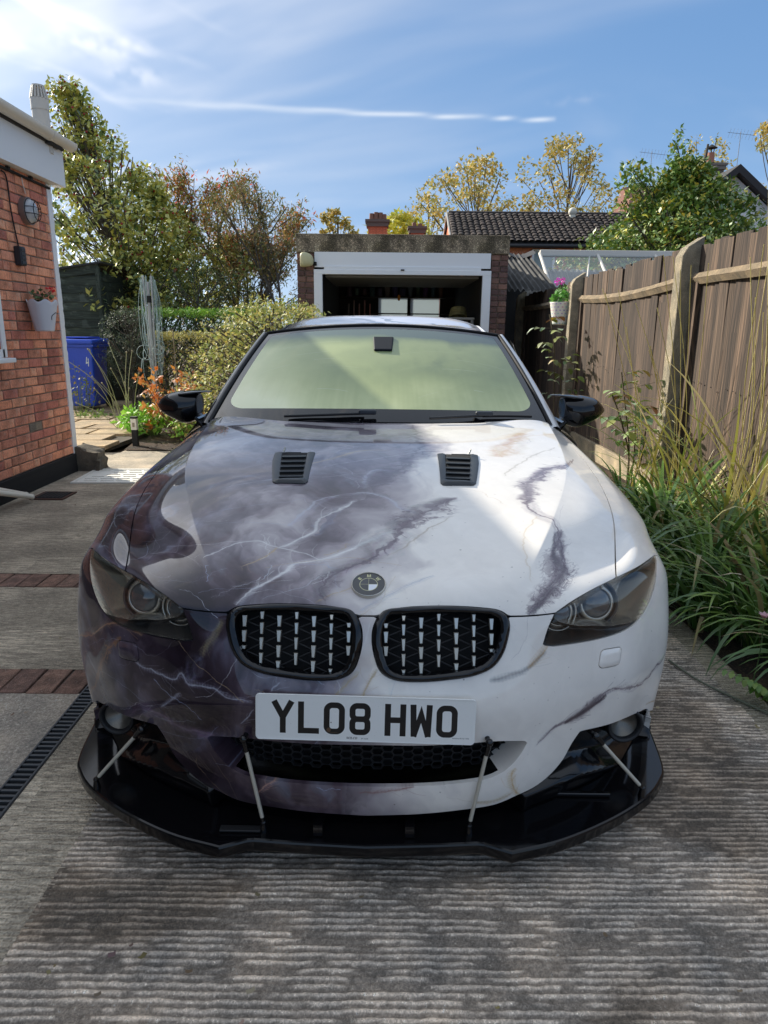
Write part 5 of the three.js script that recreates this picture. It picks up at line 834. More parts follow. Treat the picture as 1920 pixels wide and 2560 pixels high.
// ================================================================ plants: leaves as many small folded faces on a frame of stems
const leafGeo = (() => { const g = new THREE.BufferGeometry(); g.setAttribute('position', new THREE.Float32BufferAttribute([0, 0, 0, -0.28, 0.05, 0.4, 0, 0, 0.5, 0.28, 0.05, 0.4, 0, -0.06, 1], 3)); g.setIndex([0, 2, 1, 0, 3, 2, 1, 2, 4, 2, 3, 4]); g.setAttribute('uv', new THREE.Float32BufferAttribute(new Float32Array(10), 2)); g.computeVertexNormals(); return g; })();
const narrowLeaf = leafGeo.clone().scale(0.55, 1, 1), roundLeaf = leafGeo.clone().scale(1.5, 1, 0.9);
const leafMat = M([1, 1, 1], 0.62, { transmission: 0.48, thickness: 0, specularIntensity: 0.5 }), waxMat = M([1, 1, 1], 0.46, { transmission: 0.40, thickness: 0 });
const colorOf = (pal) => { const a = pal[Math.floor(rnd() * pal.length)], k = rr(1.7, 3.0); return new THREE.Color().setRGB(Math.min(0.8, a[0] * k), Math.min(0.8, a[1] * k), Math.min(0.8, a[2] * k)); };
function leaves(name, list, size, pal, parent, geo = leafGeo, mat = leafMat) {     // list: [x, y, z, (dir)] points
  const im = new THREE.InstancedMesh(geo, mat, list.length), m = new THREE.Matrix4(), q = new THREE.Quaternion(), e = new THREE.Euler(); im.name = name; im.castShadow = im.receiveShadow = true; im.userData.kind = 'stuff';
  list.forEach((p, i) => { e.set(rr(-1.2, 1.0), rr(0, 6.2832), rr(-0.8, 0.8), 'YXZ'); q.setFromEuler(e); const s = size * rr(0.6, 1.3); m.compose(V(p[0], p[1], p[2]), q, V(s, s, s)); im.setMatrixAt(i, m); im.setColorAt(i, colorOf(p[3] ?? pal)); });
  parent.add(im); return im;
}
const ball = () => { let x, y, z; do { x = rr(-1, 1); y = rr(-1, 1); z = rr(-1, 1); } while (x * x + y * y + z * z > 1); return [x, y, z]; };
// clusters of leaves inside an envelope: radius(h) for h 0..1, leaning towards the rim so that the crown has depth and gaps
function clusters(n, base, height, radius, { per = 20, spread = 0.2, hollow = 0.55, wob = 0.35 } = {}) {
  const out = [], cs = [];
  for (let k = 0; k < n; k++) { const h = rnd(), a = rr(0, 6.2832), r = radius(h, a) * Math.pow(rnd(), 1 - hollow) * (1 - wob + 2 * wob * fbm(a * 1.6 + 7, h * 5 + base[0], 3)); const c = [base[0] + Math.cos(a) * r, base[1] + h * height, base[2] + Math.sin(a) * r]; cs.push(c); for (let i = 0; i < per; i++) { const b = ball(); out.push([c[0] + b[0] * spread, c[1] + b[1] * spread * 0.8, c[2] + b[2] * spread]); } }
  return { out, cs };
}
function limbs(base, top, cs, r0, every = 3, r1 = 0.012) {   // trunk and branches up to the clusters
  const g = [rod(base, top, r0, r0 * 0.25, 9)];
  cs.forEach((c, i) => { if (i % every) return; const t = clamp((c[1] - base[1]) / (top[1] - base[1]) - 0.18 - 0.15 * rnd(), 0.05, 0.95), s = [mix(base[0], top[0], t), mix(base[1], top[1], t), mix(base[2], top[2], t)], mdl = [mix(s[0], c[0], 0.5) + rr(-0.05, 0.05), mix(s[1], c[1], 0.42), mix(s[2], c[2], 0.5)]; g.push(tube([s, mdl, c], r1 * rr(0.6, 1.3), 5, 5)); });
  return merge(g);
}
const bark = M([0.10, 0.085, 0.07], 0.95), paleBark = M([0.17, 0.145, 0.11], 0.95);
{ // variegated holly with berries, behind the shed
  const t = thing('holly_tree', 'tall variegated holly tree with red berries behind the dark shed', 'tree', [0, 0, 0]), b = [-4.6, 1.6, -14.6];
  const rad = (h) => h < 0.18 ? mix(2.0, 2.6, h / 0.18) : 2.6 * Math.pow(1 - (h - 0.18) / 0.82, 1.25) + 0.2;
  const lean = (l) => { for (const p of l) p[0] += -1.45 * clamp((p[1] - b[1]) / 4.1); return l; };
  const { out, cs } = clusters(780, b, 4.15, rad, { per: 32, spread: 0.22, hollow: 0.55, wob: 0.55 }); lean(out); lean(cs);
  // lower skirt reaching right over the shed roof
  const sk = clusters(160, [-4.35, 1.9, -14.0], 1.9, (h) => 0.9 * Math.sin(Math.PI * clamp(h * 0.8 + 0.2)), { per: 24, spread: 0.2 });
  const green = [0.055, 0.085, 0.028], yell = [0.31, 0.28, 0.07], mid = [0.17, 0.19, 0.055];
  mesh('trunk', limbs([b[0], 0, b[2]], [b[0] - 1.45, 5.6, b[2]], cs, 0.09, 3, 0.012), bark, t);
  leaves('crown', [...out.filter((p) => rnd() > 0.75 * smooth(3.7, 5.0, p[1]) && fbm(p[0] * 1.7 + 9, p[1] * 1.7 + p[2] * 0.8, 3) > 0.41), ...sk.out], 0.115, [green, mid, mid, yell, yell, [0.20, 0.20, 0.05], [0.23, 0.22, 0.055]], t, leafGeo, waxMat);
  const bl = []; for (let k = 0; k < 1000; k++) { const c = rnd() < 0.8 ? cs[Math.floor(rnd() * cs.length)] : sk.cs[Math.floor(rnd() * sk.cs.length)]; if (hash2(Math.floor(c[0] * 40), Math.floor(c[1] * 40)) > 0.33) continue; const q = ball(); bl.push([c[0] + q[0] * 0.13, c[1] + q[1] * 0.13, c[2] + 0.08 + q[2] * 0.13]); }
  const im = new THREE.InstancedMesh(new THREE.IcosahedronGeometry(0.021, 1), M([0.32, 0.012, 0.018], 0.35), bl.length), m = new THREE.Matrix4(); im.name = 'berries'; im.userData.kind = 'stuff'; bl.forEach((p, i) => im.setMatrixAt(i, m.makeTranslation(...p))); t.add(im);
}
// an open tree: forking limbs, leaves along the last twigs
function fork(p, d, L, r, depth, g, tips, o) {
  const e = V(p.x + d.x * L, p.y + d.y * L, p.z + d.z * L), mid = p.clone().lerp(e, 0.5).add(V(rr(-1, 1), rr(-0.4, 0.4), rr(-1, 1)).multiplyScalar(L * 0.06));
  g.push(tube([p, mid, e], r, depth > 2 ? 7 : 4, 3));
  if (depth <= 1) for (let k = 0; k < 3; k++) tips.push(p.clone().lerp(e, 0.35 + 0.32 * k));
  if (!depth) return;
  const n = o.kids ?? 3; for (let k = 0; k < n; k++) { const a = rr(0, 6.2832), s = o.spread * rr(0.6, 1.2), nd = d.clone().add(V(Math.cos(a) * s, o.up * rr(0.2, 1), Math.sin(a) * s)).normalize(); fork(p.clone().lerp(e, k ? rr(0.55, 1) : 1), nd, L * o.shrink * rr(0.8, 1.15), r * 0.62, depth - 1, g, tips, o); }
}
function openTree(name, label, base, L, r, depth, o, size, pal, per, spread, group, geo) {
  const t = thing(name, label, 'tree', [0, 0, 0], group), g = [], tips = []; fork(V(...base), V(o.lean ?? 0, 1, 0).normalize(), L, r, depth, g, tips, o); let wood = merge(g);
  if (o.top) { let hi = 0; for (const p of tips) hi = Math.max(hi, p.y); const k = o.top / hi, wx = o.wide ?? 1; wood.translate(-base[0], 0, -base[2]).scale(k * wx, k, k * wx).translate(base[0], 0, base[2]); for (const p of tips) p.set(base[0] + (p.x - base[0]) * k * wx, p.y * k, base[2] + (p.z - base[2]) * k * wx); }
  mesh('trunk', wood, o.bark ?? bark, t);
  const list = []; for (const p of tips) for (let k = 0; k < per; k++) { const b = ball(); list.push([p.x + b[0] * spread, p.y + b[1] * spread, p.z + b[2] * spread]); } leaves('crown', list, size, pal, t, geo); return t;
}
const autumn = [[0.30, 0.12, 0.035], [0.22, 0.10, 0.03], [0.34, 0.17, 0.06], [0.15, 0.13, 0.035], [0.12, 0.12, 0.03]], redLeaf = [[0.42, 0.07, 0.04], [0.38, 0.12, 0.05], [0.28, 0.10, 0.04]];
openTree('cherry_tree', 'autumn cherry tree with copper and red leaves left of the garage', [-3.15, 0, -15.5], 1.7, 0.06, 5, { kids: 3, spread: 0.5, up: 0.6, shrink: 0.70, bark: bark, top: at(590, 398, 'z', -15.5).y, wide: 1.25 }, 0.115, [...autumn, [0.13, 0.12, 0.03], [0.11, 0.12, 0.03], [0.16, 0.13, 0.04], [0.10, 0.11, 0.03], ...redLeaf.slice(0, 1)], 9, 0.17, null, narrowLeaf);
openTree('slender_tree', 'thin sparse tree with drooping brown leaves close left of the garage parapet', [-1.95, 0, -13.2], 1.5, 0.035, 4, { kids: 3, spread: 0.42, up: 0.6, shrink: 0.70, top: at(735, 458, 'z', -13.2).y }, 0.09, [[0.11, 0.10, 0.05], [0.14, 0.12, 0.05], [0.20, 0.11, 0.05], [0.09, 0.10, 0.035]], 8, 0.16, null, narrowLeaf);
openTree('slender_tree', 'bare-topped sapling with a tuft of pink leaves above the holly', [-4.0, 0, -15.4], 1.9, 0.03, 3, { kids: 2, spread: 0.3, up: 0.8, shrink: 0.72, top: at(440, 435, 'z', -15.4).y }, 0.08, redLeaf, 3, 0.10, null, narrowLeaf);
{ // underplanting behind the cherry: loose green-brown shrubs
  const sh = (label, b, h, rad, n, size, pal, o = {}) => { const t = thing('shrub', label, 'shrub', [0, 0, 0]); const { out, cs } = clusters(n, b, h, rad, { per: o.per ?? 22, spread: o.spread ?? 0.15, hollow: o.hollow ?? 0.6, wob: o.wob ?? 0.3 }); mesh('stem', limbs([b[0], 0, b[2]], [b[0], b[1] + h * 0.8, b[2]], cs, 0.03, o.every ?? 4, 0.008), bark, t); leaves('foliage', out, size, pal, t, o.geo, o.mat); return { t, cs }; };
  const dome = (R) => (h) => R * Math.sqrt(clamp(1 - Math.pow(h * 1.9 - 0.9, 2), 0.02, 1));
  sh('tall loose brown-green shrub filling the gap below the cherry tree', [-2.75, 0.7, -14.4], 3.2, dome(1.55), 460, 0.085, [[0.10, 0.10, 0.03], [0.16, 0.13, 0.04], [0.07, 0.085, 0.025], [0.22, 0.14, 0.05]], { spread: 0.2, geo: narrowLeaf });
  sh('dense dark green shrub behind the clipped hedge and clothes dryer', [-3.35, 0.6, -12.9], 1.85, dome(1.05), 260, 0.055, [[0.035, 0.06, 0.02], [0.05, 0.075, 0.025], [0.06, 0.08, 0.03]], { geo: narrowLeaf });
  sh('dark evergreen shrub right of the shed roof, under the holly', [-4.25, 0.7, -13.7], 1.9, dome(0.75), 150, 0.055, [[0.04, 0.06, 0.02], [0.055, 0.08, 0.028]], { geo: narrowLeaf });
  sh('round grey-green conifer bush between the shed and the clothes dryer', [-3.98, 0.40, -11.1], 1.22, (h) => 0.47 * Math.sqrt(clamp(1 - Math.pow(h * 1.85 - 0.95, 2), 0.02, 1)), 330, 0.04, [[0.05, 0.065, 0.04], [0.065, 0.08, 0.045], [0.035, 0.045, 0.028]], { geo: narrowLeaf, spread: 0.08, wob: 0.12 });
  sh('large arching golden-green bush in front of the left garage pier', [-1.30, 0.10, -8.3], 1.50, (h) => 1.12 * Math.sqrt(clamp(1 - Math.pow(h * 1.45 - 0.45, 2), 0.03, 1)), 520, 0.048, [[0.20, 0.20, 0.06], [0.26, 0.24, 0.08], [0.12, 0.15, 0.04], [0.33, 0.27, 0.09], [0.17, 0.19, 0.06]], { spread: 0.14, wob: 0.32, hollow: 0.7, every: 2 });
  // clipped hedges
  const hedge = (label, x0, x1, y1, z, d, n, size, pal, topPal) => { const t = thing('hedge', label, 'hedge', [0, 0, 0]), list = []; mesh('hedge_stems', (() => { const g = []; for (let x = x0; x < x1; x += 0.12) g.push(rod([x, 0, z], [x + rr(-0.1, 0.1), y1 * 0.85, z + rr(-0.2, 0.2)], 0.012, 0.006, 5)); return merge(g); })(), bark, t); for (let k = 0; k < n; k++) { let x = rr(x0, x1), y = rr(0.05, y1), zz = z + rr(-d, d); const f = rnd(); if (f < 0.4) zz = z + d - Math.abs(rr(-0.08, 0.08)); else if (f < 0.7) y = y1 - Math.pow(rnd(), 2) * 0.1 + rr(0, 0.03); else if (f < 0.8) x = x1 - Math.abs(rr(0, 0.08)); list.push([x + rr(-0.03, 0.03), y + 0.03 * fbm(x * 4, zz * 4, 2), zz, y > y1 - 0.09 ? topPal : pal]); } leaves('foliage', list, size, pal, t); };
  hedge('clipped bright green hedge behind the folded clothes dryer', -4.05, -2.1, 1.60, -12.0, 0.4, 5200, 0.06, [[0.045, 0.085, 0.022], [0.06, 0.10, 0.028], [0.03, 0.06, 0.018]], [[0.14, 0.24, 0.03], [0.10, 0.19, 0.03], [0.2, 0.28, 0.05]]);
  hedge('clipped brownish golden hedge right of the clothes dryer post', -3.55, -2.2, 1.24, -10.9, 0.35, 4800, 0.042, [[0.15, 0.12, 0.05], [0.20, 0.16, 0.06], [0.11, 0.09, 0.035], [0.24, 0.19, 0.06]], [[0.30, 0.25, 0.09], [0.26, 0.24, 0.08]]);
  // pear tree over the fence
  const t = thing('pear_tree', 'leafy green pear tree with yellowing leaves rising over the fence', 'tree', [0, 0, 0]), b = [at(1695, 700, 'z', -15.2).x, 1.4, -15.2], spike = at(1716, 330, 'z', -15.2), peak = at(1590, 425, 'z', -15.2);
  const { out, cs } = clusters(800, b, spike.y - 2.0, (h, a) => (h < 0.3 ? mix(1.9, 2.5, h / 0.3) : 2.5 * Math.pow(1 - (h - 0.3) / 0.7, 0.95)) + 0.15, { per: 30, spread: 0.23, hollow: 0.58, wob: 0.42 });
  const pk = clusters(60, [peak.x, peak.y - 0.9, -15.2], 0.95, () => 0.35, { per: 12, spread: 0.16 }), lw = clusters(90, [4.35, 1.9, -14.4], 1.3, () => 0.55, { per: 18, spread: 0.2 }), tp = clusters(30, [spike.x - 0.1, spike.y - 1.2, -15.2], 1.2, (h) => 0.32 * (1 - h) + 0.04, { per: 12, spread: 0.13 });
  mesh('trunk', limbs([b[0], 0, b[2]], [b[0] + 0.3, 5.0, b[2]], [...cs, ...pk.cs, ...lw.cs, ...tp.cs], 0.09, 3, 0.014), bark, t);
  leaves('crown', [...out, ...pk.out, ...lw.out, ...tp.out], 0.115, [[0.06, 0.105, 0.022], [0.075, 0.13, 0.028], [0.095, 0.15, 0.03], [0.05, 0.085, 0.02], [0.12, 0.17, 0.035], [0.17, 0.19, 0.04], [0.06, 0.10, 0.02], [0.36, 0.26, 0.04]], t, leafGeo, waxMat);
}
{ // far trees beyond the roofs
  const far = [[0.30, 0.21, 0.06], [0.24, 0.19, 0.055], [0.20, 0.18, 0.06], [0.33, 0.25, 0.08], [0.14, 0.14, 0.045]];
  const fb = M([0.13, 0.11, 0.085], 1);
  const F = (label, px, zt, topPx, wPx, o = {}) => { const t = thing('far_tree', label, 'tree', [0, 0, 0], 'autumn trees far behind the houses'), c = at(px, 560, 'z', -zt), top = at(px, topPx, 'z', -zt).y, R = wPx / 1730 * zt / 2, h0 = top - (o.tall ?? 2.2) * R, b = [c.x, h0, -zt]; const { out, cs } = clusters(o.n ?? 75, b, top - h0, (h) => R * Math.sqrt(clamp(1 - Math.pow(h * 1.75 - 0.75, 2), 0.02, 1)), { per: o.per ?? 44, spread: R * 0.19, hollow: 0.7, wob: 0.35 }); mesh('trunk', limbs([c.x, 0, -zt], [c.x + R * 0.1, top - R * 0.4, -zt], cs, 0.02 * zt * 0.2, 2, 0.03), fb, t); leaves('crown', out, o.size ?? 0.27, far, t); };
  F('broad golden autumn tree left of the tiled roof ridge', 1180, 46, 405, 275, { n: 100, tall: 1.9 });
  F('tall airy autumn tree rising above the middle of the tiled roof', 1405, 46, 351, 240, { tall: 2.6, n: 110 });
  F('thinning autumn tree cut by the right edge above the white gable', 1920, 50, 298, 170, { n: 50, tall: 2.6 });
  F('sparse autumn tree with bare twigs behind the top of the pear tree', 1735, 55, 340, 160, { n: 36, per: 22 });
  F('small pale autumn tree left of the chimneys over the garage', 840, 62, 530, 95, { n: 40, size: 0.36 });
  F('slim pale autumn tree between the two chimneys and the tiled roof', 1066, 52, 492, 110, { n: 40, per: 22, tall: 3 });
  const t = thing('far_tree', 'rounded yellow-green tree between the two chimneys', 'tree', [0, 0, 0], 'autumn trees far behind the houses'), c = at(1005, 580, 'z', -34), q = clusters(120, [c.x, 3.4, -34], 3.0, (h) => 1.75 * Math.sqrt(clamp(1 - Math.pow(h * 1.9 - 0.9, 2), 0.03, 1)), { per: 22, spread: 0.35 }); mesh('trunk', rod([c.x, 0, -34], [c.x, 5, -34], 0.15, 0.06), bark, t); leaves('crown', q.out, 0.26, [[0.26, 0.24, 0.04], [0.32, 0.28, 0.05], [0.2, 0.21, 0.04]], t);
}
// ================================================================ garage, shed, houses beyond
const darkBricks = brickMats([[0.17, 0.21, 0.28], [0.22, 0.28, 0.34], [0.14, 0.18, 0.25], [0.30, 0.36, 0.42], [0.19, 0.24, 0.32]]);
const whitePaint = M([0.80, 0.80, 0.79], 0.4), pebble = ptex(1024, 1024, (x, y) => { const u = x / 1024, v = y / 1024, a = tfbm(u, v, 6, 5, 61), c = tnoise(u * 90, v * 90, 90, 3), d = tnoise(u * 200, v * 200, 200, 6), m = smooth(0.55, 0.75, tfbm(u, v, 5, 4, 15)); let k = 0.92 + (a - 0.5) * 0.9 + (d - 0.5) * 0.5; if (c > 0.72) k *= 1.55; return [150 * k * mix(1, 0.74, m), 136 * k * mix(1, 0.74, m), 116 * k * mix(1, 0.70, m)]; });
{
  const gz = -10, ga = thing('garage', 'flat-roofed brick garage with open white-framed door and pebbled concrete parapet', 'garage');
  const side = (x0, x1) => {
    const wall = mesh('wall', box(x1 - x0 - 0.012, 2.35, 5.2, (x0 + x1) / 2, 1.175, gz - 2.61), mortar, ga);
    for (let r = 0; r < 31; r++) { const y = 0.04 + r * 0.0755, lay = r % 2 ? [[0.0, 0.101], [0.111, x1 - x0 - 0.111]] : [[0, x1 - x0 - 0.111], [x1 - x0 - 0.101, 0.101]]; for (const [a, L] of lay) { const g = L > 0.11 ? headersLong : headers[Math.floor(rnd() * 3)]; const b = mesh('brick', g, darkBricks[Math.floor(rnd() * 5)], wall); b.position.set(x0 + a + L / 2, y, gz + 0.006 + rr(-0.002, 0.002)); } }
  };
  const headersLong = brickGeo(0.118, 0.065, 0.04, 3);
  side(-1.222, -0.992); side(1.432, 1.662);
  mesh('lintel', boxUV(box(2.90, 0.24, 0.24, 0.22, 2.468, gz - 0.09, 0.008)), M([1, 0.98, 0.92], 0.95, { map: rep(pebble, 1.4), bumpMap: rep(concBump, 4), bumpScale: 0.012 }), ga);
  mesh('garage_roof', box(2.88, 0.06, 5.0, 0.22, 2.50, gz - 2.75), M([0.06, 0.06, 0.06], 0.9), ga);
  mesh('roof_fascia', box(2.40, 0.20, 0.03, 0.22, 2.258, gz + 0.015, 0.003), whitePaint, ga);
  const door = new THREE.Group(); door.name = 'garage_door'; ga.add(door);
  mesh('door_frame', merge([box(0.115, 2.07, 0.07, -0.933, 1.035, gz + 0.02, 0.004), box(0.115, 2.07, 0.07, 1.373, 1.035, gz + 0.02, 0.004), box(2.42, 0.062, 0.07, 0.22, 2.098, gz + 0.022, 0.004)]), whitePaint, door);
  mesh('door_leaf', box(2.12, 0.035, 1.95, 0.22, 2.052, gz - 1.05, 0.004), M([0.16, 0.15, 0.13], 0.7), door);
  mesh('door_edge', box(2.14, 0.05, 0.03, 0.22, 2.148, gz + 0.034, 0.004), whitePaint, door);
  mesh('door_handle', box(0.05, 0.018, 0.03, 0.22, 2.128, gz + 0.06, 0.004), matt, door);
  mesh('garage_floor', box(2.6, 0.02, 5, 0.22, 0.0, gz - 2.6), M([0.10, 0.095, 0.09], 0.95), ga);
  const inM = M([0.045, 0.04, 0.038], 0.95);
  // rear wall with two openings
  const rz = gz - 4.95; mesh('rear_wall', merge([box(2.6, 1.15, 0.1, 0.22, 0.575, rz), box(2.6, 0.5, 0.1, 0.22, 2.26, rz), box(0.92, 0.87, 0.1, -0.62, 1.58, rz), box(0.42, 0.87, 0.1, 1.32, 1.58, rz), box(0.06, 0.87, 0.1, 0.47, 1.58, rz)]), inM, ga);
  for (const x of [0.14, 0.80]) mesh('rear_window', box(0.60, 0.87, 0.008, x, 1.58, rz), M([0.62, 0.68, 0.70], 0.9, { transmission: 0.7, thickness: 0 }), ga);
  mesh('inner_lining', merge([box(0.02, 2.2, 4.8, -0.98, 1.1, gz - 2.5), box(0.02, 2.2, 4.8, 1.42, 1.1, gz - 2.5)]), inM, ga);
  const ORD = ['first', 'second', 'third', 'fourth', 'fifth', 'sixth', 'seventh', 'eighth', 'ninth', 'tenth', 'eleventh', 'twelfth', 'thirteenth'];
  // shelves, jars, tools
  const sh = thing('shelf_unit', 'dark shelves of jars across the back of the garage', 'shelf', [0, 0, 0]); for (const y of [2.12, 1.80]) mesh('shelf_board', box(2.3, 0.02, 0.22, 0.22, y - 0.12, rz + 0.18), M([0.08, 0.06, 0.045], 0.9), sh);
  for (let k = 0; k < 13; k++) { const j = new THREE.CylinderGeometry(rr(0.03, 0.06), rr(0.03, 0.06), rr(0.12, 0.2), 14); tag(mesh('storage_jar', j.translate(-0.75 + k * 0.155, 2.10, rz + 0.2), M([rr(0.05, 0.25), rr(0.05, 0.2), rr(0.05, 0.18)], 0.5)), `${ORD[k]} jar from the left on the shelf above the garage windows`, 'jar', 'jars on the garage shelf'); }
  const tl = thing('work_light', 'small orange work light hanging from the garage door frame', 'lamp', [0.21, 0, gz - 1.9]); mesh('cord', rod([0, 2.02, 0], [0, 1.90, 0], 0.004), rubber, tl); mesh('lamp_body', new THREE.CapsuleGeometry(0.022, 0.05, 6, 14).translate(0, 1.86, 0), M([0.62, 0.22, 0.02], 0.5), tl);
  const bench = thing('work_bench', 'pale trestle bench at the right inside the garage', 'bench', [1.12, 0, gz - 1.2]); mesh('bench_top', box(0.42, 0.03, 0.8, 0, 1.52, 0), M([0.5, 0.48, 0.44], 0.7), bench); for (const [x, z] of [[-0.18, 0.36], [0.18, 0.36], [-0.18, -0.36], [0.18, -0.36]]) mesh('leg', box(0.04, 1.5, 0.04, x, 0.75, z), M([0.42, 0.4, 0.38], 0.7), bench);
  const hose = []; for (let k = 0; k < 5; k++) hose.push(new THREE.TorusGeometry(0.13 - k * 0.006, 0.014, 8, 32).rotateX(Math.PI / 2 - 0.3).translate(1.12, 1.56 + k * 0.026, gz - 1.2)); tag(mesh('hose_coil', merge(hose), M([0.34, 0.29, 0.12], 0.6)), 'coil of dull yellow hose on the garage bench', 'hose');
  const sp = thing('sprayer', 'small black and yellow sprayer below the hose in the garage', 'sprayer', [1.06, 1.18, gz - 0.75]); mesh('bottle', new THREE.LatheGeometry([[0.001, 0], [0.06, 0], [0.062, 0.05], [0.05, 0.1], [0.02, 0.14], [0.018, 0.18]].map(([a, b]) => new THREE.Vector2(a, b)), 20), M([0.55, 0.42, 0.03], 0.45), sp); mesh('nozzle', box(0.03, 0.06, 0.09, 0, 0.2, 0.02, 0.008), rubber, sp);
  const stand = box(0.2, 1.16, 0.2, 1.06, 0.59, gz - 0.75, 0.01); tag(mesh('cupboard', stand, inM), 'dark narrow cupboard under the sprayer in the garage', 'cupboard');
  for (let k = 0; k < 5; k++) tag(mesh('garden_tool', rod([-0.62 + k * 0.09, 0.05, gz - 1.5], [-0.60 + k * 0.085, 1.75 + 0.05 * (k % 2), gz - 1.6], 0.013), M([0.12 + 0.03 * k, 0.09, 0.07], 0.8)), `${ORD[k]} tool handle from the left leaning inside the garage`, 'tool', 'tool handles in the garage');
  // cream lamp on the left pier
  const lp = thing('security_lamp', 'cream weathered security lamp on the left garage pier', 'lamp', [-1.06, 2.245, gz + 0.02]); mesh('lamp_shell', loftY([[-0.105, 0, 0.075, 0.085, 0.06, 0.05], [-0.07, 0, 0.10, 0.095, 0.065, 0.065], [0.0, 0.0, 0.09, 0.085, 0.06, 0.062], [0.05, -0.005, 0.06, 0.065, 0.05, 0.05], [0.07, -0.01, 0.02, 0.03, 0.04, 0.03]]).clone(), M([0.52, 0.48, 0.27], 0.5), lp); lp.children[0].geometry.computeVertexNormals(); mesh('lamp_bracket', box(0.05, 0.05, 0.04, 0.085, -0.045, 0.02, 0.006), matt, lp);
}
{ // shed
  const sh = thing('garden_shed', 'dark green-black weatherboard shed behind the blue bin', 'shed', [-4.93, 0.05, -12.45]);
  const wood = ptex(512, 512, (x, y) => { const u = x / 512, v = y / 512, g1 = tnoise(u * 6, v * 128, 128, 4), g2 = tnoise(u * 20, v * 256, 256, 9), w = smooth(0.62, 0.78, tfbm(u, v, 7, 4, 23)); const k = 1 + (g1 - 0.5) * 0.6 + (g2 - 0.5) * 0.35; return [mix(62 * k, 120, w * 0.5), mix(68 * k, 124, w * 0.5), mix(58 * k, 116, w * 0.5)]; });
  const wm = [[0.75, 0.8, 0.75], [0.6, 0.65, 0.62], [0.9, 0.95, 0.88]].map((c) => M(c, 0.85, { map: wood }));
  const W = 1.9, bg = [0, 1, 2].map((k) => { const g = box(W, 0.148, 0.018, -W / 2, 0, 0, 0.003); g.rotateX(-0.07); return boxUV(g, k * 0.31); });
  const fr = mesh('front_wall', box(W, 2.0, 0.03, -W / 2, 1.0, -0.04), matt, sh);
  for (let k = 0; k < 15; k++) { const b = mesh('weatherboard', bg[k % 3], wm[Math.floor(rnd() * 3)], fr); b.position.set(0, 0.08 + k * 0.142, 0); }
  mesh('gable_board', (() => { const s = new THREE.Shape([[0.03, 2.20], [0.03, 2.34], [-W, 2.06], [-W, 1.93]].map(([x, y]) => new THREE.Vector2(x, y))); return boxUV(new THREE.ExtrudeGeometry(s, { depth: 0.03, bevelEnabled: false }).translate(0, 0, 0.0)); })(), wm[0], sh);
  mesh('gable_fill', (() => { const s = new THREE.Shape([[0, 2.0], [0, 2.25], [-W, 2.0]].map(([x, y]) => new THREE.Vector2(x, y))); return new THREE.ExtrudeGeometry(s, { depth: 0.012, bevelEnabled: false }).translate(0, 0, -0.03); })(), wm[1], sh);
  const sd = mesh('side_wall', box(0.03, 2.22, 2.3, -0.02, 1.11, -1.17), wm[1], sh); for (let k = 0; k < 15; k++) { const g = boxUV(box(0.016, 0.147, 2.3, 0, 0, 0, 0.003), k * 0.2); const b = mesh('weatherboard', g, wm[1], sd); b.position.set(0.004, 0.08 + k * 0.147, -1.17); b.rotation.z = 0.05; }
  mesh('corner_post', box(0.07, 2.28, 0.07, 0.0, 1.14, 0.0, 0.004), wm[0], sh);
  const dr = mesh('shed_door', box(0.02, 1.85, 0.85, 0.022, 0.97, -0.62, 0.003), wm[1], sh); for (let k = 0; k < 7; k++) mesh('door_plank', box(0.008, 1.83, 0.112, 0.034, 0.97, -0.98 + k * 0.12, 0.002), wm[1], dr);
  mesh('shed_roof', (() => { const g = box(2.1, 0.03, 2.5, -W / 2, 2.21, -1.17); g.rotateZ(0.0); const p = g.attributes.position; for (let i = 0; i < p.count; i++) p.setY(i, p.getY(i) + (p.getX(i) + W / 2) * 0.147); return g; })(), M([0.035, 0.036, 0.036], 0.95), sh);
}
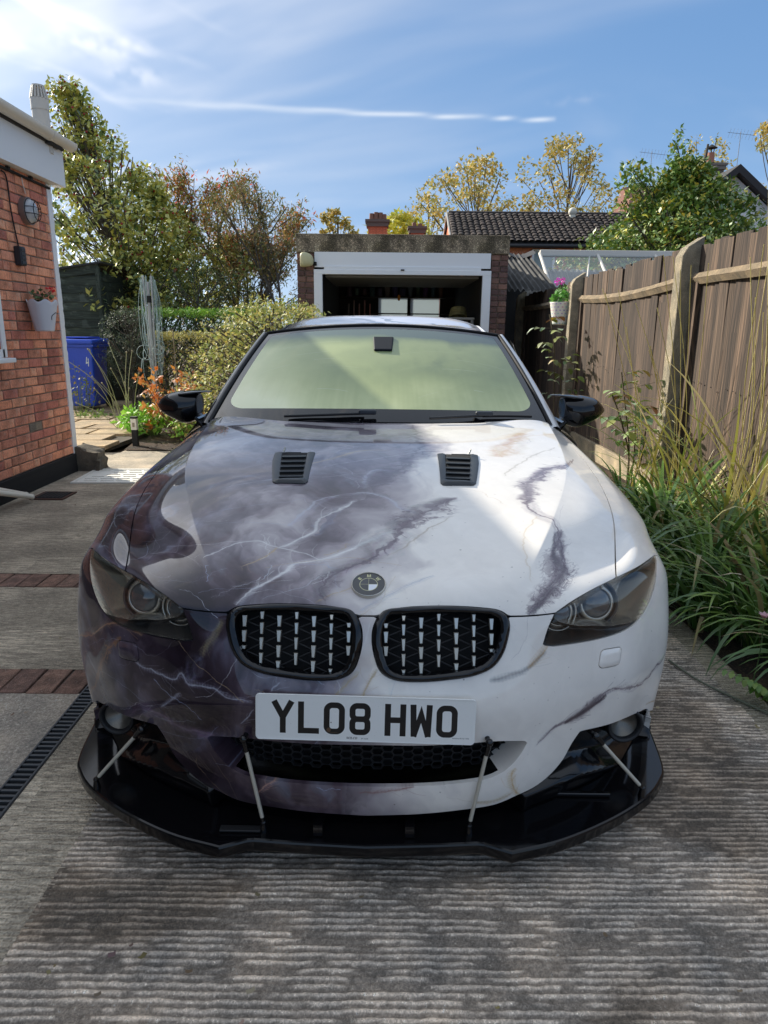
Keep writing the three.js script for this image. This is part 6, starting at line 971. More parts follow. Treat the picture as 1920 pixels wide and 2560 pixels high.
{ // blue wheeled bin
  const b = thing('wheeled_bin', 'blue wheeled bin with a white 4 painted on its side', 'bin', [-4.78, 0.08, -11.2]), bm = M([0.016, 0.07, 0.50], 0.42);
  const t = ctex(512, 512, (g) => { g.fillStyle = '#2148b8'; g.fillRect(0, 0, 512, 512); for (let k = 0; k < 500; k++) { g.fillStyle = `rgba(${rnd() < 0.5 ? '10,25,80' : '90,120,200'},${rr(0.02, 0.10)})`; g.fillRect(rr(0, 512), rr(0, 512), rr(1, 4), rr(4, 40)); } g.strokeStyle = 'rgba(214,220,206,0.92)'; g.lineWidth = 11; g.beginPath(); g.moveTo(418, 100); g.lineTo(402, 150); g.lineTo(440, 142); g.moveTo(436, 112); g.lineTo(430, 176); g.stroke(); });
  const body = (() => { const g = new RoundedBoxGeometry(0.56, 0.95, 0.62, 4, 0.04), p = g.attributes.position; for (let i = 0; i < p.count; i++) { const k = mix(0.80, 1, (p.getY(i) + 0.475) / 0.95); p.setX(i, p.getX(i) * k); p.setZ(i, p.getZ(i) * k); } g.computeVertexNormals(); const uv = g.attributes.uv; for (let i = 0; i < p.count; i++) uv.setXY(i, p.getX(i) / 0.56 + 0.5, p.getY(i) / 0.95 + 0.5); g.translate(0, 0.525, 0); return g; })();
  mesh('bin_body', body, M(0xffffff, 0.42, { map: t }), b); mesh('bin_rim', new RoundedBoxGeometry(0.60, 0.05, 0.66, 2, 0.012).translate(0, 0.985, 0), bm, b);
  mesh('bin_lid', (() => { const g = new RoundedBoxGeometry(0.60, 0.075, 0.70, 4, 0.03), p = g.attributes.position; for (let i = 0; i < p.count; i++) if (p.getY(i) > 0) p.setY(i, p.getY(i) + 0.03 * (1 - Math.pow(p.getX(i) / 0.3, 2)) - 0.02 * p.getZ(i)); g.computeVertexNormals(); return g.translate(0.01, 1.04, 0.02); })(), bm, b);
  mesh('lid_panel', new RoundedBoxGeometry(0.40, 0.02, 0.48, 2, 0.008).translate(0, 1.105, 0), bm, b); mesh('bin_handle', rod([-0.22, 1.0, -0.37], [0.22, 1.0, -0.37], 0.014), bm, b);
  for (const x of [-0.24, 0.24]) mesh('wheel', new THREE.CylinderGeometry(0.10, 0.10, 0.05, 24).rotateZ(Math.PI / 2).translate(x, 0.10, -0.28), rubber, b);
}
{ // rotary clothes dryer, folded
  const d = thing('clothes_dryer', 'folded rotary clothes dryer with slack pale lines on a metal post', 'clothes dryer', [-3.30, 0, -10.05]), gal = M([0.40, 0.41, 0.41], 0.45, { metalness: 0.5 }), cord = M([0.34, 0.44, 0.43], 0.6);
  mesh('pole', merge([rod([0, 0, 0], [0, 1.62, 0], 0.026), rod([0, 1.1, 0], [0, 1.95, 0], 0.02)]), gal, d);
  for (let k = 0; k < 4; k++) { const a = k * Math.PI / 2 + 0.5; mesh('arm', rod([Math.cos(a) * 0.04, 0.62, Math.sin(a) * 0.04], [Math.cos(a) * 0.075, 2.03, Math.sin(a) * 0.075], 0.011), gal, d); }
  mesh('hub', new THREE.CylinderGeometry(0.045, 0.045, 0.09, 16).translate(0, 1.72, 0), rubber, d);
  const ln = []; for (let k = 0; k < 15; k++) { const a = rr(0, 6.28), r0 = 0.075, r = rr(0.08, 0.17), lo = rr(0.5, 1.25), a2 = a + rr(-0.9, 0.9); ln.push(tube([[Math.cos(a) * r0, 2.03, Math.sin(a) * r0], [Math.cos(a) * r * 1.02, rr(1.55, 1.8), Math.sin(a) * r], [Math.cos(a2) * r, lo + 0.15, Math.sin(a2) * r], [Math.cos(a2 + 0.5) * r * 0.8, lo, Math.sin(a2 + 0.5) * r * 0.8], [Math.cos(a2 + 0.9) * r, lo + 0.3, Math.sin(a2 + 0.9) * r], [Math.cos(a + 0.6) * 0.1, 1.98, Math.sin(a + 0.6) * 0.1]], 0.0028, 5, 36)); }
  for (let k = 0; k < 10; k++) ln.push(new THREE.TorusGeometry(rr(0.05, 0.11), 0.0035, 5, 20).rotateY(rr(0, 3)).rotateX(rr(-0.6, 0.6)).translate(rr(-0.16, 0.1), rr(0.7, 1.1), rr(-0.05, 0.12)));
  mesh('washing_line', merge(ln), cord, d);
  tag(mesh('garden_cane', rod([-2.93, 0, -9.9], [-2.95, 1.32, -9.9], 0.008), M([0.24, 0.19, 0.12], 0.9)), 'thin bamboo cane standing right of the clothes dryer', 'cane');
}
{ // tile-roofed house behind the garage
  const h = thing('tiled_house', 'brick house with dark pantile roof behind the garage', 'house'), zr = -24.6, ze = -22.4, yr = 5.12, ye = 4.02, x0 = 2.05, x1 = 9.1;
  mesh('wall', boxUV(box(x1 - x0 - 0.2, ye, 4.0, (x0 + x1) / 2, ye / 2, -24.6)), M([0.9, 0.72, 0.62], 0.9, { map: rep(brickTex, 1) }), h);
  { // courses of the far wall in view: joined bricks
    const l = []; for (let r = 0; r < 8; r++) for (let x = x0 + 0.1 + (r % 2) * 0.11; x < x1 - 0.3; x += 0.225) { if (x > 4.35 && x < 5.3) continue; l.push(box(0.213, 0.064, 0.02, x + 0.1, 3.36 + r * 0.075, -22.595)); } const m = mesh('brickwork', merge(l), redBricks[1], h); m.userData.kind = 'stuff'; }
  const gable = new THREE.Shape([[-2.2, ye], [2.2, ye], [0, yr]].map(([a, b]) => new THREE.Vector2(a, b))); const gg = new THREE.ExtrudeGeometry(gable, { depth: 0.1, bevelEnabled: false }); gg.rotateY(Math.PI / 2); gg.translate(x0 - 0.0, 0, zr); mesh('gable', boxUV(gg), M([0.95, 0.62, 0.48], 0.9, { map: rep(brickTex, 1) }), h);
  const rf = mesh('roof', (() => { const s = new THREE.Shape([[-2.32, ye - 0.1], [0, yr], [2.32, ye - 0.1], [2.2, ye - 0.12], [0, yr - 0.1], [-2.2, ye - 0.12]].map(([a, b]) => new THREE.Vector2(a, b))); const g = new THREE.ExtrudeGeometry(s, { depth: x1 - x0, bevelEnabled: false }); g.rotateY(Math.PI / 2); g.translate(x0 - 0.05, 0, zr); return g; })(), M([0.03, 0.027, 0.025], 0.95), h);
  const tt = ptex(256, 256, (x, y) => { const u = x / 256, v = y / 256, a = tfbm(u, v, 8, 5, 3), l = smooth(0.66, 0.76, tfbm(u, v, 20, 3, 8)); const k = 0.7 + a * 0.6; return [mix(70 * k, 150, l), mix(60 * k, 146, l), mix(56 * k, 136, l)]; });
  const tg = [0, 1, 2].map((k) => { const g = new THREE.CylinderGeometry(0.085, 0.095, 0.36, 7, 1, true, -Math.PI / 2, Math.PI); g.rotateX(-Math.PI / 2); g.scale(1, 0.55, 1); return boxUV(toCreasedNormals(g, 1.2), k * 0.4); }), tm = [0.55, 0.75, 1.0, 0.65].map((k) => M([k, k * 0.95, k * 0.92], 0.9, { map: rep(tt, 1.5) }));
  const slope = Math.atan2(yr - ye, 2.2), pitch = 0.235, n = 11, far = []; let cnt = 0;
  for (let r = 0; r < n; r++) for (let c = 0; c < 37; c++) { const t = (r + 0.5) / n, x = x0 + 0.05 + c * 0.19, y = mix(ye - 0.02, yr, t) + 0.03, z = mix(ze + 0.02, zr, t); if (cnt < 300 && c < 28) { cnt++; const m = mesh('roof_tile', tg[Math.floor(rnd() * 3)], tm[Math.floor(rnd() * 4)], rf); m.position.set(x + rr(-0.006, 0.006), y + rr(-0.006, 0.006), z); m.rotation.x = slope - 0.10; } else { const g = tg[0].clone(); g.rotateX(slope - 0.10); g.translate(x, y, z); far.push(g); } }
  mesh('roof_tiles', merge(far), tm[1], rf).userData.kind = 'stuff';
  const rg = []; for (let x = x0; x < x1; x += 0.44) rg.push(new THREE.CylinderGeometry(0.10, 0.10, 0.43, 8, 1, false).rotateZ(Math.PI / 2).translate(x + 0.2, yr + 0.0, zr)); mesh('ridge', merge(rg), tm[0], rf);
  mesh('bargeboard', (() => { const s = new THREE.Shape([[-2.35, ye - 0.2], [0, yr + 0.02], [2.35, ye - 0.2], [2.35, ye - 0.08], [0, yr + 0.12], [-2.35, ye - 0.08]].map(([a, b]) => new THREE.Vector2(a, b))); const g = new THREE.ExtrudeGeometry(s, { depth: 0.04, bevelEnabled: false }); g.rotateY(Math.PI / 2); g.translate(x0 - 0.10, -0.05, zr); return g; })(), M([0.4, 0.38, 0.35], 0.8), rf);
  mesh('eaves_gutter', rod([x0, ye - 0.13, ze + 0.1], [x1, ye - 0.13, ze + 0.1], 0.06), M([0.02, 0.02, 0.022], 0.5), rf);
  const w = new THREE.Group(); w.name = 'window'; h.add(w); mesh('frame', merge([box(0.07, 0.62, 0.08, 4.5, 3.48, -22.58), box(0.07, 0.62, 0.08, 5.14, 3.48, -22.58), box(0.7, 0.07, 0.08, 4.82, 3.79, -22.58)]), whitePaint, w); mesh('pane', box(0.6, 0.6, 0.02, 4.82, 3.46, -22.6), M([0.32, 0.38, 0.38], 0.3), w);
  mesh('pier_cap', box(0.5, 0.45, 0.1, 7.05, 3.74, -22.56), M([0.7, 0.68, 0.6], 0.8), h);
  const vt = mesh('roof_vent', merge([new THREE.CylinderGeometry(0.1, 0.12, 0.25, 14).translate(6.05, yr - 0.12, zr + 0.3), new THREE.SphereGeometry(0.14, 16, 10).translate(6.05, yr + 0.05, zr + 0.3)]), M([0.62, 0.58, 0.48], 0.6), rf);
}
const chimney = (h, par, x, y, z, w, d, hgt, m, capM, pots, potM) => { const c = mesh('chimney', boxUV(box(w, hgt, d, x, y + hgt / 2, z)), m, par); const l = []; for (let r = 0; r * 0.08 < hgt; r++) for (let k = 0; k < Math.round(w / 0.22); k++) l.push(box(0.2, 0.066, 0.012, x - w / 2 + 0.11 + k * 0.22, y + 0.04 + r * 0.08, z + d / 2)); mesh('brickwork', merge(l), m, c).userData.kind = 'stuff'; mesh('chimney_cap', merge([box(w + 0.12, 0.14, d + 0.12, x, y + hgt + 0.05, z), box(w + 0.2, 0.08, d + 0.2, x, y + hgt + 0.16, z)]), capM, c); for (const [dx, r, ph] of pots) mesh('chimney_pot', new THREE.CylinderGeometry(r, r * 1.15, ph, 16).translate(x + dx, y + hgt + 0.2 + ph / 2, z), potM, c); return c; };
{ // houses behind the garage of which the roofs and chimneys show
  const red = M([0.85, 0.55, 0.45], 0.9, { map: rep(brickTex, 1) }), drk = M([0.16, 0.12, 0.10], 0.95), pot = M([0.24, 0.11, 0.07], 0.8);
  for (const [px, w, yt, pots, label] of [[944, 0.62, 5.0, [[-0.2, 0.075, 0.22], [-0.05, 0.075, 0.26], [0.1, 0.075, 0.25], [0.22, 0.075, 0.2]], 'terrace roof with four-pot red brick chimney behind the left of the garage'], [1043, 0.44, 4.8, [[-0.1, 0.07, 0.15], [0.1, 0.07, 0.12]], 'terrace roof with smaller two-pot chimney behind the middle of the garage']]) {
    const x = at(px, 560, 'z', -25).x, h = thing('terrace_house', label, 'house'); mesh('wall', box(2.4, 3.6, 3, x, 1.8, -25.5), red, h);
    const rf = mesh('roof', (() => { const s = new THREE.Shape([[-1.7, 3.5], [1.7, 3.5], [0, 4.55]].map(([a, b]) => new THREE.Vector2(a, b))); const g = new THREE.ExtrudeGeometry(s, { depth: 2.2, bevelEnabled: false }); g.rotateY(Math.PI / 2); g.translate(x - 1.1, -0.35, -25.5); return g; })(), M([0.06, 0.055, 0.055], 0.9), h);
    chimney(h, rf, x, 3.6, -25, w, 0.5, yt - 3.85, red, drk, pots, pot);
  }
  // white gabled house at the right
  const h = thing('white_house', 'white rendered gabled house with dark bargeboard and stone-coloured chimney at far right', 'house'), a = at(1838, 440, 'z', -26);
  const s = new THREE.Shape([[-1.9, 0], [3.4, 0], [3.4, a.y - 2.6], [0, a.y], [-1.9, a.y - 1.45]].map(([x, y]) => new THREE.Vector2(x, y))); mesh('wall', new THREE.ExtrudeGeometry(s, { depth: 5, bevelEnabled: false }).translate(a.x, 0, -31), M([0.78, 0.77, 0.74], 0.9), h);
  const s2 = new THREE.Shape([[-2.0, a.y - 1.5], [0, a.y + 0.05], [3.5, a.y - 2.65], [3.5, a.y - 2.4], [0, a.y + 0.32], [-2.0, a.y - 1.28]].map(([x, y]) => new THREE.Vector2(x, y))); const rf = mesh('roof', new THREE.ExtrudeGeometry(s2, { depth: 5.3, bevelEnabled: false }).translate(a.x, 0, -31), M([0.045, 0.042, 0.042], 0.9), h);
  const st = M([0.50, 0.44, 0.36], 0.95, { map: rep(concTex, 1) }); chimney(h, rf, a.x + 0.0, a.y - 0.8, -28.6, 1.15, 0.7, 1.5, st, M([0.24, 0.2, 0.17], 0.95), [[0.18, 0.13, 0.42]], M([0.38, 0.16, 0.1], 0.8)); mesh('chimney_cowl', merge([new THREE.ConeGeometry(0.22, 0.14, 14).translate(a.x + 0.18, a.y + 1.55, -28.6), rod([a.x + 0.18, a.y + 1.3, -28.6], [a.x + 0.18, a.y + 1.5, -28.6], 0.02)]), matt, rf);
  const an = (x, y0, y1, z, par, flip) => { const g = [rod([x, y0, z], [x, y1, z], 0.012, 0.010, 6), rod([x - 0.5, y1 - 0.02, z], [x + 0.55, y1 - 0.12, z], 0.007, 0.007, 6)]; for (let k = 0; k < 8; k++) g.push(rod([x - 0.42 + k * 0.13, y1 + 0.1 - k * 0.012, z + 0.1], [x - 0.42 + k * 0.13, y1 - 0.18 - k * 0.012, z - 0.1], 0.004, 0.004, 5)); return mesh('aerial', merge(g), M([0.2, 0.2, 0.2], 0.5, { metalness: 0.5 }), par); };
  an(a.x + 1.3, a.y + 0.3, a.y + 2.1, -28.8, h);
  const r2 = thing('hidden_house', 'red ridged roof with a television aerial half hidden by the pear tree top', 'house'), c = at(1640, 455, 'z', -30); mesh('wall', box(2.2, c.y - 1.2, 3, c.x + 0.2, (c.y - 1.2) / 2, -31), M([0.5, 0.3, 0.24], 0.9), r2); const rr2 = new THREE.Shape([[-1.8, c.y - 1.3], [1.8, c.y - 1.3], [0, c.y]].map(([x, y]) => new THREE.Vector2(x, y))); mesh('roof', new THREE.ExtrudeGeometry(rr2, { depth: 2.4, bevelEnabled: false }).rotateY(Math.PI / 2).translate(c.x - 1.0, 0, -31), M([0.2, 0.09, 0.07], 0.9), r2); an(c.x - 0.2, c.y - 0.3, c.y + 1.15, -30.2, r2);
}
{ // lean-to with a corrugated roof, and the glasshouse over the fence
  const l = thing('lean_to', 'lean-to shelter with grey corrugated roof between garage and fence', 'shelter'), n = 40, g = grid(n * 3, 10, (a, b) => V(mix(1.70, 2.42, a), mix(1.90, 2.62, b) + 0.022 * Math.cos(a * 6.2832 * 9), mix(-10.25, -12.6, b)));
  const ct = ptex(256, 256, (x, y) => { const u = x / 256, v = y / 256, k = 0.55 + 0.6 * tfbm(u, v, 6, 5, 4) + 0.3 * smooth(0.6, 0.75, tfbm(u, v, 12, 3, 9)); return [130 * k, 126 * k, 120 * k]; });
  mesh('corrugated_sheet', g, M([0.34, 0.35, 0.36], 0.9, { map: ct }), l); mesh('back_wall', box(0.72, 2.55, 0.04, 2.06, 1.27, -12.65), M([0.03, 0.03, 0.03], 0.95), l); mesh('post', box(0.05, 1.9, 0.05, 2.38, 0.95, -10.3), M([0.06, 0.055, 0.05], 0.9), l);
  mesh('flashing', grid(12, 2, (a, b) => V(mix(1.72, 2.5, a), 2.66 + 0.05 * Math.sin(a * 7) - 0.08 * b, -12.55 + 0.25 * b)), M([0.04, 0.04, 0.042], 0.8), l);
  const gh = thing('greenhouse', 'pale framed greenhouse roof showing above the wooden fence', 'greenhouse'), fm = M([0.66, 0.61, 0.53], 0.6), X0 = 2.46, X1 = 5.6, zt = -11.8, zb = -10.5, yt = 2.56, yb = 1.75;
  mesh('frame', merge([box(X1 - X0, 0.10, 0.09, (X0 + X1) / 2, yt, zt, 0.01), box(X1 - X0, 0.05, 0.05, (X0 + X1) / 2, yb, zb, 0.01), ...[0, 0.92, 1.84, 2.76].map((d) => rod([X0 + d, yb, zb], [X0 + d, yt, zt], 0.026, 0.026, 6)), rod([X0 + 0.4, yb, zb + 0.1], [X0 + 0.8, yt - 0.02, zt], 0.012, 0.012, 6)]), fm, gh);
  for (let k = 0; k < 3; k++) mesh('pane', grid(1, 1, (a, b) => V(X0 + 0.03 + k * 0.92 + a * 0.87, mix(yb, yt, b), mix(zb, zt, b))), M([0.86, 0.9, 0.9], 0.04, { transmission: 0.9, thickness: 0 }), gh);
  mesh('side_wall', merge([box(X1 - X0, 1.7, 0.03, (X0 + X1) / 2, 0.85, zb)]), M([0.25, 0.24, 0.22], 0.8), gh);
  mesh('corrugated_sheet', grid(120, 4, (a, b) => V(mix(X0, X1, a), mix(1.5, 2.45, b) + 0.02 * Math.cos(a * 6.2832 * 30), mix(-12.2, -13.4, b))), M([0.55, 0.58, 0.6], 0.85, { map: ct }), gh);
}
// ================================================================ fence, pots, roses, grasses
const fenceWood = ptex(512, 1024, (x, y) => { const u = x / 512, v = y / 1024, w = tfbm(u, v, 3, 4, 12) * 0.06, g1 = tnoise((u + w) * 64, v * 5, 64, 3), g2 = tnoise((u + w) * 160, v * 12, 160, 7), ring = 0.5 + 0.5 * Math.sin((u + w * 3 + 0.10 * tnoise(u * 4, v * 3, 4, 2)) * 190), st = smooth(0.6, 0.8, tfbm(u, v, 5, 4, 44)); const k = 0.82 + (g1 - 0.5) * 0.5 + (g2 - 0.5) * 0.32 + (ring - 0.5) * 0.20; return [mix(138 * k, 98, st * 0.5), mix(116 * k, 80, st * 0.5), mix(98 * k, 66, st * 0.5)]; });
const fx = 2.27;
const fenceM = [[0.34, 0.335, 0.33], [0.46, 0.445, 0.43], [0.26, 0.25, 0.25], [0.55, 0.52, 0.49], [0.40, 0.375, 0.35]].map((c) => M(c, 0.9, { map: fenceWood, bumpMap: fenceWood, bumpScale: 0.004 })), palePole = M([0.74, 0.62, 0.45], 0.95, { map: rep(concTex, 3), bumpMap: rep(concBump, 3), bumpScale: 0.008 }), concPost = M([1, 0.93, 0.74], 0.95, { map: rep(concTex, 3), bumpMap: rep(concBump, 4), bumpScale: 0.008 });
const POSTS = [-2.3, -5.30, -8.35, -11.75];
for (let b = 0; b < 3; b++) {
  const z0 = POSTS[b] - 0.13, z1 = POSTS[b + 1], L = z0 - z1, n = Math.round(L / 0.098);
  const f = thing('wooden_fence', ['nearest fence bay of tall brown boards, behind the long grasses', 'middle fence bay of brown boards between two concrete posts', 'far fence bay of brown boards behind the spotted flower pot'][b], 'fence', [0, 0, 0]);
  const nails = [];
  for (let k = 0; k < n; k++) {
    const h = 1.765 + rr(-0.02, 0.016) - (b === 2 ? 0.02 : 0), g = box(0.014, h, 0.112, 0, h / 2, 0, 0.003); { const p = g.attributes.position; for (let i = 0; i < p.count; i++) p.setX(i, p.getX(i) + (p.getZ(i) > 0 ? 0.006 : -0.006)); } boxUV(g, rr(0, 6)); const uv = g.attributes.uv; for (let i = 0; i < uv.count; i++) uv.setXY(i, uv.getX(i) * 2, uv.getY(i) * 0.6);
    const m = mesh('board', g, fenceM[Math.floor(rnd() * 5)], f); m.position.set(fx + rr(-0.003, 0.003), 0.17, z0 - (k + 0.5) * L / n); m.rotation.z = rr(-0.009, 0.009); m.rotation.x = rr(-0.01, 0.01); nails.push(new THREE.SphereGeometry(0.0045, 6, 4).translate(fx - 0.014, 1.72 + rr(-0.03, 0.0), m.position.z + rr(-0.02, 0.02)), new THREE.SphereGeometry(0.0045, 6, 4).translate(fx - 0.014, 0.96 + rr(-0.03, 0.03), m.position.z + rr(-0.02, 0.02)));
  }
  const rail = (y, m, sag) => { const g = grid(24, 4, (a, c) => { const t = c * 2 * Math.PI * 0.999, z = mix(z0, z1, a); return V(fx - 0.035 - 0.03 * Math.cos(t) * 1 , y - sag * Math.sin(Math.PI * a) + 0.04 * Math.sin(t) + 0.004 * (vnoise(a * 14, c * 4 + b) - 0.5), z); }); return boxUV(toCreasedNormals(g, 0.5)); };
  mesh('rail', rail(1.70, palePole, b === 1 ? 0.045 : 0.01), palePole, f);
  mesh('nails', merge(nails), M([0.08, 0.06, 0.05], 0.7), f, 'stuff');
  mesh('gravel_board', boxUV(box(0.05, 0.18, L, fx - 0.02, 0.09, (z0 + z1) / 2, 0.006), 0.3), M([0.74, 0.66, 0.50], 0.95, { map: rep(concTex, 2) }), f);
  mesh('batten', boxUV(box(0.05, 1.55, 0.09, fx - 0.02, 0.93, z1 + 0.055 + (b === 2 ? 0.1 : 0), 0.004), 0.9), fenceM[3], f);
  mesh('batten', boxUV(box(0.035, 1.55, 0.07, fx - 0.02, 0.93, z0 - 0.16, 0.004), 0.9), fenceM[3], f);
}
POSTS.forEach((z, i) => { if (!i) return; const s = new THREE.Shape([[0, 0], [0.14, 0], [0.14, 1.99], [0.035, 1.92], [0, 1.86]].map(([x, y]) => new THREE.Vector2(x, y))); const g = new THREE.ExtrudeGeometry(s, { depth: 0.12, bevelEnabled: true, bevelSize: 0.004, bevelThickness: 0.004, bevelSegments: 1 }); g.translate(2.14, 0, z - 0.125); tag(mesh('fence_post', boxUV(g, i * 0.4), concPost), ['', 'nearest concrete fence post, behind the tall grasses', 'concrete fence post behind the spotted flower pot', 'farthest concrete fence post by the garage'][i], 'fence post'); });
// hanging pots
const heightUV = (g, h) => { const p = g.attributes.position, uv = g.attributes.uv; for (let i = 0; i < p.count; i++) uv.setY(i, p.getY(i) / h); return g; };
const petal = (n, c, s, col, par) => { const l = []; for (let k = 0; k < n; k++) { const b = ball(); l.push([c[0] + b[0] * s, c[1] + b[1] * s * 0.7, c[2] + b[2] * s, col]); } return leaves('flower', l, 0.028, col[0], par, roundLeaf); };
{
  const p1 = thing('hanging_pot', 'white polka dot hanging pot of pink geraniums on the fence', 'flower pot', [2.09, 1.41, -8.62]);
  const t = ctex(512, 256, (g) => { g.fillStyle = '#e4e0d4'; g.fillRect(0, 0, 512, 256); const c = ['#b9a0c8', '#9fb4d6', '#d8a9b8', '#a9cdbf', '#8f86c0']; for (let r = 0; r < 7; r++) for (let k = 0; k < 16; k++) { g.fillStyle = c[Math.floor(rnd() * 5)]; g.beginPath(); g.arc(k * 32 + (r % 2) * 16 + 8, 20 + r * 36, 7.5, 0, 7); g.fill(); } });
  mesh('pot', heightUV(new THREE.LatheGeometry([[0.001, 0], [0.088, 0], [0.092, 0.02], [0.132, 0.25], [0.137, 0.262], [0.128, 0.262], [0.12, 0.24]].map(([a, b]) => new THREE.Vector2(a, b)), 40), 0.262), M(0xffffff, 0.45, { map: t }), p1);
  mesh('compost', new THREE.CircleGeometry(0.122, 20).rotateX(-Math.PI / 2).translate(0, 0.235, 0), M([0.03, 0.022, 0.016], 1), p1);
  const l = []; for (let k = 0; k < 130; k++) { const b = ball(); l.push([b[0] * 0.15, 0.33 + b[1] * 0.10, b[2] * 0.13]); } leaves('foliage', l, 0.062, [[0.06, 0.16, 0.03], [0.09, 0.21, 0.04], [0.05, 0.12, 0.025]], p1, roundLeaf);
  petal(70, [-0.04, 0.50, 0.04], 0.065, [[0.62, 0.02, 0.22], [0.7, 0.04, 0.3]], p1); petal(55, [0.16, 0.47, 0.02], 0.052, [[0.62, 0.02, 0.22], [0.7, 0.04, 0.3]], p1);
  mesh('stalk', merge([rod([0, 0.3, 0.02], [-0.04, 0.49, 0.04], 0.004), rod([0.06, 0.3, 0], [0.16, 0.45, 0.02], 0.004)]), M([0.1, 0.16, 0.04], 0.8), p1);
  const p2 = thing('hanging_pot', 'cracked grey-white wall pot of red geraniums on the brick wall', 'flower pot', [WX + 0.115, 1.285, -5.90]), pw = M([0.62, 0.63, 0.67], 0.5);
  mesh('pot', (() => { const g = new THREE.LatheGeometry([[0.001, 0], [0.07, 0], [0.075, 0.01], [0.112, 0.215], [0.118, 0.24], [0.108, 0.24], [0.098, 0.19]].map(([a, b]) => new THREE.Vector2(a, b)), 48), p = g.attributes.position; for (let i = 0; i < p.count; i++) if (p.getY(i) > 0.2) { const a = Math.atan2(p.getZ(i), p.getX(i)); p.setY(i, p.getY(i) + 0.012 * Math.cos(a * 7)); } g.computeVertexNormals(); return g; })(), pw, p2);
  mesh('crack', tube([[0.098, 0.15, -0.02], [0.101, 0.142, 0.01], [0.090, 0.12, 0.04], [0.084, 0.09, 0.036]], 0.0025, 5, 16), matt, p2);
  mesh('compost', new THREE.CircleGeometry(0.10, 20).rotateX(-Math.PI / 2).translate(0, 0.19, 0), M([0.16, 0.07, 0.04], 1), p2);
  const l2 = []; for (let k = 0; k < 70; k++) { const b = ball(); l2.push([b[0] * 0.08, 0.27 + b[1] * 0.05, b[2] * 0.09]); } leaves('foliage', l2, 0.045, [[0.07, 0.11, 0.045], [0.05, 0.085, 0.035], [0.16, 0.07, 0.05]], p2, roundLeaf); petal(30, [0.04, 0.335, -0.10], 0.032, [[0.6, 0.015, 0.02]], p2);
}
// roses: canes with toothed leaflets, each a leaf of its own
const leafletG = [0, 1].map((k) => { const sh = new THREE.Shape(), n = 9; sh.moveTo(0, 0); for (let i = 1; i <= n; i++) { const t = i / n, w = 0.30 * Math.sin(Math.PI * Math.pow(t, 0.8)) + (i % 2 ? 0.02 : 0); sh.lineTo(w, t); } for (let i = n - 1; i > 0; i--) { const t = i / n, w = 0.30 * Math.sin(Math.PI * Math.pow(t, 0.8)) + (i % 2 ? 0.02 : 0); sh.lineTo(-w, t); } const g = new THREE.ShapeGeometry(sh); g.rotateX(Math.PI / 2); const p = g.attributes.position; for (let i = 0; i < p.count; i++) p.setY(i, Math.abs(p.getX(i)) * 0.35 - 0.25 * Math.pow(p.getZ(i), 2) * (k ? 1 : 0.5)); g.computeVertexNormals(); return g; });
const LM = (c, r = 0.5) => M(c, r, { transmission: 0.42, thickness: 0 });
const roseM = [[0.15, 0.28, 0.05], [0.11, 0.20, 0.045], [0.25, 0.36, 0.07], [0.34, 0.38, 0.08], [0.2, 0.3, 0.13]].map((c) => LM(c)), roseY = [[0.42, 0.30, 0.05], [0.34, 0.16, 0.06], [0.22, 0.25, 0.06]].map((c) => LM(c));
function rose(label, canes, n, size, mats, tipMats) {
  const t = thing('rose_bush', label, 'rose', [0, 0, 0]), gs = [];
  for (const c of canes) { const cv = new THREE.CatmullRomCurve3(c.map((p) => V(...p))); gs.push(new THREE.TubeGeometry(cv, 24, 0.006, 6)); for (let k = 0; k < n; k++) { const u = mix(0.38, 1, Math.pow((k + rnd() * 0.6) / n, 0.8)), p = cv.getPoint(Math.min(1, u)), a = rr(0, 6.28), L = size * rr(1.4, 2.4), e = p.clone().add(V(Math.cos(a) * L, rr(-0.1, 0.45) * L, Math.sin(a) * L)); gs.push(rod(p, e, 0.002, 0.0015, 5)); const d = e.clone().sub(p).normalize(); for (let i = 0; i < 5; i++) { const q = p.clone().lerp(e, i === 0 ? 1 : i < 3 ? 0.72 : 0.42), ml = u > 0.88 && rnd() < 0.6 ? tipMats : mats, m = mesh('leaf', leafletG[i & 1], ml[Math.floor(rnd() * ml.length)], t); m.position.copy(q); const yaw = Math.atan2(d.x, d.z) + (i === 0 ? 0 : i % 2 ? 1.05 : -1.05); m.rotation.set(rr(-0.2, 0.6), yaw, rr(-0.35, 0.35), 'YXZ'); m.scale.setScalar(size * (i === 0 ? 1.1 : 0.85) * rr(0.8, 1.15)); } } }
  mesh('stem', merge(gs), M([0.09, 0.07, 0.035], 0.8), t); return t;
}
rose('tall slim rose cane with yellowing leaves in front of the far fence bay', [[[1.98, 0, -8.1], [1.95, 0.7, -8.1], [1.90, 1.2, -8.05], [1.84, 1.52, -8.1]], [[1.99, 0, -8.12], [2.02, 0.6, -8.1], [1.99, 1.05, -8.0]]], 9, 0.10, [...roseM.slice(2), ...roseY.slice(2)], roseY);
rose('green rose bush in front of the middle fence bay, right of the door mirror', [[[1.98, 0, -5.55], [1.96, 0.4, -5.5], [1.88, 0.75, -5.45], [1.84, 1.02, -5.5]], [[1.96, 0, -5.5], [1.93, 0.35, -5.4], [1.80, 0.68, -5.3], [1.72, 0.86, -5.3]], [[2.0, 0, -5.5], [2.0, 0.45, -5.5], [1.96, 0.78, -5.45]], [[2.02, 0, -5.6], [2.06, 0.3, -5.5], [2.02, 0.6, -5.35]]], 8, 0.095, roseM, [...roseY, roseM[2]]);
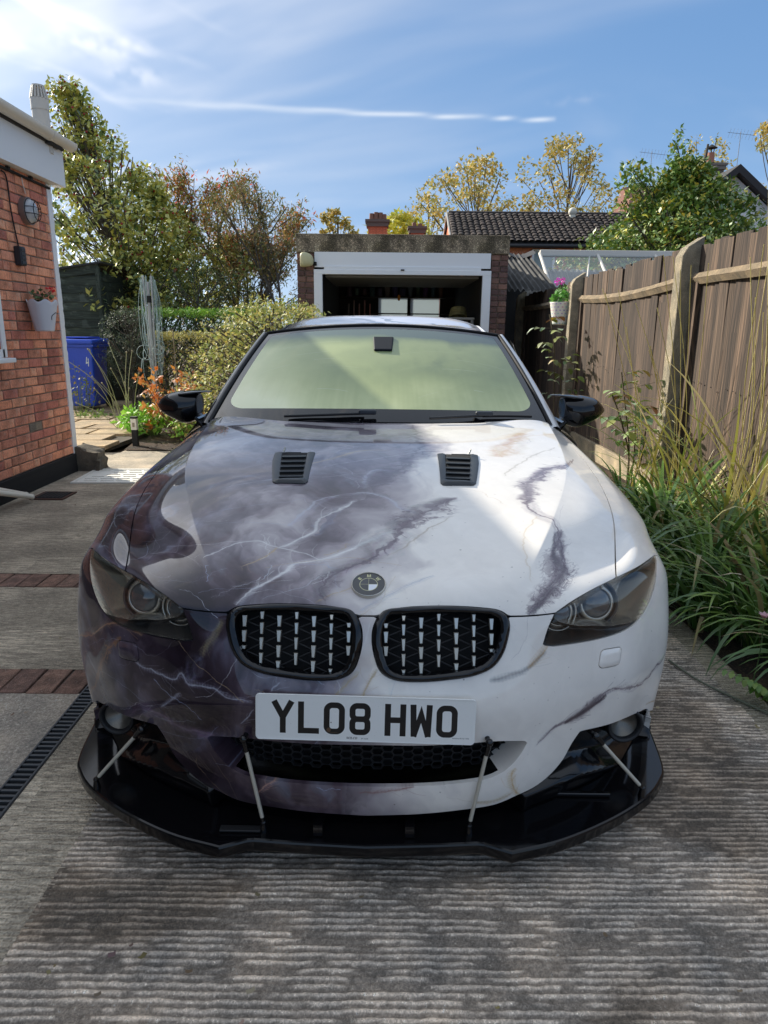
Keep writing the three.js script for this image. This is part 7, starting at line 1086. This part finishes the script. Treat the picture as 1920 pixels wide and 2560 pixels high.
// strap-leaved clumps: each blade a leaf
function bladeGeo(L, w, droop, twist) { const n = 9, pos = [], idx = []; for (let i = 0; i <= n; i++) { const t = i / n, a = droop * Math.pow(t, 1.25), ww = w * (t < 0.15 ? 0.7 + 2 * t : 1) * Math.pow(1 - t, 0.55) + 0.0006; let y = 0, z = 0; for (let k = 0; k < i; k++) { const b = droop * Math.pow((k + 0.5) / n, 1.25); y += Math.cos(b) * L / n; z += Math.sin(b) * L / n; } const tw = twist * t; pos.push(-ww * Math.cos(tw), y - ww * 0.0, z - ww * Math.sin(tw), 0, y - ww * 0.35 * Math.sin(a), z - ww * 0.3 * Math.cos(a), ww * Math.cos(tw), y, z + ww * Math.sin(tw)); } for (let i = 0; i < n; i++) for (const c of [0, 1]) { const a = i * 3 + c; idx.push(a, a + 1, a + 4, a, a + 4, a + 3); } const g = new THREE.BufferGeometry(); g.setAttribute('position', new THREE.Float32BufferAttribute(pos, 3)); g.setAttribute('uv', new THREE.Float32BufferAttribute(new Float32Array(pos.length / 3 * 2), 2)); g.setIndex(idx); g.computeVertexNormals(); return g; }
const straps = Array.from({ length: 12 }, (_, k) => bladeGeo(rr(0.42, 0.68), rr(0.010, 0.0155), rr(1.3, 2.6), rr(-0.8, 0.8)));
const strapM = [[0.10, 0.22, 0.04], [0.15, 0.29, 0.05], [0.075, 0.16, 0.035], [0.24, 0.38, 0.07], [0.10, 0.21, 0.06]].map((c) => LM(c, 0.4)), dryM = [[0.38, 0.30, 0.13], [0.30, 0.20, 0.08], [0.42, 0.36, 0.16]].map((c) => LM(c, 0.8));
const clump = (label, x, z, n, sc, dry = 0.10, group) => { const t = thing('strap_leaf_plant', label, 'plant', [x, 0, z], group); for (let k = 0; k < n; k++) { const m = mesh('leaf', straps[Math.floor(rnd() * straps.length)], rnd() < dry ? dryM[Math.floor(rnd() * 3)] : strapM[Math.floor(rnd() * 5)], t), r = 0.11 * Math.sqrt(rnd()), a = rr(0, 6.28); m.position.set(Math.cos(a) * r, -0.01, Math.sin(a) * r); m.rotation.set(rr(-0.1, 0.5), Math.PI / 2 - a + rr(-0.5, 0.5), rr(-0.15, 0.15), 'YXZ'); m.scale.setScalar(sc * rr(0.7, 1.2)); } return t; };
clump('nearest clump of dark green strap leaves spilling onto the concrete edge', 1.66, -2.75, 130, 1.05);
clump('clump of strap leaves low beside the headlight, left of the nearest clump', 1.58, -3.25, 120, 1.05);
clump('strap leaf clump directly below the tall grasses at the right edge', 1.88, -2.95, 90, 1.15);
clump('strap leaf clump beside the front wing, middle of the bed', 1.62, -3.85, 90, 1.1);
clump('strap leaf clump in the middle of the bed under yellow grasses', 1.95, -3.55, 90, 1.2, 0.1);
clump('strap leaf clump against the fence at the right edge', 2.15, -3.15, 80, 1.25, 0.1);
clump('strap leaf clump at the foot of the nearest fence post', 2.02, -4.75, 80, 1.05, 0.12);
clump('strap leaf clump nearest the car door, in front of the rose', 1.68, -4.5, 80, 1.0);
clump('strap leaf clump between the nearest fence post and the edge of the photo', 2.15, -4.1, 80, 1.15, 0.12);
clump('sunlit strap leaf clump highest at the right, before the boards', 2.2, -3.65, 70, 1.25, 0.1);
clump('broad bright strap leaf clump beside the car, behind the nearest two clumps', 1.72, -3.45, 110, 1.2);
clump('arching strap leaf clump between the front wing and the tall grass', 1.75, -4.15, 110, 1.2);
clump('strap leaf clump nearest the camera at the right edge of the photo', 1.72, -2.35, 110, 1.0);
clump('strap leaf clump leaning over the concrete edge level with the headlight', 1.52, -2.95, 100, 0.95);
clump('small strap leaf clump by the fence foot under the rose', 1.85, -5.25, 50, 0.8);
// tall grasses: thin stems and long blades going yellow
const tallB = Array.from({ length: 10 }, () => bladeGeo(rr(0.8, 1.3), rr(0.007, 0.013), rr(0.5, 1.7), rr(-1.5, 1.5))), tallM = [[0.30, 0.34, 0.06], [0.42, 0.41, 0.08], [0.54, 0.46, 0.12], [0.62, 0.52, 0.24], [0.24, 0.31, 0.05]].map((c) => LM(c, 0.7));
const tall = (label, x, z, n, hmin, hmax, lean) => { const t = thing('tall_grass', label, 'grass plant', [x, 0, z]); for (let k = 0; k < n; k++) { const m = mesh('blade', tallB[Math.floor(rnd() * 10)], tallM[Math.floor(rnd() * 5)], t), a = rr(0, 6.28); m.position.set(rr(-0.14, 0.14), 0, rr(-0.14, 0.14)); m.rotation.set(rr(0, 0.22), a, rr(-0.1, 0.1), 'YXZ'); m.scale.setScalar(rr(hmin, hmax)); } const st = []; for (let k = 0; k < n * 0.4; k++) { const h = rr(1.0, 1.55) * hmax, a = rr(-0.5, 0.5) + lean; st.push(tube([[rr(-0.12, 0.12), 0, rr(-0.12, 0.12)], [a * 0.15, h * 0.5, rr(-0.1, 0.1)], [a * 0.5, h, rr(-0.2, 0.2)]], 0.0022, 5, 10)); } mesh('stem', merge(st), tallM[2], t); return t; };
tall('tall yellowing grass in front of the nearest fence post', 2.0, -4.55, 22, 0.8, 1.15, -0.5);
tall('tall yellowing grass at the right edge against the fence boards', 1.98, -3.7, 28, 0.85, 1.35, 0);
tall('tall green-gold grass closest to the camera at the right edge', 1.92, -3.2, 20, 0.75, 1.15, 0.1);
tall('thin leaning grass stems left of the nearest fence post', 1.95, -5.05, 10, 0.7, 1.1, -0.9);
{ // pink flower and a lobed leaf at the right edge
  const f = thing('pink_flower', 'single pale pink flower on a thin stem at the right edge', 'flower', [0, 0, 0]), c = at(1910, 1548, 'z', -2.35), cm = LM([0.72, 0.42, 0.46], 0.7), sg = leafletG[0]; for (let k = 0; k < 7; k++) { const m = mesh('petal', sg, cm, f); m.position.copy(c); m.rotation.set(-0.9, k * 0.9, 0, 'YXZ'); m.scale.setScalar(0.032); } mesh('flower_centre', new THREE.SphereGeometry(0.006, 10, 8).translate(c.x, c.y + 0.003, c.z), M([0.5, 0.34, 0.05], 0.8), f); mesh('stem', tube([[c.x, c.y, c.z], [c.x + 0.004, c.y - 0.15, c.z], [c.x - 0.01, 0, c.z]], 0.002, 5, 12), roseM[1], f);
  const l = thing('lobed_plant', 'low plant with bright lobed leaves at the lower right edge', 'plant', [0, 0, 0]), b = at(1925, 1760, 'y', 0.0); for (let r = 0; r < 3; r++) { const dx = -0.16 + r * 0.05, dz = -0.05 + r * 0.06, st = []; for (let k = 0; k < 6; k++) for (const s of [-1, 1]) { const m = mesh('leaf', leafletG[k & 1], roseM[k % 2 ? 0 : 2], l); const t = 0.2 + k * 0.15; m.position.set(b.x + dx * t, 0.03 + 0.13 * t - 0.05 * t * t, b.z + dz * t + 0.02 * r); m.rotation.set(0.2, Math.atan2(dx, dz) + s * 1.1, 0, 'YXZ'); m.scale.setScalar(0.06 * (1 - 0.5 * t)); } }
}
{ // flower bed left of the car: dry orange shrub, fresh green plants, seed heads, solar light
  const o = thing('dry_shrub', 'dried orange-leaved shrub in the bed left of the door mirror', 'shrub', [0, 0, 0]); { const cs = [], st = [], b = [-2.55, 0, -8.55]; for (let k = 0; k < 46; k++) { const a = rr(0, 6.28), r = 0.42 * Math.sqrt(rnd()), h = rr(0.18, 0.86) * (1 - 0.35 * r); const c = [b[0] + Math.cos(a) * r - 0.1 * h, h, b[2] + Math.sin(a) * r * 0.7]; st.push(tube([[b[0] + rr(-0.1, 0.1), 0, b[2]], [mix(b[0], c[0], 0.6), h * 0.6, mix(b[2], c[2], 0.6)], c], 0.004, 4, 6)); for (let i = 0; i < 11; i++) { const q = ball(); cs.push([c[0] + q[0] * 0.08, c[1] + q[1] * 0.09, c[2] + q[2] * 0.08]); } } mesh('stem', merge(st), M([0.17, 0.10, 0.05], 0.9), o); leaves('foliage', cs, 0.085, [[0.36, 0.13, 0.03], [0.28, 0.09, 0.02], [0.42, 0.19, 0.05], [0.22, 0.09, 0.03]], o, leafGeo); }
  const gp = (label, b, h, r, n, size, pal) => { const t = thing('green_plant', label, 'plant', [0, 0, 0]), l = [], st = []; for (let k = 0; k < n; k++) { const a = rr(0, 6.28), q = r * Math.sqrt(rnd()), hh = h * rr(0.5, 1) * (1 - 0.4 * q / r); if (k % 7 === 0) st.push(rod([b[0] + Math.cos(a) * q * 0.4, 0, b[2] + Math.sin(a) * q * 0.4], [b[0] + Math.cos(a) * q, hh, b[2] + Math.sin(a) * q], 0.004, 0.002, 5)); l.push([b[0] + Math.cos(a) * q, hh * Math.pow(rnd(), 0.35), b[2] + Math.sin(a) * q]); } mesh('stem', merge(st), M([0.1, 0.14, 0.04], 0.8), t); leaves('foliage', l, size, pal, t); };
  const fresh = [[0.15, 0.29, 0.03], [0.20, 0.36, 0.05], [0.10, 0.21, 0.03]];
  gp('fresh light green leafy plant left of the dry orange shrub', [-3.0, 0, -8.75], 0.52, 0.36, 520, 0.085, fresh); gp('light green plant in front of the dry shrub beside the car', [-2.25, 0, -8.35], 0.42, 0.34, 420, 0.07, [...fresh, [0.2, 0.17, 0.05]]); gp('low green weeds at the foot of the blue bin', [-4.25, 0.05, -10.1], 0.2, 0.28, 180, 0.06, [[0.08, 0.13, 0.03], [0.12, 0.17, 0.04]]); gp('feathery brown-green plant before the blue bin', [-4.55, 0.05, -10.4], 0.95, 0.3, 200, 0.05, [[0.10, 0.09, 0.03], [0.14, 0.11, 0.04], [0.08, 0.1, 0.03]]); gp('dark low foliage behind the dry shrub under the golden bush', [-2.0, 0, -9.1], 0.6, 0.5, 420, 0.06, [[0.05, 0.075, 0.02], [0.08, 0.09, 0.03]]);
  const s = thing('seed_heads', 'thin arching seed head stems before the shed', 'plant', [0, 0, 0]), st = [], hd = []; for (let k = 0; k < 14; k++) { const b = [-3.35 + rr(-0.12, 0.12), 0, -9.0 + rr(-0.15, 0.15)], e = [b[0] + rr(-0.75, 0.25), rr(0.35, 1.15), b[2] + rr(-0.2, 0.2)]; st.push(tube([b, [mix(b[0], e[0], 0.35), e[1] * 0.6, b[2]], e], 0.004, 5, 12)); hd.push(new THREE.SphereGeometry(0.012, 8, 6).translate(...e)); } mesh('stem', merge(st), M([0.26, 0.27, 0.13], 0.8), s); mesh('seed_head', merge(hd), M([0.3, 0.27, 0.17], 0.9), s);
  const l = thing('solar_light', 'black and white solar path light in the flower bed', 'lamp', [-2.87, 0, -7.92]); mesh('post', box(0.062, 0.30, 0.062, 0, 0.15, 0, 0.004), rubber, l); mesh('diffuser', box(0.066, 0.13, 0.066, 0, 0.26, 0, 0.004), M([0.72, 0.68, 0.58], 0.5), l); mesh('cap', box(0.074, 0.022, 0.074, 0, 0.336, 0, 0.004), rubber, l); mesh('emblem', box(0.026, 0.05, 0.004, 0, 0.255, 0.034, 0.001), M([0.3, 0.25, 0.18], 0.6), l);
}
renderer.render(scene, camera);
